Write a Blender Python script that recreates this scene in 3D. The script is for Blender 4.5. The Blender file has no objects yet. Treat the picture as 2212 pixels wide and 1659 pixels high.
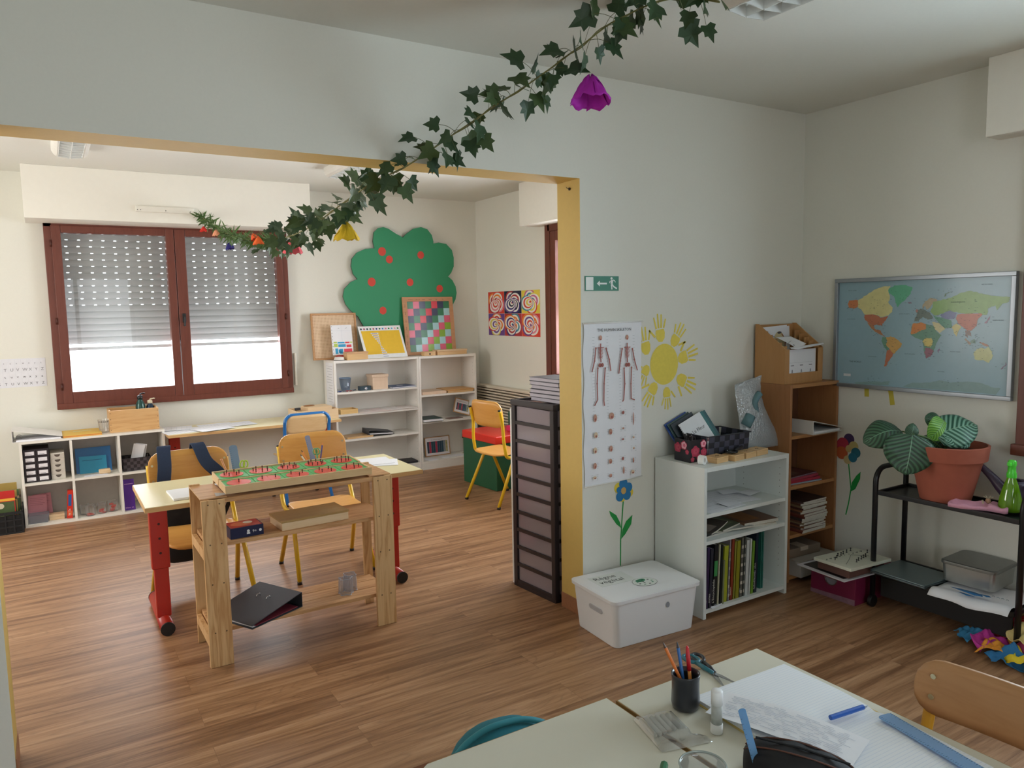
import bpy, bmesh, math, random
from mathutils import Matrix, Vector
PI = math.pi
random.seed(7)
sc = bpy.context.scene
COL = sc.collection

# ---------------------------------------------------------------- camera
cd = bpy.data.cameras.new('camera')
cam = bpy.data.objects.new('camera', cd)
COL.objects.link(cam)
sc.camera = cam
cd.sensor_fit = 'HORIZONTAL'
cd.sensor_width = 36.0
cd.lens = 1620.19 / 2212.0 * 36.0
cd.clip_start = 0.05
_r = Vector((0.84908662, -0.52793948, -0.01821593))
_u = Vector((0.06890431, 0.07649853, 0.99468597))
_f = Vector((0.5237405, 0.8458297, -0.10133118))
cm = Matrix((_r, _u, -_f)).transposed().to_4x4()
cm.translation = Vector((-2.10625, -2.78696, 1.48954))
cam.matrix_world = cm

# ---------------------------------------------------------------- world and exposure
w = bpy.data.worlds.new('sky')
sc.world = w
w.use_nodes = True
nt = w.node_tree
bg = nt.nodes['Background']
sky = nt.nodes.new('ShaderNodeTexSky')
sky.sky_type = 'HOSEK_WILKIE'
sky.turbidity = 6.0
sky.sun_direction = (0.3, 0.6, 0.75)
mixw = nt.nodes.new('ShaderNodeMixRGB')
mixw.inputs[0].default_value = 0.75
mixw.inputs[2].default_value = (0.9, 0.95, 1.0, 1)
nt.links.new(sky.outputs[0], mixw.inputs[1])
nt.links.new(mixw.outputs[0], bg.inputs[0])
bg.inputs[1].default_value = 5.0

vs = sc.view_settings
vs.view_transform = 'Standard'
vs.look = 'None'
vs.gamma = 1.0
vs.exposure = 0.0
vs.use_curve_mapping = False

def area(name, loc, direction, sx, sy, power, color, spread=180):
    l = bpy.data.lights.new(name, 'AREA')
    l.shape = 'RECTANGLE'; l.size = sx; l.size_y = sy
    l.energy = power; l.color = color
    l.spread = math.radians(spread)
    o = bpy.data.objects.new(name, l)
    COL.objects.link(o)
    o.location = loc
    o.rotation_euler = Vector(direction).to_track_quat('-Z', 'Y').to_euler()
    return o
# daylight at the windows; the behind-camera light is added fill, the back-left one assumed
WR1 = (-2.75, -1.20)     # front room, window in the right wall (y range)
WR2 = (0.95, 2.49)       # back room, window in the right wall (y range)
area('daylight_front_right_window', (1.86, sum(WR1)/2, 1.50), (-1, 0, -0.02), 1.45, 1.30, 54, (0.64, 0.84, 1.0))
area('lawn_bounce_front_right_window', (1.88, sum(WR1)/2, 1.05), (-.75, 0, .65), 1.45, 0.6, 7, (0.78, 1.0, 0.60))
area('daylight_back_right_window', (1.86, sum(WR2)/2, 1.50), (-1, 0, -0.02), 1.45, 1.30, 110, (0.91, 0.95, 1.0))
area('daylight_back_window', (-1.19, 4.16, 1.45), (0, -1, 0), 1.80, 1.45, 85, (0.95, 0.97, 1.0))
area('added_fill_behind_camera', (-1.6, -4.86, 1.35), (0, 1, 0), 1.70, 1.60, 3, (0.80, 1.0, 0.92))  # fill added for the near room, no window known here
area('daylight_assumed_left_window', (-3.86, 1.9, 1.50), (1, 0, 0), 1.50, 1.30, 34, (1.0, 0.93, 0.84))  # window on this unseen wall is assumed

# ---------------------------------------------------------------- materials
def hexs(h):
    h = h.lstrip('#')
    v = [int(h[i:i+2], 16)/255 for i in (0, 2, 4)]
    return tuple(((c/12.92) if c <= .04045 else ((c+.055)/1.055)**2.4) for c in v) + (1,)
MC = {}
def mat(color, rough=0.5, metal=0.0, vary=0.06, bump=0.0, scale=30, name=None, spec=0.5, coat=0.0, emis=None, sss=0):
    c = hexs(color) if isinstance(color, str) else tuple(color) + (1,)
    key = (color, rough, metal, vary, bump, scale, spec, coat, emis)
    if key in MC: return MC[key]
    m = bpy.data.materials.new(name or 'paint_' + (color.strip('#') if isinstance(color, str) else 'x'))
    m.use_nodes = True
    n = m.node_tree; b = n.nodes['Principled BSDF']
    b.inputs['Roughness'].default_value = rough
    b.inputs['Metallic'].default_value = metal
    b.inputs['Specular IOR Level'].default_value = spec
    b.inputs['Coat Weight'].default_value = coat
    b.inputs['Coat Roughness'].default_value = 0.15
    tc = n.nodes.new('ShaderNodeTexCoord')
    no = n.nodes.new('ShaderNodeTexNoise'); no.inputs['Scale'].default_value = scale; no.inputs['Detail'].default_value = 3
    n.links.new(tc.outputs['Object'], no.inputs['Vector'])
    mx = n.nodes.new('ShaderNodeMix'); mx.data_type = 'RGBA'
    mx.inputs[6].default_value = tuple(x*(1-vary) for x in c[:3]) + (1,)
    mx.inputs[7].default_value = tuple(min(1, x*(1+vary)) for x in c[:3]) + (1,)
    n.links.new(no.outputs['Fac'], mx.inputs[0])
    n.links.new(mx.outputs[2], b.inputs['Base Color'])
    if bump:
        bp = n.nodes.new('ShaderNodeBump'); bp.inputs['Strength'].default_value = bump; bp.inputs['Distance'].default_value = 0.002
        n.links.new(no.outputs['Fac'], bp.inputs['Height']); n.links.new(bp.outputs[0], b.inputs['Normal'])
    if emis:
        b.inputs['Emission Color'].default_value = c; b.inputs['Emission Strength'].default_value = emis
    MC[key] = m
    return m
def wood(l, d, axis=0, scale=6.0, stretch=14.0, rough=0.45, ring=0.35, name='wood'):
    key = ('w', l, d, axis, scale, stretch, rough, ring)
    if key in MC: return MC[key]
    m = bpy.data.materials.new(name); m.use_nodes = True
    n = m.node_tree; b = n.nodes['Principled BSDF']; b.inputs['Roughness'].default_value = rough
    tc = n.nodes.new('ShaderNodeTexCoord'); mp = n.nodes.new('ShaderNodeMapping')
    s = [stretch]*3; s[axis] = 1.0
    mp.inputs['Scale'].default_value = s
    n.links.new(tc.outputs['Object'], mp.inputs['Vector'])
    no = n.nodes.new('ShaderNodeTexNoise'); no.inputs['Scale'].default_value = scale*.35; no.inputs['Detail'].default_value = 5
    no.inputs['Distortion'].default_value = 0.6
    n.links.new(mp.outputs[0], no.inputs['Vector'])
    ma = n.nodes.new('ShaderNodeMath'); ma.operation = 'MULTIPLY'; ma.inputs[1].default_value = 9.0
    fr = n.nodes.new('ShaderNodeMath'); fr.operation = 'PINGPONG'; fr.inputs[1].default_value = 1.0
    n.links.new(no.outputs['Fac'], ma.inputs[0]); n.links.new(ma.outputs[0], fr.inputs[0])
    pw = n.nodes.new('ShaderNodeMath'); pw.operation = 'POWER'; pw.inputs[1].default_value = 2.2
    n.links.new(fr.outputs[0], pw.inputs[0])
    m2 = n.nodes.new('ShaderNodeMath'); m2.operation = 'MULTIPLY'; m2.inputs[1].default_value = ring
    n.links.new(pw.outputs[0], m2.inputs[0])
    fine = n.nodes.new('ShaderNodeTexNoise'); fine.inputs['Scale'].default_value = scale*3; fine.inputs['Detail'].default_value = 3
    n.links.new(mp.outputs[0], fine.inputs['Vector'])
    ad = n.nodes.new('ShaderNodeMath'); ad.operation = 'MULTIPLY_ADD'; ad.inputs[1].default_value = 0.35
    n.links.new(fine.outputs['Fac'], ad.inputs[0]); n.links.new(m2.outputs[0], ad.inputs[2])
    mx = n.nodes.new('ShaderNodeMix'); mx.data_type = 'RGBA'
    mx.inputs[6].default_value = hexs(l); mx.inputs[7].default_value = hexs(d)
    n.links.new(ad.outputs[0], mx.inputs[0]); n.links.new(mx.outputs[2], b.inputs['Base Color'])
    MC[key] = m
    return m
def thinglass(color='#ffffff', gloss=0.12, rough=0.02, tint=0.95, name='clear_glass', haze=0.0, hazecol='#ffffff'):
    key = ('g', color, gloss, rough, tint, haze, hazecol)
    if key in MC: return MC[key]
    m = bpy.data.materials.new(name); m.use_nodes = True
    n = m.node_tree; n.nodes.remove(n.nodes['Principled BSDF'])
    out = n.nodes['Material Output']
    tr = n.nodes.new('ShaderNodeBsdfTransparent'); c = hexs(color)
    tr.inputs[0].default_value = tuple(x*tint for x in c[:3]) + (1,)
    gl = n.nodes.new('ShaderNodeBsdfGlossy'); gl.inputs['Roughness'].default_value = rough
    fr = n.nodes.new('ShaderNodeLayerWeight'); fr.inputs['Blend'].default_value = 0.25
    mm = n.nodes.new('ShaderNodeMath'); mm.operation = 'MULTIPLY_ADD'; mm.inputs[1].default_value = 0.6; mm.inputs[2].default_value = gloss*.3
    n.links.new(fr.outputs['Fresnel'], mm.inputs[0])
    mx = n.nodes.new('ShaderNodeMixShader')
    n.links.new(mm.outputs[0], mx.inputs[0]); n.links.new(tr.outputs[0], mx.inputs[1]); n.links.new(gl.outputs[0], mx.inputs[2])
    last = mx
    if haze:
        df = n.nodes.new('ShaderNodeBsdfDiffuse'); df.inputs[0].default_value = hexs(hazecol)
        tl = n.nodes.new('ShaderNodeBsdfTranslucent'); tl.inputs[0].default_value = hexs(hazecol)
        dm = n.nodes.new('ShaderNodeMixShader'); dm.inputs[0].default_value = 0.4
        n.links.new(df.outputs[0], dm.inputs[1]); n.links.new(tl.outputs[0], dm.inputs[2])
        m3 = n.nodes.new('ShaderNodeMixShader'); m3.inputs[0].default_value = haze
        n.links.new(mx.outputs[0], m3.inputs[1]); n.links.new(dm.outputs[0], m3.inputs[2]); last = m3
    n.links.new(last.outputs[0], out.inputs[0])
    MC[key] = m
    return m

# ---------------------------------------------------------------- mesh builder
class MB:
    def __init__(s, T=None):
        s.v = []; s.f = []; s.m = []; s.uv = {}; s.T = T or Matrix.Identity(4)
    def pt(s, p):
        s.v.append(tuple(s.T @ Vector(p))); return len(s.v)-1
    def face(s, idx, m=0):
        s.f.append(tuple(idx)); s.m.append(m)
    def poly(s, pts, m=0):
        s.face([s.pt(p) for p in pts], m); return s
    def box(s, x0, y0, z0, x1, y1, z1, m=0):
        p = [s.pt((x, y, z)) for z in (z0, z1) for x, y in ((x0, y0), (x1, y0), (x1, y1), (x0, y1))]
        for q in ((0, 3, 2, 1), (4, 5, 6, 7), (0, 1, 5, 4), (1, 2, 6, 5), (2, 3, 7, 6), (3, 0, 4, 7)):
            s.face([p[i] for i in q], m)
        return s
    def prism(s, pts, n, m=0, m2=None):
        """extrude polygon pts (3d) by vector n; front (pts+n) gets m, sides/back m2"""
        if m2 is None: m2 = m
        n = Vector(n)
        a = [s.pt(p) for p in pts]; b = [s.pt(Vector(p)+n) for p in pts]
        s.face(list(reversed(a)), m2); s.face(b, m)
        k = len(a)
        for i in range(k):
            j = (i+1) % k; s.face((a[i], a[j], b[j], b[i]), m2)
        return s
    def tube(s, path, r, n=10, m=0, cap=True, closed=False):
        P = [Vector(p) for p in path]; k = len(P)
        rr = r if isinstance(r, (list, tuple)) else [r]*k
        rings = []; prev = None
        for i in range(k):
            if closed: d = (P[(i+1) % k]-P[i-1])
            else: d = (P[min(i+1, k-1)]-P[max(i-1, 0)])
            if d.length < 1e-9: d = Vector((0, 0, 1))
            d.normalize()
            if prev is None:
                a = Vector((0, 0, 1)) if abs(d.z) < .9 else Vector((1, 0, 0))
                u = d.cross(a).normalized()
            else:
                u = prev - d*prev.dot(d)
                if u.length < 1e-6: u = d.orthogonal()
                u.normalize()
            prev = u; v = d.cross(u)
            rings.append([s.pt(P[i]+(u*math.cos(2*PI*j/n)+v*math.sin(2*PI*j/n))*rr[i]) for j in range(n)])
        for i in range(k if closed else k-1):
            a = rings[i]; b = rings[(i+1) % k]
            for j in range(n):
                s.face((a[j], a[(j+1) % n], b[(j+1) % n], b[j]), m)
        if cap and not closed:
            s.face(list(reversed(rings[0])), m); s.face(rings[-1], m)
        return s
    def lathe(s, prof, c=(0, 0, 0), n=24, m=0, capb=True, capt=False):
        rings = []
        for r, z in prof:
            rings.append([s.pt((c[0]+r*math.cos(2*PI*j/n), c[1]+r*math.sin(2*PI*j/n), c[2]+z)) for j in range(n)])
        for a, b in zip(rings, rings[1:]):
            for j in range(n): s.face((a[j], a[(j+1) % n], b[(j+1) % n], b[j]), m)
        if capb: s.face(list(reversed(rings[0])), m)
        if capt: s.face(rings[-1], m)
        return s
    def ell(s, c, rx, ry, u=(1, 0, 0), v=(0, 0, 1), n=20, m=0):
        c = Vector(c); u = Vector(u); v = Vector(v)
        s.poly([c+u*rx*math.cos(2*PI*i/n)+v*ry*math.sin(2*PI*i/n) for i in range(n)], m); return s
    def stroke(s, pts, wd, nrm, m=0):
        """flat ribbon along pts in the plane of normal nrm"""
        P = [Vector(p) for p in pts]; nrm = Vector(nrm)
        L = []; R = []
        for i, p in enumerate(P):
            d = (P[min(i+1, len(P)-1)]-P[max(i-1, 0)]).normalized(); q = d.cross(nrm)*wd/2
            L.append(s.pt(p+q)); R.append(s.pt(p-q))
        for i in range(len(P)-1): s.face((L[i], L[i+1], R[i+1], R[i]), m)
        return s
    def text(s, txt, org, size, u=(1, 0, 0), v=(0, 0, 1), m=0, align='LEFT', squeeze=1.0):
        c = bpy.data.curves.new('t', 'FONT'); c.body = txt; c.size = size; c.align_x = align
        c.resolution_u = 2; c.fill_mode = 'FRONT'
        o = bpy.data.objects.new('t', c); COL.objects.link(o)
        dg = bpy.context.evaluated_depsgraph_get(); dg.update()
        me = bpy.data.meshes.new_from_object(o.evaluated_get(dg))
        org = Vector(org); u = Vector(u); v = Vector(v)
        base = len(s.v)
        for q in me.vertices: s.pt(org+u*q.co.x*squeeze+v*q.co.y)
        for p in me.polygons: s.face([base+i for i in p.vertices], m)
        bpy.data.objects.remove(o); bpy.data.curves.remove(c); bpy.data.meshes.remove(me)
        return s
    def scrib(s, n, org, size, u=(1, 0, 0), v=(0, 0, 1), m=0, align='LEFT'):
        """n letter-like marks for lettering too small to read"""
        org = Vector(org); u = Vector(u); v = Vector(v); rs = random.Random(n*7+int(size*1e4)); w_ = size*.5
        if align == 'CENTER': org = org-u*w_*n/2
        for i in range(n):
            if rs.random() < .12: continue
            a = org+u*w_*i; h = size*(.72 if i == 0 or rs.random() < .2 else .5); t = size*.12
            s.poly([a, a+u*t, a+u*t+v*h, a+v*h], m)
            k = rs.randrange(3)
            for z in ((h-t,), (h-t, 0), (h*.45,))[k]: s.poly([a+u*t+v*z, a+u*w_*.75+v*z, a+u*w_*.75+v*(z+t), a+u*t+v*(z+t)], m)
            if k != 1: s.poly([a+u*w_*.62, a+u*w_*.75, a+u*w_*.75+v*h*.6, a+u*w_*.62+v*h*.6], m)
        return s
    def build(s, name, mats, parent=None, smooth=False, bevel=0, seg=2, loc=None, rotz=None, sub=0, solid=0, recalc=True):
        me = bpy.data.meshes.new(name)
        me.from_pydata(s.v, [], s.f)
        if not isinstance(mats, (list, tuple)): mats = [mats]
        for q in mats: me.materials.append(q)
        me.polygons.foreach_set('material_index', s.m)
        if smooth: me.polygons.foreach_set('use_smooth', [True]*len(me.polygons))
        me.validate(); me.update()
        if recalc and len(me.polygons):
            bm = bmesh.new(); bm.from_mesh(me); bmesh.ops.recalc_face_normals(bm, faces=bm.faces); bm.to_mesh(me); bm.free()
        o = bpy.data.objects.new(name, me); COL.objects.link(o)
        if parent is not None: o.parent = parent
        if loc is not None: o.location = loc
        if rotz is not None: o.rotation_euler[2] = rotz
        if bevel:
            b = o.modifiers.new('b', 'BEVEL'); b.width = bevel; b.segments = seg; b.limit_method = 'ANGLE'; b.angle_limit = 0.7
            me.polygons.foreach_set('use_smooth', [True]*len(me.polygons))
            b.harden_normals = False
            wn = o.modifiers.new('w', 'WEIGHTED_NORMAL'); wn.keep_sharp = True
        if solid:
            q = o.modifiers.new('s', 'SOLIDIFY'); q.thickness = solid
        if sub:
            q = o.modifiers.new('u', 'SUBSURF'); q.levels = sub; q.render_levels = sub
        return o
def tag(o, label, cat, group=None, kind=None):
    o['label'] = label; o['category'] = cat
    if group: o['group'] = group
    if kind: o['kind'] = kind
    return o
def thing(name, label, cat, loc=(0, 0, 0), rotz=0, group=None):
    o = bpy.data.objects.new(name, None); COL.objects.link(o)
    o.empty_display_size = 0.05
    o.location = loc; o.rotation_euler = (0, 0, rotz)
    return tag(o, label, cat, group)
def struct(name, mb, mats, **k):
    o = mb.build(name, mats, **k); o['kind'] = 'structure'; return o
def clone(root, loc, rotz, label, group=None):
    r = root.copy(); COL.objects.link(r); r.location = loc; r.rotation_euler[2] = rotz; r['label'] = label
    if group: r['group'] = group
    for ch in list(root.children):
        c = ch.copy(); COL.objects.link(c); c.parent = r
        for g in list(ch.children):
            d = g.copy(); COL.objects.link(d); d.parent = c
    return r
def arc(c, r, a0, a1, n, plane='xz'):
    out = []
    for i in range(n+1):
        a = a0+(a1-a0)*i/n
        if plane == 'xz': out.append((c[0]+r*math.cos(a), c[1], c[2]+r*math.sin(a)))
        elif plane == 'yz': out.append((c[0], c[1]+r*math.cos(a), c[2]+r*math.sin(a)))
        else: out.append((c[0]+r*math.cos(a), c[1]+r*math.sin(a), c[2]))
    return out
def smooth_path(pts, n=6):
    """catmull-rom through points"""
    P = [Vector(p) for p in pts]; out = []
    for i in range(len(P)-1):
        p0 = P[max(i-1, 0)]; p1 = P[i]; p2 = P[i+1]; p3 = P[min(i+2, len(P)-1)]
        for k in range(n):
            t = k/n
            out.append(0.5*((2*p1)+(p2-p0)*t+(2*p0-5*p1+4*p2-p3)*t*t+(3*p1-p0-3*p2+p3)*t**3))
    out.append(P[-1]); return out
def rpanel(mb, w, h, t, r, bend=lambda a, b: 0.0, U=(1, 0, 0), V=(0, 0, 1), N=(0, 1, 0), org=(0, 0, 0), m=0, nx=16, ny=8, r2=None):
    """rounded panel w x h centred on org, thickness t, bent by bend(a,b)"""
    U = Vector(U); V = Vector(V); N = Vector(N); org = Vector(org)
    if r2 is None: r2 = r
    xs = sorted(set([-w/2, w/2]+[round(-w/2+r*(1-math.cos(PI/2*i/4)), 5) for i in range(1, 5)]+[round(w/2-r*(1-math.cos(PI/2*i/4)), 5) for i in range(1, 5)]+[-w/2+r+(w-2*r)*i/nx for i in range(nx+1)]))
    xs = [x for i, x in enumerate(xs) if i == 0 or x-xs[i-1] > 1e-4]
    G = []
    for x in xs:
        d = max(0, abs(x)-(w/2-r)); top = h/2-r+math.sqrt(max(0, r*r-d*d)) if d > 0 else h/2
        dd = d*r2/r if r else 0
        bot = -(h/2-r2+math.sqrt(max(0, r2*r2-dd*dd))) if d > 0 and r2 > 0 else -h/2
        G.append([(x, bot+(top-bot)*j/ny) for j in range(ny+1)])
    A = [[mb.pt(org+U*x+V*z+N*(bend(x, z)-t/2)) for x, z in c] for c in G]
    B = [[mb.pt(org+U*x+V*z+N*(bend(x, z)+t/2)) for x, z in c] for c in G]
    k = len(xs)
    for i in range(k-1):
        for j in range(ny):
            mb.face((A[i][j], A[i+1][j], A[i+1][j+1], A[i][j+1]), m)
            mb.face((B[i][j], B[i][j+1], B[i+1][j+1], B[i+1][j]), m)
        mb.face((A[i][0], B[i][0], B[i+1][0], A[i+1][0]), m)
        mb.face((A[i][ny], A[i+1][ny], B[i+1][ny], B[i][ny]), m)
    for j in range(ny):
        mb.face((A[0][j], A[0][j+1], B[0][j+1], B[0][j]), m)
        mb.face((A[-1][j], B[-1][j], B[-1][j+1], A[-1][j+1]), m)
    return mb

# ---------------------------------------------------------------- outlines measured on their own flat surfaces (metres)
MAP={'greenland':[(-0.526,1.544),(-0.559,1.566),(-0.606,1.568),(-0.652,1.556),(-0.644,1.522),(-0.622,1.497),(-0.596,1.478),(-0.58,1.458),(-0.566,1.478),(-0.558,1.511),(-0.527,1.528)],'canada':[(-0.36,1.495),(-0.393,1.514),(-0.449,1.546),(-0.491,1.561),(-0.536,1.563),(-0.526,1.537),(-0.538,1.505),(-0.528,1.479),(-0.553,1.453),(-0.55,1.433),(-0.531,1.414),(-0.496,1.404),(-0.453,1.42),(-0.399,1.419),(-0.377,1.448),(-0.359,1.458)],'alaska':[(-0.301,1.479),(-0.308,1.496),(-0.36,1.496),(-0.361,1.46),(-0.336,1.451),(-0.309,1.456)],'usa':[(-0.399,1.419),(-0.453,1.42),(-0.489,1.404),(-0.531,1.411),(-0.518,1.391),(-0.501,1.371),(-0.498,1.361),(-0.469,1.367),(-0.452,1.361),(-0.426,1.374),(-0.408,1.387),(-0.398,1.404)],'mexico':[(-0.415,1.38),(-0.452,1.364),(-0.463,1.341),(-0.488,1.338),(-0.506,1.315),(-0.517,1.305),(-0.492,1.315),(-0.463,1.331),(-0.441,1.347)],'brazil':[(-0.521,1.302),(-0.548,1.309),(-0.579,1.297),(-0.607,1.275),(-0.601,1.252),(-0.581,1.235),(-0.565,1.218),(-0.543,1.244),(-0.522,1.263),(-0.528,1.283)],'andes':[(-0.503,1.305),(-0.521,1.302),(-0.528,1.283),(-0.522,1.263),(-0.543,1.244),(-0.53,1.233),(-0.508,1.262),(-0.5,1.282)],'argentina':[(-0.53,1.233),(-0.543,1.244),(-0.565,1.218),(-0.558,1.205),(-0.539,1.178),(-0.529,1.151),(-0.517,1.154),(-0.521,1.184)],'africa':[(-0.653,1.35),(-0.662,1.372),(-0.698,1.381),(-0.723,1.373),(-0.767,1.364),(-0.781,1.333),(-0.803,1.321),(-0.786,1.29),(-0.777,1.265),(-0.769,1.24),(-0.754,1.214),(-0.733,1.204),(-0.722,1.232),(-0.718,1.269),(-0.71,1.294),(-0.675,1.303),(-0.651,1.318)],'afnw':[(-0.653,1.35),(-0.662,1.372),(-0.698,1.381),(-0.723,1.373),(-0.73,1.351),(-0.699,1.338),(-0.674,1.325),(-0.653,1.321)],'afmid':[(-0.714,1.288),(-0.72,1.301),(-0.757,1.305),(-0.764,1.283),(-0.753,1.258),(-0.727,1.263)],'afs':[(-0.723,1.235),(-0.728,1.257),(-0.753,1.255),(-0.769,1.24),(-0.754,1.214),(-0.733,1.205)],'europe':[(-0.676,1.439),(-0.695,1.448),(-0.721,1.439),(-0.746,1.426),(-0.76,1.401),(-0.735,1.395),(-0.709,1.407),(-0.688,1.388),(-0.668,1.385),(-0.671,1.404),(-0.68,1.42)],'scand':[(-0.704,1.458),(-0.716,1.482),(-0.744,1.501),(-0.775,1.491),(-0.782,1.475),(-0.757,1.472),(-0.739,1.448),(-0.727,1.442),(-0.72,1.461),(-0.708,1.448)],'russia':[(-0.757,1.482),(-0.793,1.487),(-0.841,1.498),(-0.876,1.516),(-0.927,1.529),(-0.956,1.52),(-0.99,1.51),(-1.045,1.5),(-1.098,1.496),(-1.097,1.476),(-1.068,1.465),(-1.048,1.437),(-1.041,1.46),(-1.009,1.446),(-1.008,1.419),(-0.983,1.416),(-0.965,1.428),(-0.915,1.42),(-0.868,1.429),(-0.832,1.438),(-0.796,1.42),(-0.765,1.414),(-0.746,1.432),(-0.755,1.457)],'kazakh':[(-0.796,1.42),(-0.832,1.438),(-0.868,1.429),(-0.866,1.401),(-0.821,1.395),(-0.8,1.404)],'china':[(-0.869,1.401),(-0.874,1.42),(-0.914,1.423),(-0.971,1.425),(-0.985,1.419),(-0.967,1.396),(-0.962,1.366),(-0.941,1.345),(-0.918,1.345),(-0.894,1.365),(-0.876,1.377)],'india':[(-0.85,1.359),(-0.87,1.377),(-0.894,1.362),(-0.883,1.341),(-0.872,1.314),(-0.86,1.335)],'arabia':[(-0.754,1.383),(-0.785,1.38),(-0.823,1.349),(-0.793,1.33),(-0.774,1.346)],'iran':[(-0.759,1.414),(-0.803,1.404),(-0.845,1.389),(-0.853,1.359),(-0.817,1.352),(-0.785,1.383)],'seasia':[(-0.912,1.345),(-0.935,1.345),(-0.942,1.318),(-0.924,1.324),(-0.928,1.306),(-0.916,1.318)],'indo':[(-0.911,1.303),(-0.919,1.306),(-0.943,1.28),(-0.935,1.277)],'indo2':[(-0.937,1.294),(-0.957,1.304),(-0.96,1.286),(-0.943,1.283)],'png':[(-0.977,1.29),(-0.999,1.289),(-1.022,1.273),(-1.0,1.275)],'australia':[(-0.954,1.235),(-0.967,1.259),(-0.992,1.266),(-1.001,1.261),(-1.017,1.273),(-1.034,1.25),(-1.038,1.221),(-1.02,1.197),(-0.997,1.207),(-0.963,1.209)],'antar':[(-0.348,1.058),(-0.436,1.068),(-0.507,1.07),(-0.549,1.079),(-0.543,1.056),(-0.363,1.049)],'antar2':[(-0.621,1.055),(-0.67,1.079),(-0.759,1.089),(-0.815,1.102),(-0.851,1.092),(-0.916,1.103),(-0.985,1.105),(-1.041,1.086),(-1.079,1.083),(-1.059,1.055),(-0.835,1.054),(-0.644,1.054)],'uk':[(-0.673,1.439),(-0.679,1.448),(-0.686,1.433),(-0.678,1.428)],'japan':[(-0.996,1.378),(-1.014,1.405),(-1.019,1.413),(-1.019,1.399),(-1.004,1.378)],'nz':[(-1.075,1.173),(-1.093,1.192),(-1.096,1.204),(-1.099,1.192),(-1.078,1.17)],'madag':[(-0.788,1.244),(-0.796,1.259),(-0.798,1.25),(-0.791,1.234)],'iceland':[(-0.629,1.479),(-0.645,1.482),(-0.655,1.476),(-0.639,1.471)],'novz':[(-0.808,1.505),(-0.816,1.52),(-0.84,1.528),(-0.822,1.518),(-0.817,1.505)]}
MAPT=[(-0.32,1.165),(-0.303,1.544),(-0.3,1.393),(-0.588,1.42),(-0.428,1.198),(-0.625,1.22),(-0.792,1.141),(-0.848,1.24),(-0.842,1.475),(-0.977,1.554),(-1.031,1.39)]
TREE=[(0.492,2.05),(0.48,2.112),(0.492,2.192),(0.536,2.233),(0.585,2.243),(0.634,2.231),(0.707,2.188),(0.775,2.156),(0.814,2.192),(0.886,2.241),(0.964,2.258),(1.028,2.24),(1.073,2.189),(1.088,2.131),(1.087,2.109),(1.143,2.12),(1.224,2.109),(1.283,2.053),(1.301,1.981),(1.299,1.896),(1.27,1.836),(1.235,1.799),(1.281,1.763),(1.314,1.703),(1.323,1.642),(1.31,1.581),(1.26,1.497),(1.176,1.437),(0.986,1.346),(0.827,1.291),(0.795,1.102),(0.395,1.12),(0.356,1.351),(0.312,1.432),(0.243,1.49),(0.198,1.547),(0.178,1.615),(0.192,1.682),(0.253,1.743),(0.319,1.771),(0.28,1.816),(0.265,1.883),(0.274,1.95),(0.323,2.007),(0.408,2.043)]
APPLES=[(0.564,2.022),(0.633,1.951),(0.951,1.998),(0.453,1.745),(0.833,1.743),(1.14,1.684),(0.553,1.484)]
SK=[[(0.106,1.314),(0.104,1.276),(0.107,1.226)],[(0.077,1.293),(0.069,1.234),(0.053,1.182)],[(0.138,1.289),(0.157,1.236),(0.166,1.181)],[(0.088,1.198),(0.083,1.126),(0.086,1.049),(0.067,1.022)],[(0.132,1.196),(0.125,1.123),(0.123,1.04),(0.127,1.017)],[(0.268,1.311),(0.266,1.269),(0.269,1.217)],[(0.236,1.283),(0.225,1.226),(0.215,1.165)],[(0.301,1.28),(0.313,1.228),(0.332,1.174)],[(0.248,1.189),(0.252,1.114),(0.245,1.037),(0.238,1.029)],[(0.295,1.19),(0.291,1.112),(0.292,1.039),(0.315,1.031)]]
SKC=[(0.106,1.341),(0.268,1.338),(0.108,1.212),(0.271,1.205),(0.106,1.273),(0.268,1.269)]
ICON=[(0.071,0.963),(0.17,0.965),(0.242,0.975),(0.307,0.939),(0.074,0.881),(0.164,0.889),(0.242,0.898),(0.307,0.847),(0.07,0.808),(0.166,0.806),(0.24,0.844),(0.308,0.793),(0.068,0.734),(0.162,0.745),(0.24,0.749),(0.306,0.733),(0.066,0.677),(0.163,0.675),(0.244,0.691),(0.302,0.675)]
TITLE=[(0.086,1.376),(0.272,1.375)]
HANDS=[(0.492,1.338),(0.59,1.308),(0.646,1.22),(0.637,1.107),(0.536,1.05),(0.446,1.077),(0.397,1.279),(0.397,1.17)]
HTIP=[(0.484,1.428),(0.636,1.381),(0.736,1.247),(0.723,1.067),(0.536,0.978),(0.402,1.003),(0.38,1.368),(0.371,1.125)]
GAR=[(-1.046,3.422,2.235),(-1.029,3.078,2.134),(-1.014,2.763,2.052),(-0.992,2.309,1.969),(-0.972,1.911,1.913),(-0.955,1.557,1.895),(-0.939,1.243,1.9),(-0.929,1.03,1.915),(-0.919,0.833,1.94),(-0.91,0.652,1.97),(-0.902,0.486,1.995),(-0.894,0.309,2.016),(-0.886,0.147,2.031),(-0.877,-0.03,2.039),(-0.843,-0.077,2.064),(-0.794,-0.143,2.104),(-0.747,-0.207,2.144),(-0.701,-0.27,2.181),(-0.656,-0.331,2.219),(-0.617,-0.383,2.25),(-0.58,-0.435,2.278),(-0.543,-0.485,2.31),(-0.506,-0.535,2.342),(-0.476,-0.577,2.371),(-0.445,-0.618,2.398),(-0.416,-0.658,2.427),(-0.387,-0.698,2.453),(-0.353,-0.743,2.471),(-0.321,-0.788,2.488),(-0.284,-0.838,2.498),(-0.248,-0.887,2.498),(-0.212,-0.935,2.485),(-0.173,-0.989,2.463)]
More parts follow.
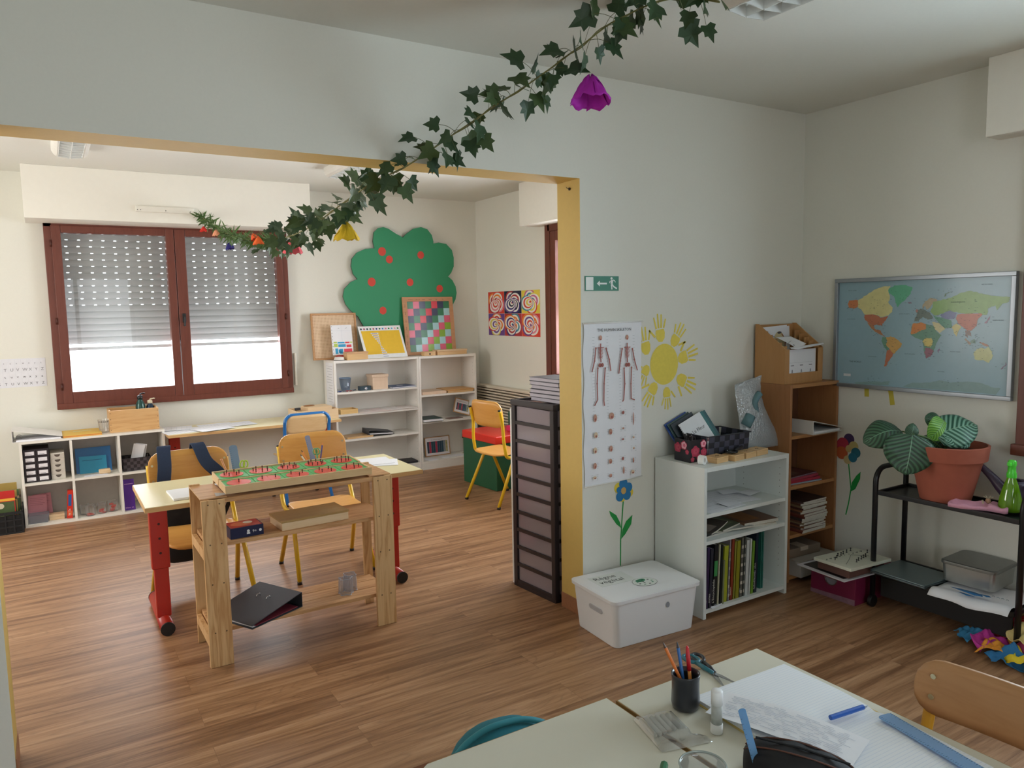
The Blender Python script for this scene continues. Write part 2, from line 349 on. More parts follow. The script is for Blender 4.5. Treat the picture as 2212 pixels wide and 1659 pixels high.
FLW=[(-1.078,3.104,2.098),(-1.053,2.786,2.043),(-0.98,2.73,1.949),(-0.999,1.931,1.941),(-1.051,1.616,1.891),(-0.968,1.255,1.852),(-0.895,0.631,1.873),(-0.453,-0.63,2.254)]
# ---------------------------------------------------------------- the setting
XR, YB, ZC = 1.575, 3.785, 2.53
def floor_mat():
    m = bpy.data.materials.new('oak_plank_floor'); m.use_nodes = True
    n = m.node_tree; b = n.nodes['Principled BSDF']; L = n.links
    tc = n.nodes.new('ShaderNodeTexCoord')
    br = n.nodes.new('ShaderNodeTexBrick')
    br.inputs['Scale'].default_value = 1.0; br.inputs['Brick Width'].default_value = 1.25; br.inputs['Row Height'].default_value = 0.152
    br.inputs['Mortar Size'].default_value = 0.0009; br.inputs['Mortar Smooth'].default_value = 0.3; br.offset = 0.37; br.offset_frequency = 2
    br.inputs['Color1'].default_value = (0, 0, 0, 1); br.inputs['Color2'].default_value = (1, 1, 1, 1); br.inputs['Mortar'].default_value = (0.5, 0.5, 0.5, 1)
    L.new(tc.outputs['Object'], br.inputs['Vector'])
    mp = n.nodes.new('ShaderNodeMapping'); mp.inputs['Scale'].default_value = (0.85, 17, 1)
    L.new(tc.outputs['Object'], mp.inputs['Vector'])
    sh = n.nodes.new('ShaderNodeVectorMath'); sh.operation = 'MULTIPLY_ADD'
    sh.inputs[1].default_value = (7, 3, 5)
    L.new(br.outputs['Color'], sh.inputs[0]); L.new(mp.outputs[0], sh.inputs[2])
    n1 = n.nodes.new('ShaderNodeTexNoise'); n1.inputs['Scale'].default_value = 1.5; n1.inputs['Detail'].default_value = 7; n1.inputs['Roughness'].default_value = .62; n1.inputs['Distortion'].default_value = .7
    L.new(sh.outputs[0], n1.inputs['Vector'])
    n2 = n.nodes.new('ShaderNodeTexNoise'); n2.inputs['Scale'].default_value = 9; n2.inputs['Detail'].default_value = 5; n2.inputs['Roughness'].default_value = .7
    L.new(sh.outputs[0], n2.inputs['Vector'])
    cr = n.nodes.new('ShaderNodeValToRGB')
    e = cr.color_ramp.elements
    e[0].position = 0.30; e[0].color = hexs('#7a5539'); e[1].position = 0.72; e[1].color = hexs('#c09874')
    q = e.new(0.5); q.color = hexs('#a47a57')
    ad = n.nodes.new('ShaderNodeMath'); ad.operation = 'MULTIPLY_ADD'; ad.inputs[1].default_value = .09
    L.new(br.outputs['Color'], ad.inputs[0]); L.new(n1.outputs['Fac'], ad.inputs[2])
    a2 = n.nodes.new('ShaderNodeMath'); a2.operation = 'MULTIPLY_ADD'; a2.inputs[1].default_value = .34
    L.new(n2.outputs['Fac'], a2.inputs[0]); L.new(ad.outputs[0], a2.inputs[2])
    a3 = n.nodes.new('ShaderNodeMath'); a3.operation = 'SUBTRACT'; a3.inputs[1].default_value = .25
    L.new(a2.outputs[0], a3.inputs[0]); L.new(a3.outputs[0], cr.inputs[0])
    # cathedral grain arcs
    wv = n.nodes.new('ShaderNodeTexNoise'); wv.inputs['Scale'].default_value = 0.9; wv.inputs['Detail'].default_value = 1.0; wv.inputs['Distortion'].default_value = .9
    m3 = n.nodes.new('ShaderNodeMapping'); m3.inputs['Scale'].default_value = (1.3, 7, 1); L.new(tc.outputs['Object'], m3.inputs['Vector'])
    s3 = n.nodes.new('ShaderNodeVectorMath'); s3.operation = 'MULTIPLY_ADD'; s3.inputs[1].default_value = (9, 4, 2)
    L.new(br.outputs['Color'], s3.inputs[0]); L.new(m3.outputs[0], s3.inputs[2]); L.new(s3.outputs[0], wv.inputs['Vector'])
    k1 = n.nodes.new('ShaderNodeMath'); k1.operation = 'MULTIPLY'; k1.inputs[1].default_value = 26; L.new(wv.outputs['Fac'], k1.inputs[0])
    k2 = n.nodes.new('ShaderNodeMath'); k2.operation = 'PINGPONG'; k2.inputs[1].default_value = 1; L.new(k1.outputs[0], k2.inputs[0])
    k3 = n.nodes.new('ShaderNodeMath'); k3.operation = 'POWER'; k3.inputs[1].default_value = 6; L.new(k2.outputs[0], k3.inputs[0])
    k4 = n.nodes.new('ShaderNodeMath'); k4.operation = 'MULTIPLY'; L.new(k3.outputs[0], k4.inputs[0]); L.new(n2.outputs['Fac'], k4.inputs[1])
    k5 = n.nodes.new('ShaderNodeMath'); k5.operation = 'MULTIPLY'; k5.inputs[1].default_value = .55; L.new(k4.outputs[0], k5.inputs[0])
    dk = n.nodes.new('ShaderNodeMix'); dk.data_type = 'RGBA'; dk.inputs[7].default_value = hexs('#5f4330')
    L.new(k5.outputs[0], dk.inputs[0]); L.new(cr.outputs[0], dk.inputs[6])
    mo = n.nodes.new('ShaderNodeMix'); mo.data_type = 'RGBA'; mo.inputs[7].default_value = hexs('#6d4a36')
    mf = n.nodes.new('ShaderNodeMath'); mf.operation = 'MULTIPLY'; mf.inputs[1].default_value = .5; L.new(br.outputs['Fac'], mf.inputs[0])
    L.new(mf.outputs[0], mo.inputs[0]); L.new(dk.outputs[2], mo.inputs[6])
    L.new(mo.outputs[2], b.inputs['Base Color'])
    b.inputs['Roughness'].default_value = 0.40; b.inputs['Specular IOR Level'].default_value = 0.42
    bp = n.nodes.new('ShaderNodeBump'); bp.inputs['Strength'].default_value = .22; bp.inputs['Distance'].default_value = .0012
    L.new(a2.outputs[0], bp.inputs['Height']); L.new(bp.outputs[0], b.inputs['Normal'])
    return m
plaster = mat('#e5e4da', .85, vary=.02, bump=.12, scale=90, name='cream_plaster')
ceilm = mat('#e2e2da', .9, vary=.02, bump=.1, scale=60, name='ceiling_paint')
ochre = mat('#d9b968', .6, vary=.04, bump=.08, scale=40, name='ochre_paint')
whitep = mat('#efece2', .55, vary=.02, name='white_paint')
brownw = wood('#70392a', '#552417', 2, 6, 10, .38, .3, 'varnished_brown_wood')
skirt = wood('#a5714e', '#855539', 0, 5, 12, .5, .3, 'skirting_wood')

XL = -3.9; YF = -5.0
struct('floor', MB().box(XL-.2, YF-.2, -.08, XR+.2, YB+.2, 0), floor_mat())
struct('ceiling', MB().box(XL-.2, YF-.2, ZC, XR+.2, YB+.2, ZC+.12), ceilm)
def wall_y(name, x0, x1, y0, y1, holes):     # wall whose length runs along y; holes (ya, yb, za, zb)
    m = MB(); y = y0
    for (ya, yb, za, zb) in sorted(holes):
        m.box(x0, y, 0, x1, ya, ZC); m.box(x0, ya, 0, x1, yb, za); m.box(x0, ya, zb, x1, yb, ZC); y = yb
    m.box(x0, y, 0, x1, y1, ZC)
    return struct(name, m, plaster)
def wall_x(name, y0, y1, x0, x1, holes):
    m = MB(); x = x0
    for (xa, xb, za, zb) in sorted(holes):
        m.box(x, y0, 0, xa, y1, ZC); m.box(xa, y0, 0, xb, y1, za); m.box(xa, y0, zb, xb, y1, ZC); x = xb
    m.box(x, y0, 0, x1, y1, ZC)
    return struct(name, m, plaster)
wall_y('wall_right', XR, XR+.2, YF, YB, [(WR1[0], WR1[1], .84, 2.16), (WR2[0], WR2[1], .84, 2.16)])
wall_x('wall_back', YB, YB+.2, XL-.2, XR+.2, [(-2.03, -.34, .83, 2.17)])
wall_y('wall_left', XL-.2, XL, YF, YB, [(1.15, 2.65, .84, 2.16)])
wall_x('wall_front', YF-.2, YF, XL-.2, XR+.2, [(-2.5, -.7, .5, 2.2)])  # opening added behind the camera to go with the fill light
# partition between the rooms, with the wide opening whose underside and jambs are painted ochre
PT = .176; ZO = 2.067; XO = -2.282
m = MB()
m.box(0, 0, 0, XR, PT, ZC); m.box(XL, 0, 0, XO, PT, ZC); m.box(XO, 0, ZO, 0, PT, ZC)
o = struct('wall_middle', m, [plaster, ochre], recalc=True)
for p in o.data.polygons:
    c = p.center
    if abs(c.x) < .001 and abs(p.normal.x) > .9 or abs(c.x-XO) < .001 and abs(p.normal.x) > .9 or abs(c.z-ZO) < .001:
        p.material_index = 1
struct('trim_1', MB().box(-.006, .003, .0, -.0005, PT-.003, .075).box(-.0005, -.012, 0, .43, -.0005, .075), skirt, bevel=.002)
struct('trim_2', MB().box(XO+.0005, .0, 0, XO+.004, PT, .075), skirt)
struct('baseboard_back', MB().box(XL, YB-.012, 0, 1.36, YB-.0005, .075), skirt)
struct('baseboard_right', MB().box(XR-.012, -4.9, 0, XR-.0005, -.01, .075).box(XR-.012, .2, 0, XR-.0005, 3.7, .075), skirt)
# old plug hole with a broken wire at the top of the jamb
tag(MB().lathe([(.006, 0), (.007, .004), (.003, .006)], n=10).tube([(0, 0, .004), (.006, .01, .012), (.012, .02, .006)], .0012, 5).build('ceiling_hook', mat('#3a2a20', .6), smooth=True),
    'small dark hook with bent wire at the top of the yellow jamb', 'hook')
o = bpy.data.objects['ceiling_hook']; o.location = (-.0005, .075, 2.03); o.rotation_euler = (0, -PI/2, 0)

glassm = thinglass('#ffffff', .03, .01, .97, 'window_glass')
chromem = mat('#c8c8c8', .25, 1.0, 0)
blackm = mat('#141416', .45, vary=.1)
# back window with roller shutter
WX0, WX1, WZ0, WZ1 = -2.068, -.303, .79, 2.185
m = MB()
m.box(WX0, 3.735, WZ0, WX0+.055, 3.86, WZ1); m.box(WX1-.055, 3.735, WZ0, WX1, 3.86, WZ1)
m.box(WX0, 3.735, WZ1-.045, WX1, 3.86, WZ1); m.box(WX0, 3.72, WZ0, WX1, 3.86, WZ0+.045)
win = struct('window_1', m, brownw, bevel=.004)
def sash(par, x0, x1, z0, z1, gx0, gx1, gz0, gz1, y0=3.725, y1=3.80):
    m = MB(); m.box(x0, y0, z0, gx0, y1, z1); m.box(gx1, y0, z0, x1, y1, z1)
    m.box(gx0, y0, z0, gx1, y1, gz0); m.box(gx0, y0, gz1, gx1, y1, z1)
    s = m.build('sash', brownw, par, bevel=.005)
    MB().box(gx0-.005, y0+.035, gz0-.005, gx1+.005, y0+.039, gz1+.005).build('pane', glassm, s)
    return s
sL = sash(win, WX0+.045, -1.192, WZ0+.035, WZ1-.03, -1.96, -1.252, .918, 2.10)
sR = sash(win, -1.188, WX1-.045, WZ0+.035, WZ1-.03, -1.11, -.402, .92, 2.10)
for s, x in ((sL, WX0+.04), (sR, WX1-.04)):
    for z in (2.02, 1.45, .96):
        MB().tube([(x, 3.722, z-.025), (x, 3.722, z+.025)], .007, 8).build('hinge', mat('#4a1f14', .4), s, smooth=True)
MB().box(-1.165, 3.708, 1.42, -1.14, 3.724, 1.49).tube([(-1.152, 3.70, 1.47), (-1.152, 3.69, 1.46), (-1.156, 3.69, 1.39)], .009, 8).build('handle', blackm, sR, bevel=.003)
# roller shutter: slats with light slots
slatm = mat('#c3c9cb', .5, vary=.03, name='shutter_slat')
m = MB(); z = 2.16; SH = .0495
x0, x1 = -2.02, -.35
rows = 11
for i in range(21):
    zt = z-i*SH
    if zt-SH < 1.235: break
    # curved slat body
    zb = zt-SH+.005
    P = [(3.905+.006*math.cos(a), (zt+zb)/2+(zt-zb)/2*math.sin(a)) for a in [(-PI/2)+PI*k/6 for k in range(7)]]
    for (ya, za), (yb, zb2) in zip(P, P[1:]):
        m.poly([(x0, 3.905-(ya-3.905)*1.0, za), (x1, 3.905-(ya-3.905), za), (x1, 3.905-(yb-3.905), zb2), (x0, 3.905-(yb-3.905), zb2)])
    # joint web between this slat and the next: slotted on the pulled-out rows, closed on the packed ones
    za = zb-.005
    if i < 12:
        off = .006*(i % 2); xx = x0
        sl, gp = .063, .019
        xx += off
        m.box(x0, 3.905, za, xx, 3.909, zb)
        while xx < x1-.03:
            m.box(xx+gp, 3.905, za, min(xx+gp+sl, x1), 3.909, zb); xx += gp+sl
    else:
        m.box(x0, 3.905, za, x1, 3.909, zb)
m.box(x0, 3.898, 1.222, x1, 3.914, 1.245)
sh = m.build('roller_shutter', slatm, win, recalc=False)
MB().box(x0-.01, 3.90, .83, x0, 3.93, 2.17).box(x1, 3.90, .83, x1+.01, 3.93, 2.17).build('shutter_rail', slatm, win)
struct('trim_3', MB().box(-2.175, 3.424, 2.166, -.18, YB, ZC), whitep, bevel=.003)       # shutter box of the back window
t = thing('cable_cover', 'long thin white ventilation strip screwed to the shutter box above the window', 'vent', (-1.28, 3.4235, 2.262))
MB().box(-.20, -.018, -.021, .20, 0, .021).build('cover', whitep, t, bevel=.003)
for x in (-.19, -.17, 0, .17): MB().ell((x, -.0188, -.008), .0035, .0035, n=8).build('screw', mat('#3a3530', .5), t)
t = thing('shutter_crank', 'narrow white shutter crank guide fixed to the wall right of the window', 'shutter crank', (-.272, 3.76, .98))
MB().box(-.010, -.01, -.13, .010, .012, .15).build('guide', whitep, t, bevel=.002)
MB().tube([(0, -.014, .15), (0, -.018, .05), (0, -.014, -.1)], .004, 6).build('cord', whitep, t)
# right-hand windows
def side_window(name, y0, y1, zt=2.19, z0=.795):
    m = MB(); X0, X1 = 1.535, 1.66
    m.box(X0, y0-.04, z0, X1, y0+.03, zt); m.box(X0, y1-.03, z0, X1, y1+.04, zt)
    m.box(X0, y0, zt-.07, X1, y1, zt); m.box(X0-.02, y0-.05, z0, X1, y1+.05, z0+.05)
    wn = struct(name, m, brownw, bevel=.004)
    ym = (y0+y1)/2
    for a, b in ((y0+.03, ym-.002), (ym+.002, y1-.03)):
        q = MB(); q.box(X0+.005, a, z0+.05, X0+.07, a+.075, zt-.07); q.box(X0+.005, b-.075, z0+.05, X0+.07, b, zt-.07)
        q.box(X0+.005, a+.075, z0+.05, X0+.07, b-.075, z0+.13); q.box(X0+.005, a+.075, zt-.15, X0+.07, b-.075, zt-.07)
        s = q.build('sash', brownw, wn, bevel=.004)
        MB().box(X0+.035, a+.07, z0+.125, X0+.039, b-.07, zt-.145).build('pane', glassm, s)
    return wn
w2 = side_window('window_2', WR2[0], WR2[1]+.0)
side_window('window_3', WR1[0], WR1[1])
# side shutter strip folded against the reveal, seen through the back room's right window
MB().box(1.70, 2.20, 1.42, 1.73, 2.30, 2.16).build('shutter_leaf', mat('#574640', .5), w2)
struct('trim_4', MB().box(1.367, .75, 2.174, XR, 2.657, ZC), whitep, bevel=.003)
struct('trim_5', MB().box(1.448, -2.95, 2.193, XR, -1.02, ZC), whitep, bevel=.003)
# frames out of view: assumed left window, window added behind camera for fill
side = MB(); side.box(XL-.12, 1.15, .84, XL-.02, 1.20, 2.16); side.box(XL-.12, 2.60, .84, XL-.02, 2.65, 2.16); side.box(XL-.12, 1.87, .84, XL-.02, 1.93, 2.16); side.box(XL-.12, 1.15, .84, XL-.02, 2.65, .90); side.box(XL-.12, 1.15, 2.1, XL-.02, 2.65, 2.16)
struct('window_assumed', side, brownw)
side = MB(); side.box(-2.5, YF-.12, .5, -2.44, YF-.02, 2.2); side.box(-.76, YF-.12, .5, -.7, YF-.02, 2.2); side.box(-1.63, YF-.12, .5, -1.57, YF-.02, 2.2); side.box(-2.5, YF-.12, .5, -.7, YF-.02, .57); side.box(-2.5, YF-.12, 2.13, -.7, YF-.02, 2.2)
struct('window_added', side, brownw)

# ceiling lamps with louvres
def lamp(x, yend, yst, label, zt=ZC, wd=.20):
    L = abs(yend-yst); s = -1 if yst < yend else 1
    t = thing('ceiling_lamp', label, 'ceiling lamp', (x, yend, zt), 0, 'louvred ceiling lamps')
    y0, y1 = (-L, 0)
    m = MB()
    prof = [(-wd/2, 0), (-wd/2, -.03), (-wd/2+.012, -.052), (-wd/2+.028, -.064), (-wd/2+.034, -.062), (-wd/2+.034, -.01), (wd/2-.034, -.01), (wd/2-.034, -.062), (wd/2-.028, -.064), (wd/2-.012, -.052), (wd/2, -.03), (wd/2, 0)]
    m.prism([(a, y0, b) for a, b in prof], (0, y1-y0, 0))
    m.build('housing', mat('#e4e2da', .45), t)
    m = MB(); c = -.012
    k = int(L/.075)
    for i in range(k+1):
        y = y0+L*i/k
        pr = [(-wd/2+.036, -.012), (-wd/2+.036, -.064), (-.003, -.072), (-.003, -.025)]
        pr2 = [(-a, b) for a, b in pr]
        for q in (pr, pr2):
            m.prism([(a, y-.002, b) for a, b in q], (0, .004, 0))
    for q in (-1, 0, 1): m.box(q*(wd/2-.0355)-.0015, y0, -.066-.004*(q == 0), q*(wd/2-.0355)+.0015, y1, -.035)
    m.build('louvre', mat('#eceeec', .25, .25), t)
    m = MB()
    for q in (-1, 1): m.tube([(q*wd*.17, y0+.02, -.03), (q*wd*.17, y1-.02, -.03)], .009, 8)
    m.build('tube', mat('#f2f2ee', .4), t, smooth=True)
    return t
lamp(-1.90, 2.70, 1.5, 'white louvred ceiling lamp over the left side of the back room')
lamp(-.195, 2.70, 1.5, 'white louvred ceiling lamp in the middle of the back room')
lamp(-.005, -.95, -2.15, 'louvred ceiling lamp at the top of the near room, end touching the garland', wd=.25)
# ---------------------------------------------------------------- wall decoration
white = mat('#f1f1ee', .7, vary=.015)
paper = mat('#eeeff4', .8, vary=.02, name='paper')
ink = mat('#2b2b30', .8)
grey = mat('#9a9da3', .8)
# exit sign
t = thing('exit_sign', 'green emergency exit sign with a running figure and arrow on the wall', 'sign', (.124, -.0005, 1.594))
gm = mat('#2f7f66', .5); wm = mat('#eef3f0', .6)
m = MB(); m.box(-.1, -.003, -.034, .1, 0, .034, 0)
m.poly([(-.096, -.0034, -.030), (-.052, -.0034, -.030), (-.052, -.0034, .030), (-.096, -.0034, .030)], 1)
for q in ([(-.032, 0), (-.014, .014), (-.014, .004), (.028, .004), (.028, -.004), (-.014, -.004), (-.014, -.014)],):
    m.poly([(a, -.0034, b) for a, b in q], 1)
m.ell((.056, -.0034, .024), .0065, .006, m=1)
m.stroke([(.060, -.0034, .016), (.056, -.0034, -.002)], .013, (0, 1, 0), 1)
m.stroke([(.058, -.0034, -.002), (.068, -.0034, -.014), (.088, -.0034, -.024)], .007, (0, 1, 0), 1)
m.stroke([(.055, -.0034, -.003), (.057, -.0034, -.016), (.058, -.0034, -.028)], .007, (0, 1, 0), 1)
m.stroke([(.064, -.0034, .017), (.074, -.0034, .014), (.080, -.0034, .006)], .004, (0, 1, 0), 1)
m.stroke([(.058, -.0034, .013), (.046, -.0034, .010), (.044, -.0034, .002)], .004, (0, 1, 0), 1)
m.build('panel', [gm, wm], t, recalc=False)
# skeleton poster
y = -.0045
m = MB()
PX0, PX1, PZ0, PZ1 = .010, .364, .640, 1.410
nx, nz = 8, 24
def pbend(a, b): return -.006*math.sin(a*PI)*.6-.004*(1-abs(2*a-1))+.002*math.sin(b*11)
G = [[m.pt((PX0+(PX1-PX0)*i/nx+.004*math.sin(j*.9)*(i == 0), y+pbend(i/nx, j/nz)*.4, PZ0+(PZ1-PZ0)*j/nz)) for j in range(nz+1)] for i in range(nx+1)]
for i in range(nx):
    for j in range(nz): m.face((G[i][j], G[i+1][j], G[i+1][j+1], G[i][j+1]), 0)
bone = mat('#a8645c', .8); bone2 = mat('#c99a86', .8); bonel = mat('#dcc5a8', .8)
yy = -.0125
def P2(p): return (p[0], yy, p[1])
for c in SK: m.stroke([P2(p) for p in c], .0062, (0, 1, 0), 1)
for k, c in enumerate(SK):
    if k % 5 in (1, 2, 3, 4):
        for p in c[:2]: m.ell((p[0], yy-.0002, p[1]), .0045, .0055, m=1, n=8)
for k, c in enumerate(SKC):
    if k < 2: m.ell(P2(c), .0085, .0115, m=2); m.ell((c[0], yy-.0003, c[1]-.008), .0055, .004, m=1, n=10)
    elif k < 4:
        m.ell(P2((c[0]-.007, c[1])), .009, .010, m=1, n=12); m.ell(P2((c[0]+.007, c[1])), .009, .010, m=1, n=12)
    else:
        for r in range(8):
            z = c[1]+.022-r*.0066; wd = .022-.0004*(r-2)**2
            m.stroke([(c[0]-wd*.5-.004, yy-.0003, z-.004), (c[0], yy-.0003, z+.002), (c[0]+wd*.5+.004, yy-.0003, z-.004)], .0028, (0, 1, 0), 1)
        m.stroke([(c[0]-.020, yy-.0004, c[1]+.021), (c[0]+.020, yy-.0004, c[1]+.021)], .004, (0, 1, 0), 1)
shp = [(.008, .015), (.012, .013), (.006, .007), (.003, .026)]+[(.009, .012), (.008, .012), (.005, .004), (.005, .005)]*2+[(.008, .012), (.008, .010), (.005, .007), (.004, .011)]+[(.009, .006), (.007, .007), (.004, .015), (.009, .008)]
for k, (c, r) in enumerate(zip(ICON, shp)):
    r = (r[0]*1.25, r[1]*1.25); m.ell(P2(c), r[0], r[1], m=(3, 2, 1, 3)[k % 4] if k % 3 else 2, n=12)
    m.ell((c[0]+.001, yy-.0003, c[1]-r[1]*.35), r[0]*.5, r[1]*.4, m=1, n=8)
rs = random.Random(3)
for k, c in enumerate(ICON):
    for side in (-1, 1):
        for q in range(4):
            z = c[1]+.012-q*.008; x = c[0]+side*(shp[k][0]+.008)
            m.stroke([(x-.006, yy, z), (x+.006*rs.uniform(.4, 1), yy, z)], .0009, (0, 1, 0), 4)
for cx_ in (SKC[0][0], SKC[1][0]):
    for q in range(26):
        z = 1.345-q*.0145
        for side in (-1, 1):
            x = cx_+side*.042
            m.stroke([(x-.008, yy, z), (x+.007*rs.uniform(.2, 1), yy, z)], .0009, (0, 1, 0), 4)
m.text('THE HUMAN SKELETON', (TITLE[0][0], yy, TITLE[0][1]-.006), .0195, m=5, squeeze=.98)
po = m.build('anatomy_poster', [paper, bone, bone2, bonel, grey, ink], recalc=False)
tag(po, 'tall white poster titled The Human Skeleton hanging beside the yellow jamb', 'poster')
MB().tube([(PX0-.003, -.012, PZ1), (PX1+.004, -.012, PZ1+.002)], .0035, 8).build('rod', white, po, smooth=True)
MB().tube([(PX0-.003, -.012, PZ0-.002), (PX1-.002, -.012, PZ0+.006)], .003, 8).build('rod', white, po, smooth=True)

# painted sun with handprints
yel = mat('#ecd75c', .7, vary=.08, scale=60)
m = MB(); ys = -.0012
m.ell((.519, ys, 1.193), .094, .103, n=40)
def hand(c, tip, s):
    c = Vector((c[0], 0, c[1])); tip = Vector((tip[0], 0, tip[1])); d = (tip-c); L = max(.085, min(.12, d.length*1.15)); d.normalize(); q = Vector((d.z, 0, -d.x))*s
    def pl(pts): m.poly([(c+d*a*L+q*b*L+Vector((0, ys-.0002, 0))) for a, b in pts])
    pl([(-.32, -.10), (-.30, .12), (-.12, .27), (.15, .30), (.28, .26), (.30, -.24), (.12, -.30), (-.15, -.26)])
    for a0, b0, a1, b1, wd in ((.34, -.24, .72, -.38, .10), (.36, -.08, .95, -.13, .11), (.36, .08, 1.0, .10, .11), (.33, .23, .85, .34, .10), (-.05, .34, .30, .66, .12)):
        n0 = Vector((a1-a0, b1-b0)).normalized(); pr = Vector((-n0.y, n0.x))*wd/2
        pts = [(a0+pr.x, b0+pr.y), (a1+pr.x*.8, b1+pr.y*.8)]
        for k in range(5):
            an = PI/2-PI*(k+1)/6; pts.append((a1+n0.x*wd*.5*math.cos(an)+pr.x*math.sin(an), b1+n0.y*wd*.5*math.cos(an)+pr.y*math.sin(an)))
        pts += [(a1-pr.x*.8, b1-pr.y*.8), (a0-pr.x, b0-pr.y)]
        pl(pts)
for i, (c, tp) in enumerate(zip(HANDS, HTIP)): hand(c, tp, 1 if i % 2 else -1)
tag(m.build('wall_painting', yel, recalc=False), 'yellow sun with handprint rays painted on the wall beside the poster', 'wall painting')

def flower(name, cx_, cz, R, cols, stem, leaves, fn, label, midc='#d6b06a'):
    m = MB(); mats = []; gmat = mat('#1f9a45', .7, vary=.1)
    for k, (ang, c, r, dist) in enumerate(cols):
        a = math.radians(ang)
        pts = []
        ctr = (cx_+math.cos(a)*dist, cz+math.sin(a)*dist)
        m.poly([fn(ctr[0]+r*math.cos(2*PI*i/16), ctr[1]+r*math.sin(2*PI*i/16), .0012+.00025*k) for i in range(16)], k+1)
        mats.append(mat(c, .75, vary=.08))
    m.poly([fn(cx_+R*math.cos(2*PI*i/16), cz+R*1.1*math.sin(2*PI*i/16), .004) for i in range(16)], len(cols)+1)
    L = []; Rr = []
    for (x, z) in stem: L.append((x-.0035, z)); Rr.append((x+.0035, z))
    m.poly([fn(x, z, .0012) for x, z in L+Rr[::-1]], 0)
    for lf in leaves: m.poly([fn(x, z, .0015) for x, z in lf], 0)
    tag(m.build(name, [gmat]+mats+[mat(midc, .75)], recalc=False), label, 'wall painting')
fy = lambda x, z, d: (x, -d, z)
flower('wall_painting', .250, .586, .016, [(150, '#e9d24c', .026, .036), (-100, '#e9d24c', .022, .034), (-20, '#e9d24c', .022, .044), (90, '#2a7db8', .027, .034), (20, '#2a7db8', .025, .034), (-48, '#2a7db8', .025, .034), (-130, '#2a7db8', .025, .034), (165, '#2a7db8', .015, .03)],
       [(.252, .55), (.244, .48), (.238, .40), (.232, .34), (.230, .21)], [[(.236, .40), (.205, .425), (.168, .475), (.160, .50), (.205, .47), (.228, .43)], [(.236, .345), (.262, .365), (.300, .41), (.308, .455), (.268, .43), (.243, .39)]], fy,
       'blue and yellow flower painted on the wall under the skeleton poster')
fx = lambda yv, z, d: (XR-d, yv, z)
flower('wall_painting', -.322, .690, .018, [(90, '#4a3560', .032, .052), (0, '#b23a45', .042, .042), (30, '#c23c52', .036, .042), (-35, '#c9643a', .036, .050), (-85, '#d8c48c', .024, .062), (150, '#c9b878', .028, .034), (200, '#2a6f86', .028, .046), (240, '#2f7c9a', .026, .052)],
       [(-.318, .65), (-.330, .56), (-.342, .47), (-.330, .39), (-.315, .32)], [[(-.341, .455), (-.368, .475), (-.394, .535), (-.396, .575), (-.372, .550), (-.345, .505)]], fx,
       'multicoloured flower painted on the wall between brown bookcase and plant', '#cdb37a')
m = MB()
for (a, b) in (((-.415, 1.06), (-.418, .985)), ((-.545, 1.05), (-.562, .955))):
    m.tube([(XR-.0008, a[0], a[1]), (XR-.0008, b[0], b[1])], .013, 10)
for i, v in enumerate(m.v): m.v[i] = (XR-.0008-(XR-.0008-v[0])*.03, v[1], v[2])
tag(m.build('wall_painting', mat('#cfc04a', .7)), 'two short yellow paint strokes on the wall just under the world map', 'wall painting')

# world map
t = thing('framed_map', 'large framed world map with grey frame on the right wall', 'map', (XR, -.68, 1.32))
T0 = Matrix.Translation((-XR, .68, -1.32))
fm = mat('#9aa0a6', .35, .6, name='aluminium_frame')
m = MB(T0); fa, fb, fz0, fz1 = -1.128, -.229, 1.030, 1.610; fw = .020
for (ya, yb, za, zb) in ((fa, fb, fz0, fz0+fw), (fa, fb, fz1-fw, fz1), (fa, fa+fw, fz0+fw, fz1-fw), (fb-fw, fb, fz0+fw, fz1-fw)): m.box(XR-.028, ya, za, XR-.001, yb, zb)
m.build('frame', fm, t, bevel=.002)
m = MB(T0); m.box(XR-.012, fa+fw, fz0+fw, XR-.004, fb-fw, fz1-fw, 0)
cm_ = {'greenland': '#5fb58f', 'canada': '#dcd596', 'alaska': '#cf8150', 'usa': '#bf7454', 'mexico': '#b9805a', 'brazil': '#d3a75e', 'andes': '#6f9f86', 'argentina': '#bf7454', 'africa': '#6e9b85', 'afnw': '#d98a48', 'afmid': '#dccb7a', 'afs': '#9b6a7a', 'europe': '#74827a', 'scand': '#b5a789', 'russia': '#8db26c', 'kazakh': '#7c86ad', 'china': '#c6755e', 'india': '#d2c781', 'arabia': '#d6cfa0', 'iran': '#5f9c84', 'seasia': '#8d7c74', 'indo': '#a3937f', 'indo2': '#7a9a8c', 'png': '#b48a72', 'australia': '#c9cd96', 'antar': '#87a6a6', 'antar2': '#87a6a6', 'uk': '#b07f78', 'japan': '#9c7d92', 'nz': '#8b7f95', 'madag': '#8a7d9a', 'iceland': '#8a7f90', 'novz': '#6f8d76'}
mats = [mat('#93b3c0', .35, vary=.04, coat=.3)]
rs = random.Random(5)
for i, (k, pts) in enumerate(MAP.items()):
    dense = []
    for a, b in zip(pts, pts[1:]+pts[:1]):
        for q in range(4):
            f = q/4; dense.append((a[0]+(b[0]-a[0])*f+rs.uniform(-.0022, .0022), a[1]+(b[1]-a[1])*f+rs.uniform(-.0022, .0022)))
    m.poly([(XR-.0125-.0001*(i+1)/4, p[0], p[1]) for p in dense], i+1); mats.append(mat(cm_[k], .4, vary=.12, scale=45, coat=.3))
NI = len(mats); mats.append(mat('#3d4a52', .6)); mats.append(mat('#d8dde0', .6))
XM = XR-.0145
names = ['THE WORLD', 'ARCTIC OCEAN', 'NORTH PACIFIC', 'NORTH ATLANTIC', 'SOUTH PACIFIC', 'SOUTH ATLANTIC', 'SOUTHERN', 'INDIAN OCEAN', 'RUSSIAN FEDERATION', 'ARCTIC OCEAN', 'NORTH PACIFIC']
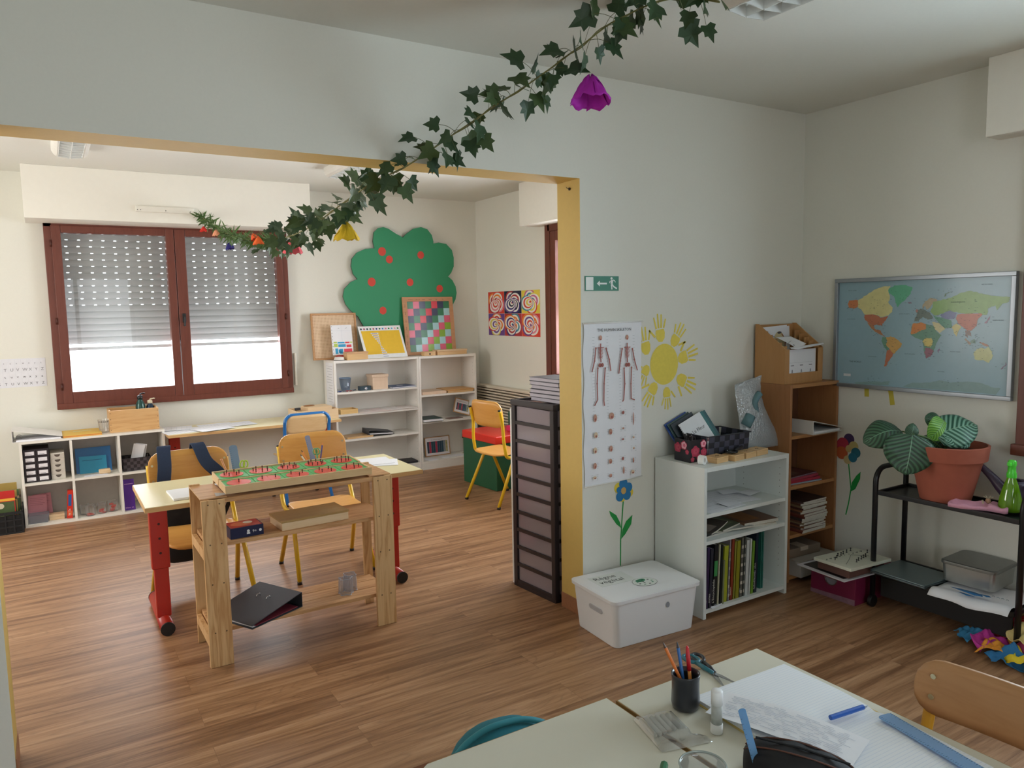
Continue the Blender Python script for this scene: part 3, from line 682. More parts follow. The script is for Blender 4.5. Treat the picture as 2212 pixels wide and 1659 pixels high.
for i, (p, s) in enumerate(zip(MAPT, names)):
    m.text(s, (XM, p[0], p[1]), .012 if i == 0 else .0065, u=(0, -1, 0), m=NI)
m.box(XM, -.330, 1.088, XM+.0005, -.288, 1.102, NI+1)
for k in range(330):   # place names as tiny strokes, thicker over land
    reg = list(MAP.values())[rs.randrange(len(MAP))]
    cx_ = sum(p[0] for p in reg)/len(reg)+rs.uniform(-.045, .045); cz = sum(p[1] for p in reg)/len(reg)+rs.uniform(-.035, .035)
    if not (fa+.03 < cx_ < fb-.04 and fz0+.03 < cz < fz1-.03): continue
    L = rs.uniform(.003, .010)
    m.poly([(XM, cx_, cz), (XM, cx_-L, cz), (XM, cx_-L, cz+.0011), (XM, cx_, cz+.0011)], NI)
m.build('map_print', mats, t, recalc=False)

# art poster of six pattern squares on the back room's right wall
t = thing('art_poster', 'poster of six colourful curved pattern drawings on the back room side wall', 'poster', (XR-.001, 3.115, 1.435))
m = MB(); m.box(-.0015, -.45, -.208, 0, .45, .208, 0)
pal = ['#d8432f', '#e58a9a', '#e9822e', '#3b2f7a', '#232642', '#e3cf4a', '#3f8fa6', '#2f7a4f', '#b2333a', '#6f4a92', '#c96a96', '#8fb6b4']
mats = [mat('#eeeae4', .7)]+[mat(c, .7) for c in pal]
rs = random.Random(11)
cells = [([0, 1, 8, 2], -1), ([4, 3, 9, 8], -1), ([5, 0, 6, 10], -1), ([9, 5, 0, 2], 1), ([8, 3, 2, 6], 1), ([0, 9, 2, 1], 1)]
for ci, (cs, _) in enumerate(cells):
    cxl = .30-(ci % 3)*.30; czl = .104 if ci < 3 else -.104
    lay = 0
    m.poly([(-.0018, cxl+a*.149, czl+b*.103) for a, b in ((-1, -1), (1, -1), (1, 1), (-1, 1))], cs[0]+1)
    for pt_ in range(4):
        ang = PI/2*pt_+.5+ci*.4
        for r in range(7, 0, -1):
            rr = r/7; lay += 1
            ca, sa = math.cos(ang), math.sin(ang); ox = cxl+ca*.062*rr; oz = czl+sa*.046*rr
            pts = []
            for i in range(18):
                a = 2*PI*i/18; ex = ox+math.cos(a)*.105*rr*(1 if pt_ % 2 else .85); ez = oz+math.sin(a)*.070*rr
                pts.append((-.0019-.00004*lay, max(cxl-.147, min(cxl+.147, ex)), max(czl-.101, min(czl+.101, ez))))
            m.poly(pts, 0 if r % 2 == 0 else cs[(pt_+r//2) % 4]+1)
    m.ell((-.0032, cxl, czl), .012, .010, (0, 1, 0), (0, 0, 1), m=cs[1]+1)
m.build('sheet', mats, t, recalc=False)

# alphabet sheet
t = thing('alphabet_poster', 'white alphabet poster with handwriting rows left of the window', 'poster', (-2.62, YB-.001, 1.078))
m = MB(); m.box(-.50, -.0012, -.105, .50, 0, .105, 0)
al = 'abcdefghijklmnopqrstuvwxyz'
for i in range(26):
    x = -.485+i*.0381
    m.text(al[i].lower(), (x, -.0016, .066), .018, m=1); m.text(al[i].upper(), (x, -.0016, .014), .030, m=1)
    m.text(al[i].lower(), (x, -.0016, -.036), .026, m=2); m.text(al[i].upper(), (x, -.0016, -.088), .026, m=2)
for i in range(1, 26): m.box(-.492+i*.0381, -.0015, -.1, -.4915+i*.0381, -.0012, .1, 3)
m.build('sheet', [mat('#e3e4ea', .7), mat('#7f7f86', .7), mat('#4a4a50', .7), mat('#c9cad2', .7)], t, recalc=False)

# big apple-tree board
tm = mat('#2f9467', .55, vary=.05, scale=3, bump=.05); ed = mat('#3f5a44', .6)
m = MB(); YT = 3.760
pts = [(a, YT, b) for a, b in TREE]
m.prism(pts, (0, -.016, 0), 0, 1)
tr = m.build('tree_cutout', [tm, ed], recalc=True)
tag(tr, 'large green wooden tree shape standing behind the shelves on the wall', 'decoration')
for i, c in enumerate(APPLES):
    r = .036 if i not in (0, 3) else .04
    MB().ell((c[0], YT-.0168, c[1]), r*.95, r, m=0, n=24).build('red_apple', mat('#d94a3a', .6, vary=.06), tr, recalc=False)
# ---------------------------------------------------------------- back room furniture
lam = mat('#eeeae0', .45, vary=.015, name='white_melamine')
pine = wood('#dcb27c', '#c08c52', 0, 6, 9, .5, .45, 'pine')
pinev = wood('#dcb27c', '#c08c52', 2, 6, 9, .5, .5, 'pine')
beech = wood('#e2bd8a', '#cfa066', 0, 8, 16, .42, .25, 'beech')
lightw = wood('#e9cda6', '#d8b384', 0, 8, 14, .5, .25, 'light_wood')
def bx(name, d, m, label, cat, loc, rotz=0, group=None, bevel=.002):
    o = MB().box(-d[0]/2, -d[1]/2, 0, d[0]/2, d[1]/2, d[2]).build(name, m, bevel=bevel, loc=loc, rotz=rotz)
    return tag(o, label, cat, group)
def sheet(name, label, cat, loc, w_, h_, rotz=0, col=None, lines=0, th=.0012, group=None, extra=None, lw=.0008, mcol=None):
    """a sheet of paper lying flat; optional printed lines"""
    m = MB(); m.box(-w_/2, -h_/2, 0, w_/2, h_/2, th, 0)
    rs_ = random.Random(int(w_*1e4)+lines)
    for i in range(lines):
        y_ = h_/2-(i+1)*h_/(lines+1); L = w_*rs_.uniform(.55, .86)
        m.box(-w_*.43, y_, th, -w_*.43+L, y_+lw, th+.0002, 1)
    o = m.build(name, [col or paper, mcol or mat('#9aa2ad', .8)], loc=loc, rotz=rotz)
    return tag(o, label, cat, group)

# cube storage unit
t = thing('cube_storage', 'low white storage unit of six open cubes under the window', 'shelf', (-2.318, 3.43, 0))
W_, D_, H_ = .933, .34, .613; tk = .016
for a in (0, W_-tk): MB().box(a, 0, 0, a+tk, D_, H_-tk).build('side_panel', lam, t)
MB().box(0, 0, H_-tk, W_, D_, H_).build('top', lam, t, bevel=.001)
for x in (.305, .612): MB().box(x, .002, tk, x+tk, D_-.003, H_-tk).build('divider', lam, t)
for a, b in ((tk, .305), (.305+tk, .612), (.612+tk, W_-tk)):
    MB().box(a, .002, .298, b, D_-.003, .298+tk).build('shelf', lam, t)
MB().box(tk, 0, 0, W_-tk, D_, tk).build('bottom', lam, t)
MB().box(tk, D_-.004, tk, W_-tk, D_, H_-tk).build('back', mat('#d9d2cc', .7), t)
# contents
bk = mat('#2b2228', .5); lb = mat('#e9e6ea', .7)
t = thing('drawer_box', 'dark brown box of ten small labelled drawers in the top left cube', 'drawer box', (-2.222, 3.47, .3142))
MB().box(-.078, 0, 0, .078, .2, .236).build('case', bk, t, bevel=.002)
for i in range(2):
    for j in range(5):
        x = -.075+i*.0765; z = .004+j*.046
        d = MB().box(x, -.006, z, x+.073, .002, z+.042).build('drawer', bk, t, bevel=.0015)
        MB().box(x+.010, -.0075, z+.008, x+.064, -.006, z+.034).box(x+.018, -.008, z+.012, x+.05, -.0075, z+.014, 1).build('label_card', [lb, mat('#55505a', .8)], d)
t = thing('drawer_box', 'white box of five small drawers with round cut-outs beside the dark drawer box', 'drawer box', (-2.094, 3.49, .3142))
MB().box(-.044, 0, 0, .044, .18, .192).build('case', lam, t, bevel=.002)
for j in range(5):
    z = .004+j*.037
    d = MB().box(-.040, -.004, z, .040, .002, z+.034).build('drawer', mat('#d6d0c6', .6), t, bevel=.001)
    m = MB(); m.prism([(.018*math.cos(PI+PI*i/10), -.0045, z+.030+.018*math.sin(PI+PI*i/10)) for i in range(11)], (0, -.0008, 0)); m.build('finger_hole', mat('#5d544c', .7), d)
o = MB().prism([(-.118, 0, 0), (.118, 0, 0), (.118, 0, .19), (-.118, 0, .19)], (0, .006, 0)).build('folder', mat('#1f6fb0', .3, coat=.4), bevel=.001)
o.location = (-1.862, 3.60, .3145); o.rotation_euler = (-.28, 0, 0)
tag(o, 'blue plastic folder leaning upright in the top middle cube', 'folder')
o = MB().prism([(-.09, 0, 0), (.09, 0, 0), (.09, 0, .125), (-.09, 0, .13)], (0, .0015, 0)).box(-.07, -.0005, .095, .06, 0, .099, 1).build('card', [mat('#2f9bc4', .4), mat('#1c5f8c', .5)])
o.location = (-1.868, 3.578, .3145); o.rotation_euler = (-.30, 0, 0)
tag(o, 'smaller light blue card leaning against the blue folder', 'card')
sheet('paper_sheet', 'white leaflet with a dark stripe lying in the top middle cube', 'paper', (-1.86, 3.475, .3145), .15, .08, .05, lines=3)
bx('wooden_box', (.078, .04, .034), lightw, 'small round-edged light wooden box in front of the blue folder', 'box', (-1.80, 3.50, .3162), .05, bevel=.008)
wick = mat('#4b4347', .6, vary=.5, scale=70, name='woven_strap')
def basket(name, label, loc, w_, d_, h_, rotz, mats, nx=8, nz=4, flare=.012):
    t = thing(name, label, 'basket', loc, rotz)
    def side(p0, p1, n):
        m = MB()
        for i in range(n):
            for j in range(nz):
                f0, f1 = i/n, (i+1)/n; z0, z1 = h_*j/nz, h_*(j+1)/nz
                o0 = flare*z0/h_; o1 = flare*z1/h_
                out = Vector((p1[1]-p0[1], -(p1[0]-p0[0]), 0)).normalized()
                up = .0018 if (i+j) % 2 else 0
                P = []
                for f, z, o_ in ((f0, z0, o0), (f1, z0, o0), (f1, z1, o1), (f0, z1, o1)):
                    b = Vector(p0).lerp(Vector(p1), f); b.z = z; b += out*(o_+up)
                    P.append(b)
                m.prism(P, out*-.003, (i+j) % 2, (i+j) % 2)
        return m
    c = [(-w_/2, -d_/2, 0), (w_/2, -d_/2, 0), (w_/2, d_/2, 0), (-w_/2, d_/2, 0)]
    b = MB()
    for i in range(4):
        q = side(c[i], c[(i+1) % 4], nx if i % 2 == 0 else max(4, int(nx*d_/w_)))
        base = len(b.v); b.v += q.v; b.f += [tuple(k+base for k in f) for f in q.f]; b.m += q.m
    b.box(-w_/2, -d_/2, 0, w_/2, d_/2, .004)
    b.build('weave', mats, t)
    r = [(x*(1+2*flare/w_), y_*(1+2*flare/d_), h_+.001) for x, y_, _ in c]
    MB().tube(r, .0035, 6, closed=True).build('rim', mats[0], t)
    return t
wk = [mat('#2e282c', .6), mat('#4d464b', .55)]
basket('basket', 'dark brown woven basket in the top right cube', (-1.585, 3.545, .3145), .18, .15, .095, 0, wk, 8, 4, .008)
for k, (x, a) in enumerate(((-1.60, .1), (-1.575, -.05))):
    o = MB().box(-.04, -.001, 0, .04, .001, .19).build('paper_sheet', paper); o.location = (x, 3.52+.02*k, .322); o.rotation_euler = (.05, .22+a*.3, -.2+a)
    tag(o, ('front' if k == 0 else 'rear')+' white card standing tilted in the dark woven basket', 'card', 'cards in the dark basket')
pk = mat('#dd9aa8', .7)
for k, (x, y_, rz) in enumerate(((-2.245, 3.60, .04), (-2.205, 3.64, -.05))):
    m = MB(); m.box(-.058, 0, 0, .058, .0015, .172, 0)
    for q in range(5): m.box(-.045, -.0004, .15-q*.012, .045-.012*(q % 3), 0, .1515-q*.012, 1)
    o = m.build('card', [pk, mat('#9c5565', .8)]); o.location = (x, y_, .0175); o.rotation_euler = (-.12, .05*(1-2*k), rz)
    tag(o, 'pink printed card leaning in the bottom left cube, '+('front one' if k == 0 else 'one behind the other'), 'card', 'pink cards')
clear = thinglass('#dfe6ee', .35, .12, .9, 'clear_plastic', .35, '#b9bfca')
jarg = thinglass('#ffffff', .35, .03, .93, 'jar_glass', .07, '#dfe4e6')
t = thing('plastic_basket', 'translucent grey plastic basket in front of the pink cards', 'basket', (-2.236, 3.505, .0165))
m = MB()
for a, b in (((-.055, -.04), (.055, -.04)), ((.055, -.04), (.055, .04)), ((.055, .04), (-.055, .04)), ((-.055, .04), (-.055, -.04))):
    m.poly([(a[0], a[1], 0), (b[0], b[1], 0), (b[0]*1.16, b[1]*1.16, .058), (a[0]*1.16, a[1]*1.16, .058)])
m.box(-.055, -.04, 0, .055, .04, .002)
m.build('tub', clear, t); MB().tube([(x*1.16, y_*1.16, .058) for x, y_ in ((-.055, -.04), (.055, -.04), (.055, .04), (-.055, .04))], .0025, 6, closed=True).build('rim', clear, t)
t = thing('wooden_box', 'small flat wooden box with lid beside the grey plastic basket', 'box', (-2.125, 3.53, .0165))
MB().box(-.047, -.035, 0, .047, .035, .022).build('base', lightw, t, bevel=.001); MB().box(-.048, -.036, .023, .048, .036, .040).build('lid', lightw, t, bevel=.001)
m = MB(); m.box(-.018, -.02, 0, .018, .02, .205, 0); m.box(-.012, -.0208, .09, .008, -.02, .175, 1); m.box(-.014, -.0206, .02, .014, -.02, .055, 2); m.scrib(5, (.004, -.0212, .022), .020, u=(0, 0, 1), v=(-1, 0, 0), m=3)
o = m.build('glue_packet', [mat('#d8331f', .4), mat('#2d5fa8', .5), mat('#ef6a3a', .5), white], bevel=0); o.location = (-2.046, 3.50, .0182); o.rotation_euler = (0, .08, 0)
tag(o, 'red glue packet standing against the divider in the bottom left cube', 'packet')
def jar(loc, label, red, r=.033, h=.078):
    t = thing('glass_jar', label, 'jar', loc, random.uniform(0, 6), 'small glass jars')
    MB().lathe([(r*.9, 0), (r, .006), (r, h*.8), (r*.92, h*.92), (r*.96, h)], n=20).build('glass', jarg, t, smooth=True)
    MB().tube([(r*.96*math.cos(a*PI/10), r*.96*math.sin(a*PI/10), h) for a in range(20)], .0013, 5, closed=True).build('rim', jarg, t, smooth=True)
    if red:
        m = MB(); rs = random.Random(int(loc[0]*1000))
        for i in range(5):
            x, y_ = rs.uniform(-.012, .012), rs.uniform(-.012, .012); z = .003+i*.006*red
            m.box(x-.011, y_-.011, z, x+.011, y_+.011, z+.005*red)
        m.build('paper_slips', mat('#e2463f', .6), t)
    return t
jar((-1.948, 3.545, .0165), 'empty glass jar standing at the left behind another jar', 0)
jar((-1.912, 3.485, .0165), 'glass jar with a little red paper, foremost of the four jars', .4)
jar((-1.836, 3.51, .0165), 'half filled glass jar between two others in the middle cube', 1.0)
jar((-1.762, 3.53, .0165), 'glass jar with a red square label nearest the right divider', 1.9, .036)
m = MB(); m.box(-.036, 0, 0, .036, .008, .235, 0); m.scrib(8, (-.030, -.0006, .015), .014, m=1); m.box(-.030, -.0004, .198, .030, 0, .201, 1)
o = m.build('notebook', [mat('#54298a', .4), mat('#d9a8d8', .6)]); o.location = (-1.650, 3.47, .0182); o.rotation_euler = (-.04, 0, 0)
tag(o, 'purple notebook standing in the bottom right cube', 'notebook')
# on top of the cube unit
def binder(name, label, loc, rotz, col, w_=.285, d_=.30, th=.07, inner='#3c3f2e', wedge=True, tilt=0, rings=True):
    t = thing(name, label, 'binder', loc, rotz); c = mat(col, .45)
    t.rotation_euler[0] = tilt
    MB().box(0, 0, 0, w_, d_, .003).build('back_cover', c, t)
    MB().box(-.003, 0, 0, 0, d_, th).build('spine', c, t, bevel=.001)
    hh = th; e = .018
    MB().prism([(0, 0, hh-.003), (w_, 0, e), (w_, 0, e+.003), (0, 0, hh)], (0, d_, 0)).build('front_cover', c, t)
    MB().box(.02, .01, .0035, w_-.01, d_-.01, .014).build('pages', paper, t)
    m = MB()
    for y_ in (d_*.38, d_*.62): m.tube(arc((.035, y_, .014), .018, 0, PI, 8), .002, 6)
    m.build('rings', chromem, t)
    return t
binder('ring_binder', 'white ring binder lying open-edged on the left end of the cube unit', (-2.352, 3.43, .6135), 0, '#eeeae6', .30, .28, .085)
o = MB().box(-.125, -.15, 0, .125, .15, .003).box(-.122, -.148, .0032, .123, .147, .012, 1).box(-.125, -.15, .0125, .125, .15, .0145).box(-.05, .03, .0146, .07, .07, .0149, 2).build('folder', [mat('#edc24f', .5), mat('#d98d4b', .6), mat('#e8dca0', .6)], loc=(-1.93, 3.60, .6135), rotz=.03)
tag(o, 'yellow cardboard folder lying on the cube unit beside the white binder', 'folder')
t = thing('drinking_glass', 'clear glass with printed motifs beside the wooden crate', 'glass', (-1.782, 3.56, .6135))
MB().lathe([(.028, 0), (.030, .008), (.034, .05), (.039, .098)], n=24).build('glass', jarg, t, smooth=True)
m = MB()
for i in range(7):
    a = -2.6+i*.35; c_, s_ = math.cos(a), math.sin(a)
    m.poly([((.0385)*math.cos(a+d_), .0385*math.sin(a+d_), z) for d_, z in ((-.08, .078), (.08, .078), (.05, .090), (-.03, .092))])
m.build('motif', mat('#4a4038', .7), t)
t = thing('wooden_crate', 'open pine crate with bottles inside on the right end of the cube unit', 'crate', (-1.578, 3.60, .6135))
for a, b, nm in (((-.168, -.11), (.168, -.098), 'front_board'), ((-.168, .098), (.168, .11), 'back_board'), ((-.168, -.098), (-.156, .098), 'end_board'), ((.156, -.098), (.168, .098), 'end_board')):
    MB().box(a[0], a[1], 0, b[0], b[1], .165).build(nm, pine, t, bevel=.001)
MB().box(-.156, -.098, 0, .156, .098, .008).build('bottom', pine, t)
m = MB()
for x in (-.160, .160):
    for z in (.02, .06, .10, .145): m.ell((x, -.1104, z), .0028, .0028, n=8)
m.build('nail', mat('#5b3b22', .5), t, recalc=False)
def bottle(label, loc, body, cap, h=.23, r=.034):
    t = thing('water_bottle', label, 'bottle', loc)
    MB().lathe([(r*.95, 0), (r, .01), (r, h*.62), (r*.85, h*.72), (r*.5, h*.80), (r*.5, h*.83)], n=24, capt=True).build('body', mat(body, .25, .3, coat=.3), t, smooth=True)
    MB().lathe([(r*.55, h*.83), (r*.6, h*.85), (r*.55, h*.93), (r*.2, h*.95)], n=20, capt=True).build('cap', mat(cap, .4), t, smooth=True)
    MB().tube([(0, 0, h*.93), (.004, 0, h*.98), (.03, 0, h*1.0), (.036, 0, h*.985)], .005, 8).build('spout', mat(cap, .4), t, smooth=True)
bottle('dark green metal water bottle with black spout in the pine crate', (-1.520, 3.62, .6225), '#1d4a44', '#15181b', .262)
bottle('dark blue bottle with cream cap at the right of the pine crate', (-1.452, 3.63, .6225), '#17314a', '#d9cdb0', .215, .032)

# black milk crate with magazines at the far left
t = thing('plastic_crate', 'black plastic slatted crate with magazines at the left frame edge', 'crate', (-2.475, 3.47, 0))
m = MB()
bp = mat('#1d1f22', .5)
for (x0_, y0_, x1_, y1_) in ((-.15, -.15, .15, -.145), (-.15, .145, .15, .15), (-.15, -.15, -.145, .15), (.145, -.15, .15, .15)):
    for z in (.0, .045, .09, .135): m.box(x0_, y0_, z, x1_, y1_, z+(.012 if z < .13 else .02))
    if abs(x1_-x0_) > .1:
        for k in range(7): x = x0_+(x1_-x0_-.008)*k/6; m.box(x, y0_-.002, 0, x+.008, y1_+.002, .15)
    else:
        for k in range(7): y_ = y0_+(y1_-y0_-.008)*k/6; m.box(x0_-.002, y_, 0, x1_+.002, y_+.008, .15)
m.build('lattice', bp, t); m = MB(); m.box(-.145, -.145, .0, .145, .145, .004); m.box(-.143, -.1435, .006, .143, -.1415, .13); m.build('lining', mat('#121315', .6), t)
cols = [('#c2201c', '#e8b13a'), ('#b89a4a', '#3c2f22'), ('#4d6d3a', '#cbb58c'), ('#8a7a5a', '#5a3f2a')]
for k, (a, b) in enumerate(cols):
    m = MB(); m.box(-.105, -.004, 0, .105, .004, .285-k*.004, 0)
    m.box(-.105, -.0045, .215, .105, -.004, .232, 1); m.box(-.100, -.0045, .015, .100, -.004, .21, 2)
    for q in range(14): m.ell((random.uniform(-.08, .08), -.005-.0001*q, random.uniform(.04, .19)), random.uniform(.01, .028), random.uniform(.012, .03), m=3+q % 3, n=12)
    if k == 0: m.scrib(8, (-.1, -.0062, .240), .03, m=1)
    o = m.build('magazine', [mat(a, .3), mat(b, .3), mat('#46582f', .35, vary=.3, scale=40), mat('#d8cbb0', .4), mat('#5d4028', .4), mat('#7c8a58', .4)], recalc=False)
    o.location = (-2.47+(.012*k), 3.375+k*.028, .0065); o.rotation_euler = (-.10+.01*k, 0, .03*(k-1))
    tag(o, ['red-topped nature magazine standing foremost in the black crate', 'tan magazine just behind the foremost one in the crate', 'green magazine third from the front of the black crate', 'brown magazine at the back of the black crate'][k], 'magazine', 'magazines in the black crate')
bx('folder', (.23, .006, .305), mat('#b79b54', .5), 'mustard cardboard folder standing at the very back of the black crate', 'folder', (-2.47, 3.585, .006))

# school desks
desktop = mat('#eadfb4', .38, vary=.02, name='cream_laminate'); edgew = wood('#d9b27c', '#c09058', 0, 10, 10, .5, .2, 'edge_band')
red = mat('#b3281c', .32, vary=.05, coat=.2, name='red_enamel')
def desk(label, loc, rotz, L, D, H, legc, post_y=None, top=None, edge=None, group=None):
    t = thing('school_desk', label, 'desk', loc, rotz, group)
    MB().box(-L/2, -D/2, H-.022, L/2, D/2, H-.0215, 0).box(-L/2+.002, -D/2+.002, H-.0215, L/2-.002, D/2-.002, H, 0).build('tabletop', top or desktop, t, bevel=.002)
    m = MB()
    for q in ((-L/2-.001, -D/2-.001, L/2+.001, -D/2+.002), (-L/2-.001, D/2-.002, L/2+.001, D/2+.001), (-L/2-.001, -D/2+.002, -L/2+.002, D/2-.002), (L/2-.002, -D/2+.002, L/2+.001, D/2-.002)): m.box(q[0], q[1], H-.0225, q[2], q[3], H-.002)
    m.build('edge_band', edge or edgew, t)
    py = 0 if post_y is None else post_y
    for s in (-1, 1):
        x = s*(L/2-.075)
        m = MB(); m.box(x-.032, py-.02, .055, x+.032, py+.02, H*.50); m.box(x-.040, py-.026, H*.45, x+.040, py+.026, H-.0225)
        m.box(x-s*.16, py-.02, H-.055, x, py+.02, H-.0235)
        lg = m.build('leg', legc, t, bevel=.006)
        MB().tube([(x, py-.12, .034), (x, py+.35, .034)], .031, 16).build('foot', legc, lg, smooth=True)
        for ya in (py-.128, py+.349): MB().tube([(x, ya, .034), (x, ya+.009, .034)], .0318, 16).build('end_cap', blackm, lg, smooth=False)
        m = MB()
        for z in (.10, .17, .24): m.ell((x+s*0, py-.0265, H-.06-z+.02), .006, .006, n=10)
        m.build('screw', mat('#3a0f0b', .5), lg, recalc=False)
    MB().box(-L/2+.08, py+.03, H-.06, L/2-.08, py+.05, H-.0235).build('rail', legc, t)
    return t
DKZ = .65
desk('cream double school desk with red legs in the middle of the back room', (-1.129, 1.038, 0), 0, 1.325, .535, DKZ, red, 0)
desk('cream double school desk with red legs against the wall under the window', (-.715, 3.49, 0), .0, 1.33, .46, .588, red, .07)

# chairs
yel_e = mat('#e3b820', .32, vary=.05, coat=.2, name='yellow_enamel')
ply = wood('#e3a95a', '#d1913e', 0, 5, 9, .35, .35, 'plywood')
ply2 = wood('#dfc092', '#caa26c', 0, 5, 9, .38, .3, 'plywood')
def make_chair(label, loc, rotz, tubec, wood_, H=.38, top=.77, wd=.40, loop=False, bw=.38, bh=.19, bo=0.0, br=.07):
    t = thing('school_chair', label, 'chair', loc, rotz)
    x = wd/2
    sp = MB()
    rpanel(sp, .37, .36, .011, .075, lambda a, b: -.10*max(0, b-.10)*2.2-.012*(1-(a/.19)**2)+.03*max(0, -.12-b), (1, 0, 0), (0, 1, 0), (0, 0, 1), (0, .015, H-.006), nx=8, ny=12)
    sp.build('seat', wood_, t, smooth=True)
    bp_ = MB()
    rpanel(bp_, bw, bh, .011, br if not loop else .045, lambda a, b: -.022*(1-(a/.2)**2)-.03-(b)*.16, (1, 0, 0), (0, 0, 1), (0, 1, 0), (0, -.165+bo, top-bh/2), nx=10, ny=6)
    bp_.build('backrest', wood_, t, smooth=True)
    if loop:
        P = [(-x, -.12, H-.06)]+[(-x, -.185, H+.10), (-x, -.20, top-.10)]+arc((-x+.06, -.215, top-.055), .06, PI, PI/2, 6)+arc((x-.06, -.215, top-.055), .06, PI/2, 0, 6)+[(x, -.20, top-.10), (x, -.185, H+.10), (x, -.12, H-.06)]
        MB().tube(smooth_path(P, 3), .0125, 12).build('back_frame', tubec, t, smooth=True)
    for s in (-1, 1):
        if not loop:
            P = [(s*x*.93, -.225+bo, top-.065), (s*x*.93, -.200+bo, top-.17), (s*x*.96, -.178+bo*.7, H+.11), (s*x*.98, -.15+bo*.4, H+.035), (s*x*.97, -.11, H-.018), (s*x*.90, -.05, H-.034), (s*x*.84, .10, H-.034)]
            u_ = MB().tube(smooth_path(P, 5), .0125, 12).build('upright', tubec, t, smooth=True)
            m = MB(); m.tube([(s*x*.93, -.2255+bo, top-.067), (s*x*.93, -.2275+bo, top-.058)], .0122, 12); m.build('end_cap', blackm, u_, smooth=True)
            m = MB()
            for z in (top-.06, top-.135): m.lathe([(.006, 0), (.005, .002), (.002, .003)], n=10)
            # rivets on the sitter's side of the backrest
            m = MB()
            for z in (-.175*bh, .2*bh):
                cy = -.165+bo-.03-z*.16+.0065
                m.tube([(s*x*.86, cy-.001, top-bh/2+z), (s*x*.86, cy+.0018, top-bh/2+z)], .006, 10)
            m.build('rivet', mat('#d8cfae', .3, .8), u_)
        for f, ye in ((1, .205), (-1, -.205)):
            P = [(s*x*.88, -.02*0+f*.012, H-.036), (s*x*.94, f*.05, H-.07), (s*x*1.03, ye, .012)]
            l = MB().tube([P[0], (s*x*.90, f*.035, H-.045), P[1], P[2]], .0125, 12).build('leg', tubec, t, smooth=True)
            MB().tube([(s*x*1.027, ye-f*.004, .018), (s*x*1.032, ye, .0)], .0138, 12).build('foot_cap', blackm, l, smooth=True)
    return t
make_chair('yellow school chair with dark backpack hanging on its back, left place of the desk', (-1.495, 1.29, 0), PI+.03, yel_e, ply, .38, .765, .42, bw=.40, bh=.215)
make_chair('yellow school chair at the right place of the middle desk', (-.795, 1.42, 0), PI-.02, yel_e, ply, .38, .765, .42, bw=.40, bh=.215)
make_chair('blue-framed school chair at the desk under the window', (-.44, 3.12, 0), 0.0, mat('#1e6fb8', .3, coat=.2), ply2, .37, .70, .345, True, .31, .15)
make_chair('yellow school chair seen from behind next to the green toy box', (.84, 2.13, 0), -PI/2+.12, yel_e, ply, .40, .795, .40, bw=.375, bh=.20, bo=.06)

# backpack hanging behind the left chair
navy = mat('#24334f', .8, vary=.15, scale=120, bump=.2, name='navy_cloth'); blk = mat('#15161a', .85, vary=.1)
t = thing('backpack', 'black and navy backpack hanging behind the left yellow chair', 'backpack', (-1.495, 1.29, 0))
m = MB(); rings = [(.13, .05, .13), (.165, .075, .16), (.175, .085, .24), (.172, .085, .42), (.16, .075, .52), (.12, .05, .585)]
N = 20; R_ = []
for a, b, z in rings: R_.append([m.pt((math.copysign(abs(math.cos(2*PI*i/N))**.6, math.cos(2*PI*i/N))*a, .315+math.copysign(abs(math.sin(2*PI*i/N))**.6, math.sin(2*PI*i/N))*b, z)) for i in range(N)])
for a, b in zip(R_, R_[1:]):
    for i in range(N): m.face((a[i], a[(i+1) % N], b[(i+1) % N], b[i]))
m.face(R_[0]); m.face(R_[-1]); m.build('bag', blk, t, smooth=True, sub=1)
def strap(P, wd, th, nm, mt):
    m = MB(); pts = smooth_path(P, 5); L = []
    for i, p in enumerate(pts):
        d = (pts[min(i+1, len(pts)-1)]-pts[max(i-1, 0)]).normalized(); sd = Vector((1, 0, 0)); sd = (sd-d*sd.dot(d)).normalized(); nn = d.cross(sd)*th/2; sd = sd*wd/2
        L.append([m.pt(p+sd+nn), m.pt(p-sd+nn), m.pt(p-sd-nn), m.pt(p+sd-nn)])
    for a, b in zip(L, L[1:]):
        for i in range(4): m.face((a[i], a[(i+1) % 4], b[(i+1) % 4], b[i]))
    m.face(L[0]); m.face(L[-1])
    return m.build(nm, mt, t, bevel=.002)
for x, dx in ((-.125, -.02), (.035, .13)):
    strap([(x, .26, .54), (x, .245, .70), (x+.004, .226, .786), (x+dx*.1, .190, .778), (x+dx*.3, .150, .70), (x+dx*.8, .135, .62), (x+dx, .150, .535)], .066, .008, 'shoulder_strap', navy)
    strap([(x+dx, .150, .535), (x+dx*1.2, .20, .47), (x+dx, .27, .36)], .025, .003, 'webbing', blk)
# ---------------------------------------------------------------- things on the middle desk
sheet('writing_pad', 'thick white writing pad on the left half of the middle desk', 'writing pad', (-1.535, .935, DKZ+.001), .27, .20, .03, th=.010, lines=0)
tag(MB().tube([(0, 0, 0), (.10, -.035, 0)], .0042, 8).build('pen', mat('#3a2226', .3), smooth=True, loc=(-1.475, .955, DKZ+.016)), 'dark brown pen lying on the writing pad', 'pen')
cupg = thinglass('#eef4f4', .4, .03, .92, 'tumbler', .12, '#dfe4e6')
def cup(label, loc, r=.036, h=.07):
    t = thing('glass_cup', label, 'cup', loc)
    MB().lathe([(r*.9, 0), (r*.95, .004), (r, h), (r*.94, h), (r*.9, .006)], n=24).build('glass', cupg, t, smooth=True)
    return t
cup('low clear glass cup holding a ruler and scissors at the left of the fraction tray', (-1.375, .90, DKZ+.001))
cup('clear glass cup holding pencils and green scissors, half hidden by the fraction tray', (-.955, 1.03, DKZ+.001))
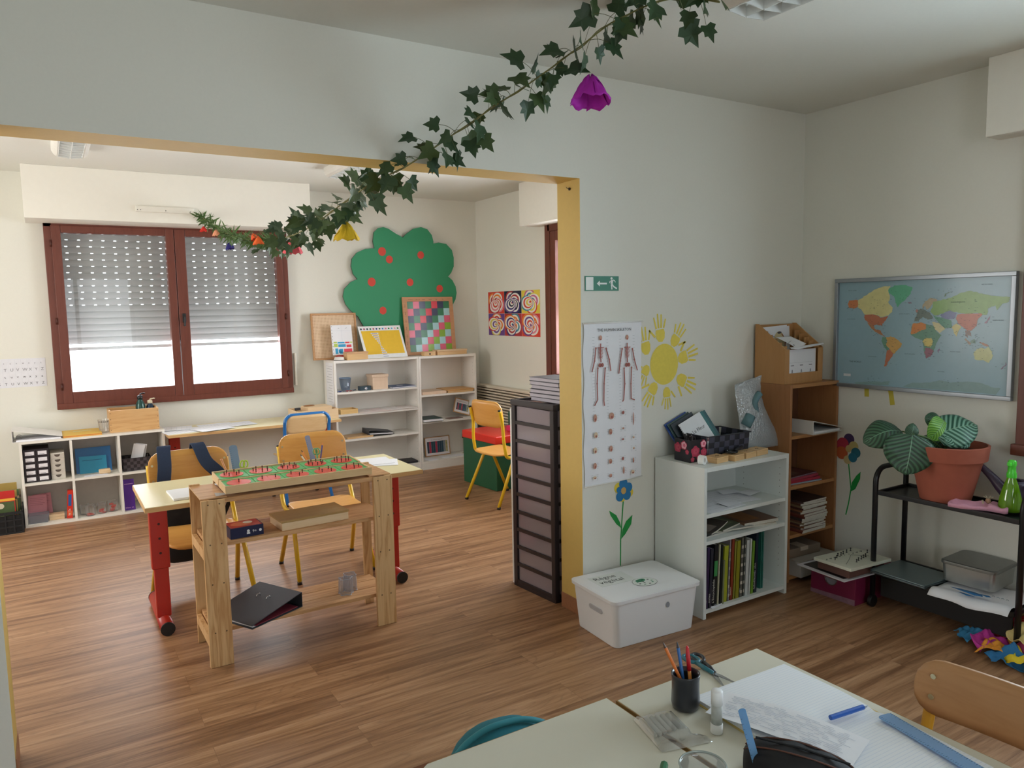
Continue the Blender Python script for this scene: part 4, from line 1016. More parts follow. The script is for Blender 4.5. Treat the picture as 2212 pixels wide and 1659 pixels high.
def ruler(name, label, base, tip, w_, col, th=.0025, cat='ruler', face=(0, -1, 0), grp=None, ticks=True):
    a = Vector(base); b = Vector(tip); d = (b-a); L = d.length; d.normalize(); f = Vector(face); u = d.cross(f).normalized(); n = u.cross(d).normalized()
    m = MB(); N = 8
    pts = [a-u*w_/2, a+u*w_/2, b+u*w_/2-d*w_*.3]
    pts += [b-d*w_*.3+u*w_/2*math.cos(PI*i/N)+d*w_*.3*math.sin(PI*i/N) for i in range(1, N)] + [b-u*w_/2-d*w_*.3]
    m.prism(pts, n*th, 0)
    if ticks:
        for i in range(int(L/.01)-1):
            p = a+d*(.01*(i+1))+n*(th+.0003)-u*w_/2
            m.poly([p, p+u*w_*.22, p+u*w_*.22+d*.0009, p+d*.0009], 1); q = p-n*(th+.0006)
            m.poly([q, q+u*w_*.22, q+u*w_*.22+d*.0009, q+d*.0009], 1)
    return tag(m.build(name, [thinglass(col, .4, .1, .75, 'tinted_plastic', .55, col), mat('#41505e', .7)], recalc=False), label, cat, grp)
ruler('ruler', 'translucent blue-grey ruler standing in the left glass cup', (-1.365, .905, DKZ+.006), (-1.372, .985, DKZ+.20), .038, '#a9bfd6')
ruler('ruler', 'translucent lilac ruler standing in the right glass cup', (-.955, 1.03, DKZ+.006), (-.975, 1.10, DKZ+.19), .026, '#c3c9e2')
def stick(name, label, a, b, r, col, cat, tip=None, grp=None, end=None):
    a = Vector(a); b = Vector(b); d = (b-a).normalized(); t = thing(name, label, cat, a, 0, grp)
    MB().tube([Vector((0, 0, 0)), b-a-d*.014*(tip is not None)], r, 8).build('barrel', mat(col, .4), t, smooth=False)
    if tip: MB().tube([b-a-d*.014, b-a-d*.004, b-a], [r, r*.45, r*.1], 8).build('tip', mat(tip, .5), t)
    if end: MB().tube([b-a, b-a+d*.008], r*1.25, 10).build('ball_end', mat(end, .5), t, smooth=True)
    return t
stick('brush', 'orange wooden stick with ball end standing in the left glass cup', (-1.395, .89, DKZ+.006), (-1.43, .96, DKZ+.135), .0045, '#c98a5a', 'stick', end='#c98a5a')
stick('pencil', 'orange pencil leaning in the right glass cup', (-.965, 1.02, DKZ+.006), (-1.02, 1.06, DKZ+.125), .0035, '#e0853a', 'pencil', tip='#3a2a20')
stick('pencil', 'white pencil leaning far left in the right glass cup', (-.97, 1.04, DKZ+.006), (-1.035, 1.03, DKZ+.11), .0035, '#e8e4dc', 'pencil', tip='#555555')
stick('pen', 'purple and orange pen standing right in the right glass cup', (-.94, 1.03, DKZ+.006), (-.905, 1.06, DKZ+.15), .004, '#4a3f7a', 'pen', tip='#e0853a')
def scissors(name, label, loc, col, rot, s=1.0, lean=None, col2=None, op=.35):
    t = thing(name, label, 'scissors', loc, rot)
    if lean: t.rotation_euler = lean
    for k, sg in enumerate((-1, 1)):
        ca, sa = math.cos(sg*op/2), math.sin(sg*op/2)
        R2 = lambda x, y_, z=0: (x*ca-y_*sa, x*sa+y_*ca, z+.002*k)
        m = MB(); m.tube([R2(-.075*s+.020*s*math.cos(2*PI*i/14), sg*.014*s+.013*s*math.sin(2*PI*i/14), .005) for i in range(14)], .0042*s, 8, closed=True)
        m.tube([R2(-.058*s, sg*.008*s, .005), R2(-.03*s, sg*.002*s, .005), R2(-.005*s, -sg*.001*s, .004)], [.0045*s, .005*s, .004*s], 8)
        m.build('handle', mat(col if k == 0 else (col2 or col), .4), t, smooth=True)
        MB().prism([R2(-.012*s, -sg*.004*s, .002), R2(.07*s, -sg*.001*s, .002), R2(.012*s, sg*.006*s, .002), R2(-.01*s, sg*.004*s, .002)], (0, 0, .0015)).build('blade', mat('#b9bcc0', .25, 1.0), t)
    MB().lathe([(.003, .004), (.003, .0075)], n=10, capt=True).build('rivet', mat('#8a8d90', .3, 1), t)
    return t
scissors('scissors', 'lime green scissors standing handles up in the left glass cup', (-1.352, .895, DKZ+.055), '#a8c83a', 0, .85, lean=(PI/2, PI/2+.12, .25), op=.12)
scissors('scissors', 'green scissors standing handles up in the right glass cup', (-.945, 1.02, DKZ+.055), '#5f9a6a', 0, .8, lean=(PI/2, PI/2-.1, -.4), op=.15)
sheet('paper_sheet', 'white sheet on top of the pile at the right end of the middle desk', 'paper', (-.64, 1.12, DKZ+.0026), .19, .26, 1.45, group='papers at the right end of the desk')
sheet('paper_sheet', 'lower white sheet sticking out under the other at the desk end', 'paper', (-.60, 1.07, DKZ+.001), .17, .22, 1.2, group='papers at the right end of the desk')

# ---------------------------------------------------------------- wooden shelf unit in front of the desk
t = thing('wooden_shelf_unit', 'low open pine shelf unit with wide uprights in front of the desk', 'shelf', (-1.19, .47, 0))
rough = wood('#e2bb88', '#bd8b56', 2, 5, 11, .55, .75, 'knotty_pine'); roughx = wood('#d6a878', '#b07d4d', 0, 5, 11, .55, .6, 'knotty_pine')
x0_, x1_ = -.421, .421
for (a, b) in ((x0_, x0_+.094), (x1_-.094, x1_)):
    MB().box(a, -.012, 0, b, .008, .718).build('upright', rough, t, bevel=.002)
    s = a if a < 0 else b
for s in (-1, 1):
    xs = s*.421
    MB().box(min(xs, xs-s*.045), .284, 0, max(xs, xs-s*.045), .298, .73).build('upright', rough, t, bevel=.002)
    for z in (.138, .51): MB().box(min(xs, xs-s*.018), .009, z-.045, max(xs, xs-s*.018), .283, z-.001).build('bracket', rough, t)
MB().box(-.39, -.006, .70, .39, .283, .718).build('shelf', roughx, t, bevel=.002)
MB().box(-.421, .009, .7185, -.315, .29, .7235).build('cover_board', roughx, t, bevel=.001)
MB().box(.315, .009, .7185, .421, .29, .7235).build('cover_board', roughx, t, bevel=.001)
MB().box(-.40, .009, .51, .40, .283, .528).build('shelf', roughx, t, bevel=.002)
m = MB(); m.box(-.40, .009, .138, .40, .098, .156).box(-.40, .102, .138, .40, .195, .156).box(-.40, .199, .138, .40, .283, .156); m.build('shelf', roughx, t, bevel=.002)
m = MB()
for x in (-.395, -.35, .35, .395):
    for z in (.70, .53, .36, .15): m.tube([(x, -.0125, z), (x, -.0118, z)], .0035, 8)
m.build('screw', mat('#6b5232', .5), t)
TS = .7245
# fraction tray
tg = wood('#e3c496', '#cda671', 0, 7, 12, .5, .3, 'tray_wood')
TX, TY = -1.185, .485
t = thing('wooden_tray', 'long two-tier wooden tray holding the fraction circles', 'tray', (TX, TY, TS), 0)
def tilt(m_, a, py, pz): return Matrix.Translation((0, py, pz)) @ Matrix.Rotation(a, 4, 'X') @ Matrix.Translation((0, 0, 0))
A1 = .035
T1 = tilt(None, A1, 0, .006); T2 = tilt(None, A1, .146, .016)
m = MB(T1); m.box(-.318, 0, 0, .318, .135, .010); m.box(-.325, -.008, 0, .325, 0, .034); m.box(-.325, 0, 0, -.318, .135, .030); m.box(.318, 0, 0, .325, .135, .030); m.box(-.318, .128, .010, .318, .135, .030)
m.build('front_tray', tg, t, bevel=.001)
m = MB(T2); m.box(-.318, 0, 0, .318, .135, .008); m.box(-.325, .135, -.004, .325, .142, .030); m.box(-.325, 0, -.004, -.318, .135, .028); m.box(.318, 0, -.004, .325, .135, .028)
m.build('rear_tray', tg, t, bevel=.001)
MB().box(-.325, .262, 0, .325, .278, .012).build('support', tg, t)
grn = mat('#58b566', .4, vary=.04); rd = mat('#de4a35', .4, vary=.05); kn = mat('#5a2620', .35)
cnt = ['whole red circle with a single knob', 'red circle of two halves with two knobs', 'red circle of three thirds with three knobs', 'red circle of four quarters with four knobs', 'red circle of five slices with five knobs', 'red circle of six slices, rear row far left', 'red circle of seven slices, second in the rear row', 'red circle of eight slices, middle of the rear row', 'red circle of nine slices, fourth in the rear row', 'red circle of ten slices, rear row far right']
for i in range(10):
    r, c = divmod(i, 5); n = i+1
    Tm = (T1 if r == 0 else T2)
    x = -.318+.0636+c*.1272
    M_ = Matrix.Translation((TX, TY, TS)) @ Tm @ Matrix.Translation((x, .064, .0105 if r == 0 else .0085))
    t = thing('fraction_plate', 'green square plate, '+cnt[i], 'fraction circle', (0, 0, 0), 0, 'fraction circle plates')
    t.matrix_world = M_
    MB().box(-.0625, -.0625, 0, .0625, .0625, .016).build('plate', grn, t, bevel=.001)
    m = MB(); R0 = .050
    for k in range(n):
        a0 = 2*PI*k/n+PI/2; a1 = 2*PI*(k+1)/n+PI/2; g = .018 if n > 1 else 0
        pts = ([(0, 0)] if n > 1 else [])+[(R0*math.cos(a0+g+(a1-a0-2*g)*q/max(4, 24//n)), R0*math.sin(a0+g+(a1-a0-2*g)*q/max(4, 24//n))) for q in range(max(4, 24//n)+(1 if n > 1 else 0))]
        m.prism([(a, b, .0163) for a, b in pts], (0, 0, .0016))
    ci = m.build('circle', rd, t, recalc=True)
    m = MB()
    for k in range(n):
        am = 2*PI*(k+.5)/n+PI/2; rr = 0 if n == 1 else .027+.0008*n
        px, py = rr*math.cos(am), rr*math.sin(am)
        m.lathe([(.0024, .018), (.0018, .024), (.0032, .029), (.003, .032), (.001, .0335)], c=(px, py, 0), n=8)
    m.build('knob', kn, t, smooth=True)
m = MB(); m.poly([(-.05, -.02, .004), (.0, -.03, .009), (.05, -.01, .003), (.045, .02, .010), (.0, .012, .004), (-.045, .02, .010)])
for i in range(8): m.poly([(-.035+i*.009, -.012, .0095), (-.030+i*.009, -.012, .0095), (-.030+i*.009, -.009, .0096), (-.035+i*.009, -.009, .0096)], 1)
tag(m.build('plastic_bag', [thinglass('#ffffff', .6, .2, .9, 'film', .5, '#e8e8ea'), mat('#9a9aa6', .6)], loc=(-1.50, .505, TS+.001-.001), rotz=.1, solid=.0008), 'crumpled small clear plastic bag on the left end of the wooden shelf unit', 'plastic bag')
# middle shelf: game box and flat wooden box
t = thing('game_box', 'dark blue and red game box on the middle board of the wooden unit', 'box', (-1.43, .55, .5285), .05)
nv = mat('#1c2446', .35)
MB().box(-.07, -.055, 0, .07, .055, .046).build('body', nv, t, bevel=.001)
m = MB(); m.box(-.065, -.05, .0462, .065, .05, .0468, 0)
m.ell((-.01, 0, .0472), .045, .035, (1, 0, 0), (0, 1, 0), m=1); m.ell((.02, .01, .0475), .02, .02, (1, 0, 0), (0, 1, 0), m=2)
m.build('lid_print', [mat('#c23a2c', .4), mat('#e07a52', .4), mat('#e8d9c0', .5)], t, recalc=False)
m = MB()
m.ell((.005, -.0553, .026), .006, .006); m.box(-.002, -.0555, .012, .012, -.0552, .02); m.text('9+', (.022, -.0555, .016), .018); m.ell((.056, -.0553, .022), .006, .006)
m.build('side_print', mat('#e6e6ea', .5), t, recalc=False)
MB().box(.0702, -.05, .004, .0708, .05, .042).build('end_print', mat('#3560a8', .4), t)
t = thing('wooden_box', 'flat wooden box with light lid on the middle board of the unit', 'box', (-1.13, .585, .5285), .06)
MB().box(-.155, -.085, 0, .155, .085, .034).build('base', lightw, t, bevel=.001); MB().box(-.158, -.088, .0342, .158, .088, .044).build('lid', wood('#b8935c', '#a07c48', 0, 7, 12, .4, .3, 'lid_wood'), t, bevel=.001)
# bottom shelf: black lever-arch binder and shape cutters
t = thing('ring_binder', 'dark grey lever-arch binder lying open-edged on the bottom board', 'binder', (-1.335, .47, .1572), .47)
db = mat('#3a3b41', .5, vary=.04)
MB().box(-.14, -.02, 0, .14, .26, .003).build('back_cover', db, t)
MB().box(.139, -.02, 0, .142, .26, .068).build('spine', db, t, bevel=.001)
MB().prism([(-.14, -.02, .014), (.14, -.02, .066), (.14, -.02, .069), (-.14, -.02, .017)], (0, .28, 0)).build('front_cover', db, t, bevel=.001)
m = MB(); m.box(-.13, -.01, .0035, .11, .25, .008, 0); m.box(-.12, -.02, .0085, .112, .245, .012, 1); m.build('pages', [mat('#e9e6ea', .6), mat('#6e2230', .5)], t)
m = MB()
for y_ in (.085, .15):
    xx = .05; zz = .053
    m.tube([(xx, y_, zz), (xx, y_+.004, zz+.010), (xx-.012, y_+.006, zz+.008), (xx-.02, y_+.004, zz-.003)], .0022, 6)
m.build('rings', chromem, t, smooth=True)
MB().tube([(.1425, .12, .035), (.1438, .12, .035)], .012, 14).build('finger_ring', mat('#8a8a90', .3, 1), t)
cut = thinglass('#e8eaf0', .6, .08, .9, 'cutter_plastic', .18, '#d5d8de')
for k, (x, y_, r, lb_) in enumerate(((-.98, .56, .030, 'clear plastic flower-shaped cutter on the bottom board, nearer one'), (-.945, .60, .030, 'clear plastic wavy cutter on the bottom board, farther one'))):
    t = thing('shape_cutter', lb_, 'cutter', (x, y_, .1572), k*.7, 'clear shape cutters')
    pr = [(r*(1+.22*math.cos((5-k)*2*PI*i/30))*math.cos(2*PI*i/30), r*(1+.22*math.cos((5-k)*2*PI*i/30))*math.sin(2*PI*i/30)) for i in range(30)]
    m = MB(); a = [m.pt((x_, yv, 0)) for x_, yv in pr]; b = [m.pt((x_*.92, yv*.92, .075)) for x_, yv in pr]
    for i in range(30): m.face((a[i], a[(i+1) % 30], b[(i+1) % 30], b[i]))
    m.build('wall', cut, t, smooth=True)
    MB().tube([(x_, yv, .001) for x_, yv in pr], .0016, 5, closed=True).tube([(x_*.92, yv*.92, .075) for x_, yv in pr], .0014, 5, closed=True).build('rim', mat('#a9acb6', .2, .2), t, smooth=True)

# ---------------------------------------------------------------- desk under the window
for k, (x, y_, r, l_) in enumerate(((-1.27, 3.40, .15, 9), (-1.13, 3.45, -.08, 8), (-.99, 3.55, .05, 10), (-.84, 3.50, .12, 7), (-1.30, 3.56, -.15, 6), (-1.05, 3.36, .3, 5))):
    sheet('paper_sheet', ['loose printed sheet nearest the cube unit on the window desk', 'printed sheet second from the left in the front row', 'printed sheet at the rear middle of the window desk papers', 'printed sheet at the right end of the window desk papers', 'printed sheet in the rear left corner of the window desk', 'tilted printed sheet overhanging the front of the window desk papers'][k], 'paper', (x, y_, .5885+.0013*k), .21, .26, r+PI/2, lines=l_, group='papers on the window desk', mcol=mat('#a9b6c8', .8))
t = thing('wooden_tray', 'open wooden tray box at the right end of the window desk', 'tray', (-.23, 3.44, .5885), 0)
MB().box(-.175, -.13, 0, .175, .13, .006).build('bottom', lightw, t)
for q, nm in (((-.175, -.13, .006, .175, -.122, .085), 'side_board'), ((-.175, .122, .006, .175, .13, .085), 'side_board'), ((-.175, -.122, .006, -.167, .122, .085), 'end_board'), ((.167, -.122, .006, .175, .122, .085), 'end_board')):
    MB().box(*q).build(nm, lightw, t, bevel=.001)
t = thing('wooden_box', 'light wooden lidded box inside the open tray on the window desk', 'box', (-.20, 3.44, .595), .05)
MB().box(-.10, -.085, 0, .10, .085, .055).build('base', beech, t, bevel=.001); MB().box(-.103, -.088, .0555, .103, .088, .098).build('lid', lightw, t, bevel=.001)
m = MB(); N = 20
m.tube([(-.055+.045*math.cos(2*PI*i/N), .03+.028*math.sin(2*PI*i/N), .102) for i in range(N)], .0035, 6, closed=True); m.build('ring_handle', wood('#9c6a3c', '#7d4f2a', 0, 6, 8, .5, .3), t, smooth=True)
bx('eraser', (.045, .02, .02), blackm, 'small black eraser on the left rim of the open wooden tray', 'eraser', (-.372, 3.40, .674), .2)
# ---------------------------------------------------------------- white bookcases in the back room
def bookcase(name, label, x0, w_, y0, d_, h_, shelves, mt, tk=.018, base=.06, plinth=True, back=None, holes=True, zbase=None):
    t = thing(name, label, 'bookcase', (x0, y0, 0))
    for a in (0, w_-tk): MB().box(a, 0, 0, a+tk, d_, h_).build('side_panel', mt, t, bevel=.0008)
    MB().box(tk, 0, h_-.022, w_-tk, d_, h_).build('top', mt, t, bevel=.0008)
    for z in shelves: MB().box(tk, .004, z-tk, w_-tk, d_-.004, z).build('shelf', mt, t, bevel=.0008)
    MB().box(tk, .002, base, w_-tk, d_-.004, base+tk).build('bottom_shelf', mt, t)
    if plinth: MB().box(tk, .004, 0, w_-tk, .018, base-.001).build('plinth', mt, t)
    MB().box(tk, d_-.004, base, w_-tk, d_, h_-.022).build('back', back or mt, t)
    if holes:
        m = MB(); z = .14
        while z < h_-.06:
            for y_ in (.04, d_-.06): m.ell((w_-tk-.0004, y_, z), .0022, .0022, (0, 1, 0), (0, 0, 1), 6)
            z += .032
        m.build('shelf_pin_hole', mat('#57504a', .8), t, recalc=False)
    return t
lamw = mat('#efece6', .4, vary=.012, name='white_board')
bookcase('bookcase', 'wider white bookcase with four shelves below the green tree', -.021, .795, 3.48, .28, 1.06, (.784, .59, .365), lamw)
bookcase('bookcase', 'narrower white bookcase next to the room corner', .776, .598, 3.48, .28, 1.06, (.70, .45), lamw)
for x, l_ in ((.045, 'left'), ):
    o = MB().box(-.0008, -.10, -.20, 0, .10, .20, 0)
    rs = random.Random(4)
    for i in range(14):
        z = .17-i*.024; o.box(-.0012, -.08+rs.uniform(0, .02), z, -.0008, .08-rs.uniform(0, .06), z+.002, 1)
    q = o.build('paper_sheet', [paper, mat('#8f939c', .8)], loc=(-.0225, 3.60, .84)); tag(q, 'printed notice taped to the left side of the wide white bookcase', 'paper')
# on top of the bookcases
TB = 1.061
t = thing('pegboard', 'square perforated wooden board standing on the left end of the bookcase', 'board', (.075, 3.69, TB)); t.rotation_euler = (-.10, 0, .0)
s_ = .205
m = MB(); m.box(-s_, -.01, .0, s_, .012, .016); m.box(-s_, -.01, .394, s_, .012, .41); m.box(-s_, -.01, .016, -s_+.014, .012, .394); m.box(s_-.014, -.01, .016, s_, .012, .394)
m.build('frame', wood('#c99a6c', '#ae7e50', 0, 7, 8, .5, .3), t, bevel=.001)
pm = bpy.data.materials.new('perforated_board'); pm.use_nodes = True
n = pm.node_tree; b = n.nodes['Principled BSDF']; b.inputs['Roughness'].default_value = .6
tc = n.nodes.new('ShaderNodeTexCoord'); vm = n.nodes.new('ShaderNodeVectorMath'); vm.operation = 'SCALE'; vm.inputs['Scale'].default_value = 1/.0128
n.links.new(tc.outputs['Object'], vm.inputs[0]); fr = n.nodes.new('ShaderNodeVectorMath'); fr.operation = 'FRACTION'; n.links.new(vm.outputs[0], fr.inputs[0])
sb = n.nodes.new('ShaderNodeVectorMath'); sb.operation = 'SUBTRACT'; sb.inputs[1].default_value = (.5, .5, .5); n.links.new(fr.outputs[0], sb.inputs[0])
ml = n.nodes.new('ShaderNodeVectorMath'); ml.operation = 'MULTIPLY'; ml.inputs[1].default_value = (1, 0, 1); n.links.new(sb.outputs[0], ml.inputs[0])
ln = n.nodes.new('ShaderNodeVectorMath'); ln.operation = 'LENGTH'; n.links.new(ml.outputs[0], ln.inputs[0])
lt = n.nodes.new('ShaderNodeMath'); lt.operation = 'LESS_THAN'; lt.inputs[1].default_value = .24; n.links.new(ln.outputs['Value'], lt.inputs[0])
mx = n.nodes.new('ShaderNodeMix'); mx.data_type = 'RGBA'; mx.inputs[6].default_value = hexs('#e5c8a6'); mx.inputs[7].default_value = hexs('#a37a58')
n.links.new(lt.outputs[0], mx.inputs[0]); n.links.new(mx.outputs[2], b.inputs['Base Color'])
MB().box(-s_+.013, .0, .015, s_-.013, .006, .395).build('perforated_panel', pm, t)
t = thing('paper_pad', 'upright white pad with blue and red printed blocks leaning on the pegboard', 'pad', (.115, 3.615, TB+.04)); t.rotation_euler = (-.13, 0, .02)
m = MB(); m.box(-.095, 0, 0, .095, .004, .265, 0)
for (a, b_, c, d_, k) in ((-.07, .012, -.045, .06, 1), (-.03, .012, -.0, .055, 1), (.01, .012, .085, .055, 2), (-.04, .02, -.012, .050, 1), (-.078, .072, -.045, .10, 3), (-.04, .072, .028, .095, 1), (.035, .068, .08, .09, 2), (-.08, .108, -.05, .118, 3), (-.045, .103, .02, .115, 1), (.025, .103, .065, .115, 2), (.07, .105, .09, .115, 3)):
    m.box(a, -.0006-.0001*k, b_, c, 0, d_, k)
m.box(-.095, -.0004, .215, .095, 0, .2158, 4); m.box(-.0004, -.0004, .12, .0004, 0, .265, 4)
for i in range(9): m.ell((-.088, -.0008, .02+i*.029), .003, .003, n=8, m=5)
m.tube([(-.03, -.001, .235), (-.025, -.001, .24), (-.02, -.001, .236)], .001, 4, m=5); m.tube([(.035, -.001, .235), (.05, -.001, .24)], .001, 4, m=5)
m.build('printed_sheet', [paper, mat('#2f9fd0', .5), mat('#e0404f', .5), mat('#b8cf5a', .5), mat('#c5c9d6', .8), ink], t, recalc=False)
MB().box(-.06, .001, -.035, .06, .03, .0).build('foot', mat('#c23327', .5), t)
t = thing('wooden_box', 'light wooden box with lid between pad and yellow board', 'box', (.20, 3.535, TB), 0)
MB().box(-.095, -.045, 0, .095, .05, .052).build('base', beech, t, bevel=.001); MB().box(-.098, -.048, .0525, .098, .053, .068).build('lid', wood('#d8ac80', '#bd8c5c', 0, 8, 12, .5, .3), t, bevel=.001)
tag(MB().lathe([(.036, 0), (.045, .006), (.045, .010), (.040, .014), (.042, .022), (.036, .028), (.01, .032)], n=28, capt=True).build('tea_light_dish', [mat('#e6e4e0', .4)], smooth=True, loc=(.045, 3.53, TB)), 'small round white dish on the corner of the wide bookcase', 'dish')
bpy.data.objects['tea_light_dish'].name = 'round_dish'
MB().lathe([(.046, -.0005), (.0465, .004)], n=28, capb=False).build('rim', mat('#3a3230', .5), bpy.data.objects['round_dish'], smooth=True)
t = thing('sorting_board', 'yellow board with coloured dots leaning on top of the wide bookcase', 'board', (.48, 3.575, TB)); t.rotation_euler = (-.32, 0, .02)
m = MB(); m.prism([(-.175, 0, 0), (.235, 0, 0), (.205, 0, .30), (-.205, 0, .30)], (0, .006, 0), 0, 0)
m.poly([(-.155, -.0006, .035), (.212, -.0006, .035), (.190, -.0006, .255), (-.182, -.0006, .255)], 1)
m.poly([(.0125, -.0009, .035), (.0135, -.0009, .035), (.0, -.0009, .255), (-.001, -.0009, .255)], 5)
dc = ['#21424a', '#b04a6a', '#1f3b46', '#1f7a4f', '#b84a60', '#2b3f8a', '#1f6f3f', '#2f8fd0', '#e08aa0', '#1f8a4f', '#6fb8e0', '#efb0b8', '#2f8a4a']
for i in range(13): m.ell((-.178+i*.0298, -.0009, .273), .0085, .0085, m=6+i, n=16)
for i in range(14):
    f = i/13; c_ = -.055+f*.085; wd = .004+.034*abs(f-.48)*2
    m.poly([(c_-wd, -.0012, .235-f*.235), (c_+wd, -.0012, .235-f*.235), (c_+wd, -.0012, .224-f*.235), (c_-wd, -.0012, .224-f*.235)], 2)
    m.poly([(c_-wd*.8, -.0014, .231-f*.235), (c_+wd*.7, -.0014, .231-f*.235), (c_+wd*.7, -.0014, .228-f*.235), (c_-wd*.8, -.0014, .228-f*.235)], 3)
m.build('panel', [mat('#eef0f2', .5), mat('#f0c42c', .5), paper, mat('#6b5f9a', .7), paper, mat('#c9a02a', .6)]+[mat(c, .5) for c in dc], t, recalc=False)
t = thing('check_board', 'wooden framed board of coloured squares leaning on the narrow bookcase', 'board', (.995, 3.665, TB)); t.rotation_euler = (-.11, 0, -.015)
fw2 = wood('#cf9c74', '#b57f55', 0, 7, 8, .5, .25)
m = MB(); m.box(-.26, -.012, 0, .26, .006, .03); m.box(-.26, -.012, .505, .26, .006, .545); m.box(-.26, -.012, .03, -.215, .006, .505); m.box(.222, -.012, .03, .26, .006, .505)
m.build('frame', fw2, t, bevel=.001)
rows = ['GPNGRNG', 'PNGRNGB', 'NGRNGBP', 'GPNGBPL', 'PNGBPLB', 'NGBPLBP', 'GBPLBPL']
pal2 = {'G': '#237a50', 'P': '#e2607f', 'N': '#2a3358', 'R': '#e03c50', 'B': '#a9d6de', 'L': '#86b32c'}
ks = list(pal2); m = MB(); cw = .437/7; chh = .475/7
for r in range(7):
    for c in range(7):
        x = -.215+c*cw; z = .505-(r+1)*chh
        m.poly([(x, -.004, z), (x+cw-.0006, -.004, z), (x+cw-.0006, -.004, z+chh-.0006), (x, -.004, z+chh-.0006)], ks.index(rows[r][c]))
m.box(-.216, -.0035, .029, .223, .004, .506, 6)
m.build('coloured_squares', [mat(pal2[k], .35, vary=.05, coat=.3) for k in ks]+[mat('#4a4040', .6)], t, recalc=False)
m = MB()
for i, s_ in enumerate(('dizaine', 'centaine', 'unité', 'mille', 'dix', 'un')): m.scrib(len(s_), (-.20+i*.07, -.0125, .518), .012)
for i in range(6): m.scrib(4, (-.235, -.0125, .45-i*.07), .014, u=(0, 0, 1), v=(-1, 0, 0))
m.build('lettering', mat('#6b4630', .8), t, recalc=False)
t = thing('wooden_box', 'small wooden box with dark hole on top of the narrow bookcase', 'box', (.90, 3.53, TB))
m = MB(); m.box(-.058, -.03, 0, .058, .03, .034, 0); m.box(-.006, -.0304, .008, .008, -.03, .024, 1); m.build('case', [beech, mat('#2c1c12', .8)], t, bevel=0)
MB().box(-.06, -.032, .0345, .06, .032, .038).build('lid', beech, t)
t = thing('wooden_box', 'long flat wooden box on the right end of the narrow bookcase', 'box', (1.135, 3.55, TB))
MB().box(-.155, -.045, 0, .155, .045, .034).build('base', beech, t, bevel=.001); MB().box(-.16, -.05, .0345, .16, .05, .048).build('lid', lightw, t, bevel=.001)

# wide bookcase, first shelf
S1 = .7845
t = thing('plastic_beaker', 'clear plastic beaker at the left of the top shelf', 'beaker', (.115, 3.60, S1))
MB().lathe([(.036, 0), (.038, .01), (.052, .115), (.050, .115), (.036, .012)], n=26).build('body', thinglass('#cfe0f2', .5, .05, .85, 'beaker', .22, '#c4d6ea'), t, smooth=True)
MB().tube([(.052*math.cos(a*PI/12), .052*math.sin(a*PI/12), .115) for a in range(24)], .0018, 6, closed=True).build('rim', mat('#a8c4e6', .3), t, smooth=True)
rs = random.Random(9)
for k, (x, y_, col) in enumerate(((.03, 3.52, '#3b4a8a'), (.065, 3.51, '#8a8f99'), (.10, 3.515, '#b8433a'), (.135, 3.54, '#7c8088'), (.175, 3.56, '#6a6f78'))):
    m = MB(); p = [(rs.uniform(-.022, .022), rs.uniform(-.015, .015), rs.uniform(.003, .012)) for _ in range(7)]
    m.tube(smooth_path(p, 4), .0022, 6); m.tube([(p[0][0], p[0][1], .004), (p[0][0]+.018, p[0][1]-.006, .006)], .0036, 6)
    tag(m.build('metal_clip', mat(col, .3, .4), loc=(x, y_, S1+.001), smooth=True), ['blue metal clip nearest the left side panel', 'grey metal clip second from the left side', 'red metal clip in the middle of the row', 'dull steel clip in front of the beaker', 'dark steel clip right of the beaker'][k]+' on the top shelf', 'clip', 'metal clips on the top shelf')
t = thing('small_box', 'small dark box with a white oval label on the top shelf', 'box', (.265, 3.53, S1), .04)
m = MB(); m.box(-.05, -.03, 0, .05, .03, .038, 0); m.ell((.004, -.0304, .018), .014, .010, m=1); m.ell((.012, -.0308, .019), .006, .006, m=2); m.build('case', [mat('#2e4450', .4), lb, mat('#6a7fa0', .5)], t, recalc=False)
t = thing('wooden_box', 'tall square pale wooden box with lid on the top shelf', 'box', (.41, 3.585, S1))
pale = wood('#e8cfb6', '#d6b596', 2, 8, 14, .5, .2, 'pale_wood')
MB().box(-.072, -.07, 0, .072, .07, .108).build('base', pale, t, bevel=.001); MB().box(-.078, -.076, .1085, .078, .076, .132).build('lid', pale, t, bevel=.001)
def lowfolder(label, loc, rotz, col, w_, d_, hgt=.012, lab=None):
    m = MB(); m.box(-w_/2, -d_/2, 0, w_/2, d_/2, .002, 0); m.box(-w_/2+.004, -d_/2+.004, .0022, w_/2-.004, d_/2-.004, hgt-.003, 1)
    m.poly([(-w_/2, -d_/2, hgt-.002), (w_/2, -d_/2, hgt-.002), (w_/2, d_/2, hgt), (-w_/2, d_/2, hgt)], 0); m.box(-w_/2, d_/2-.002, .0, w_/2, d_/2, hgt, 0)
    if lab: m.box(-.03, -.01, hgt-.0005, .03, .012, hgt+.0008, 2)
    return tag(m.build('folder', [mat(col, .45), paper, lb], loc=loc, rotz=rotz, recalc=False), label, 'folder')
lowfolder('dark blue folder with white label lying at the right of the top shelf', (.625, 3.585, S1), .12, '#2f5183', .25, .19, .013, True)
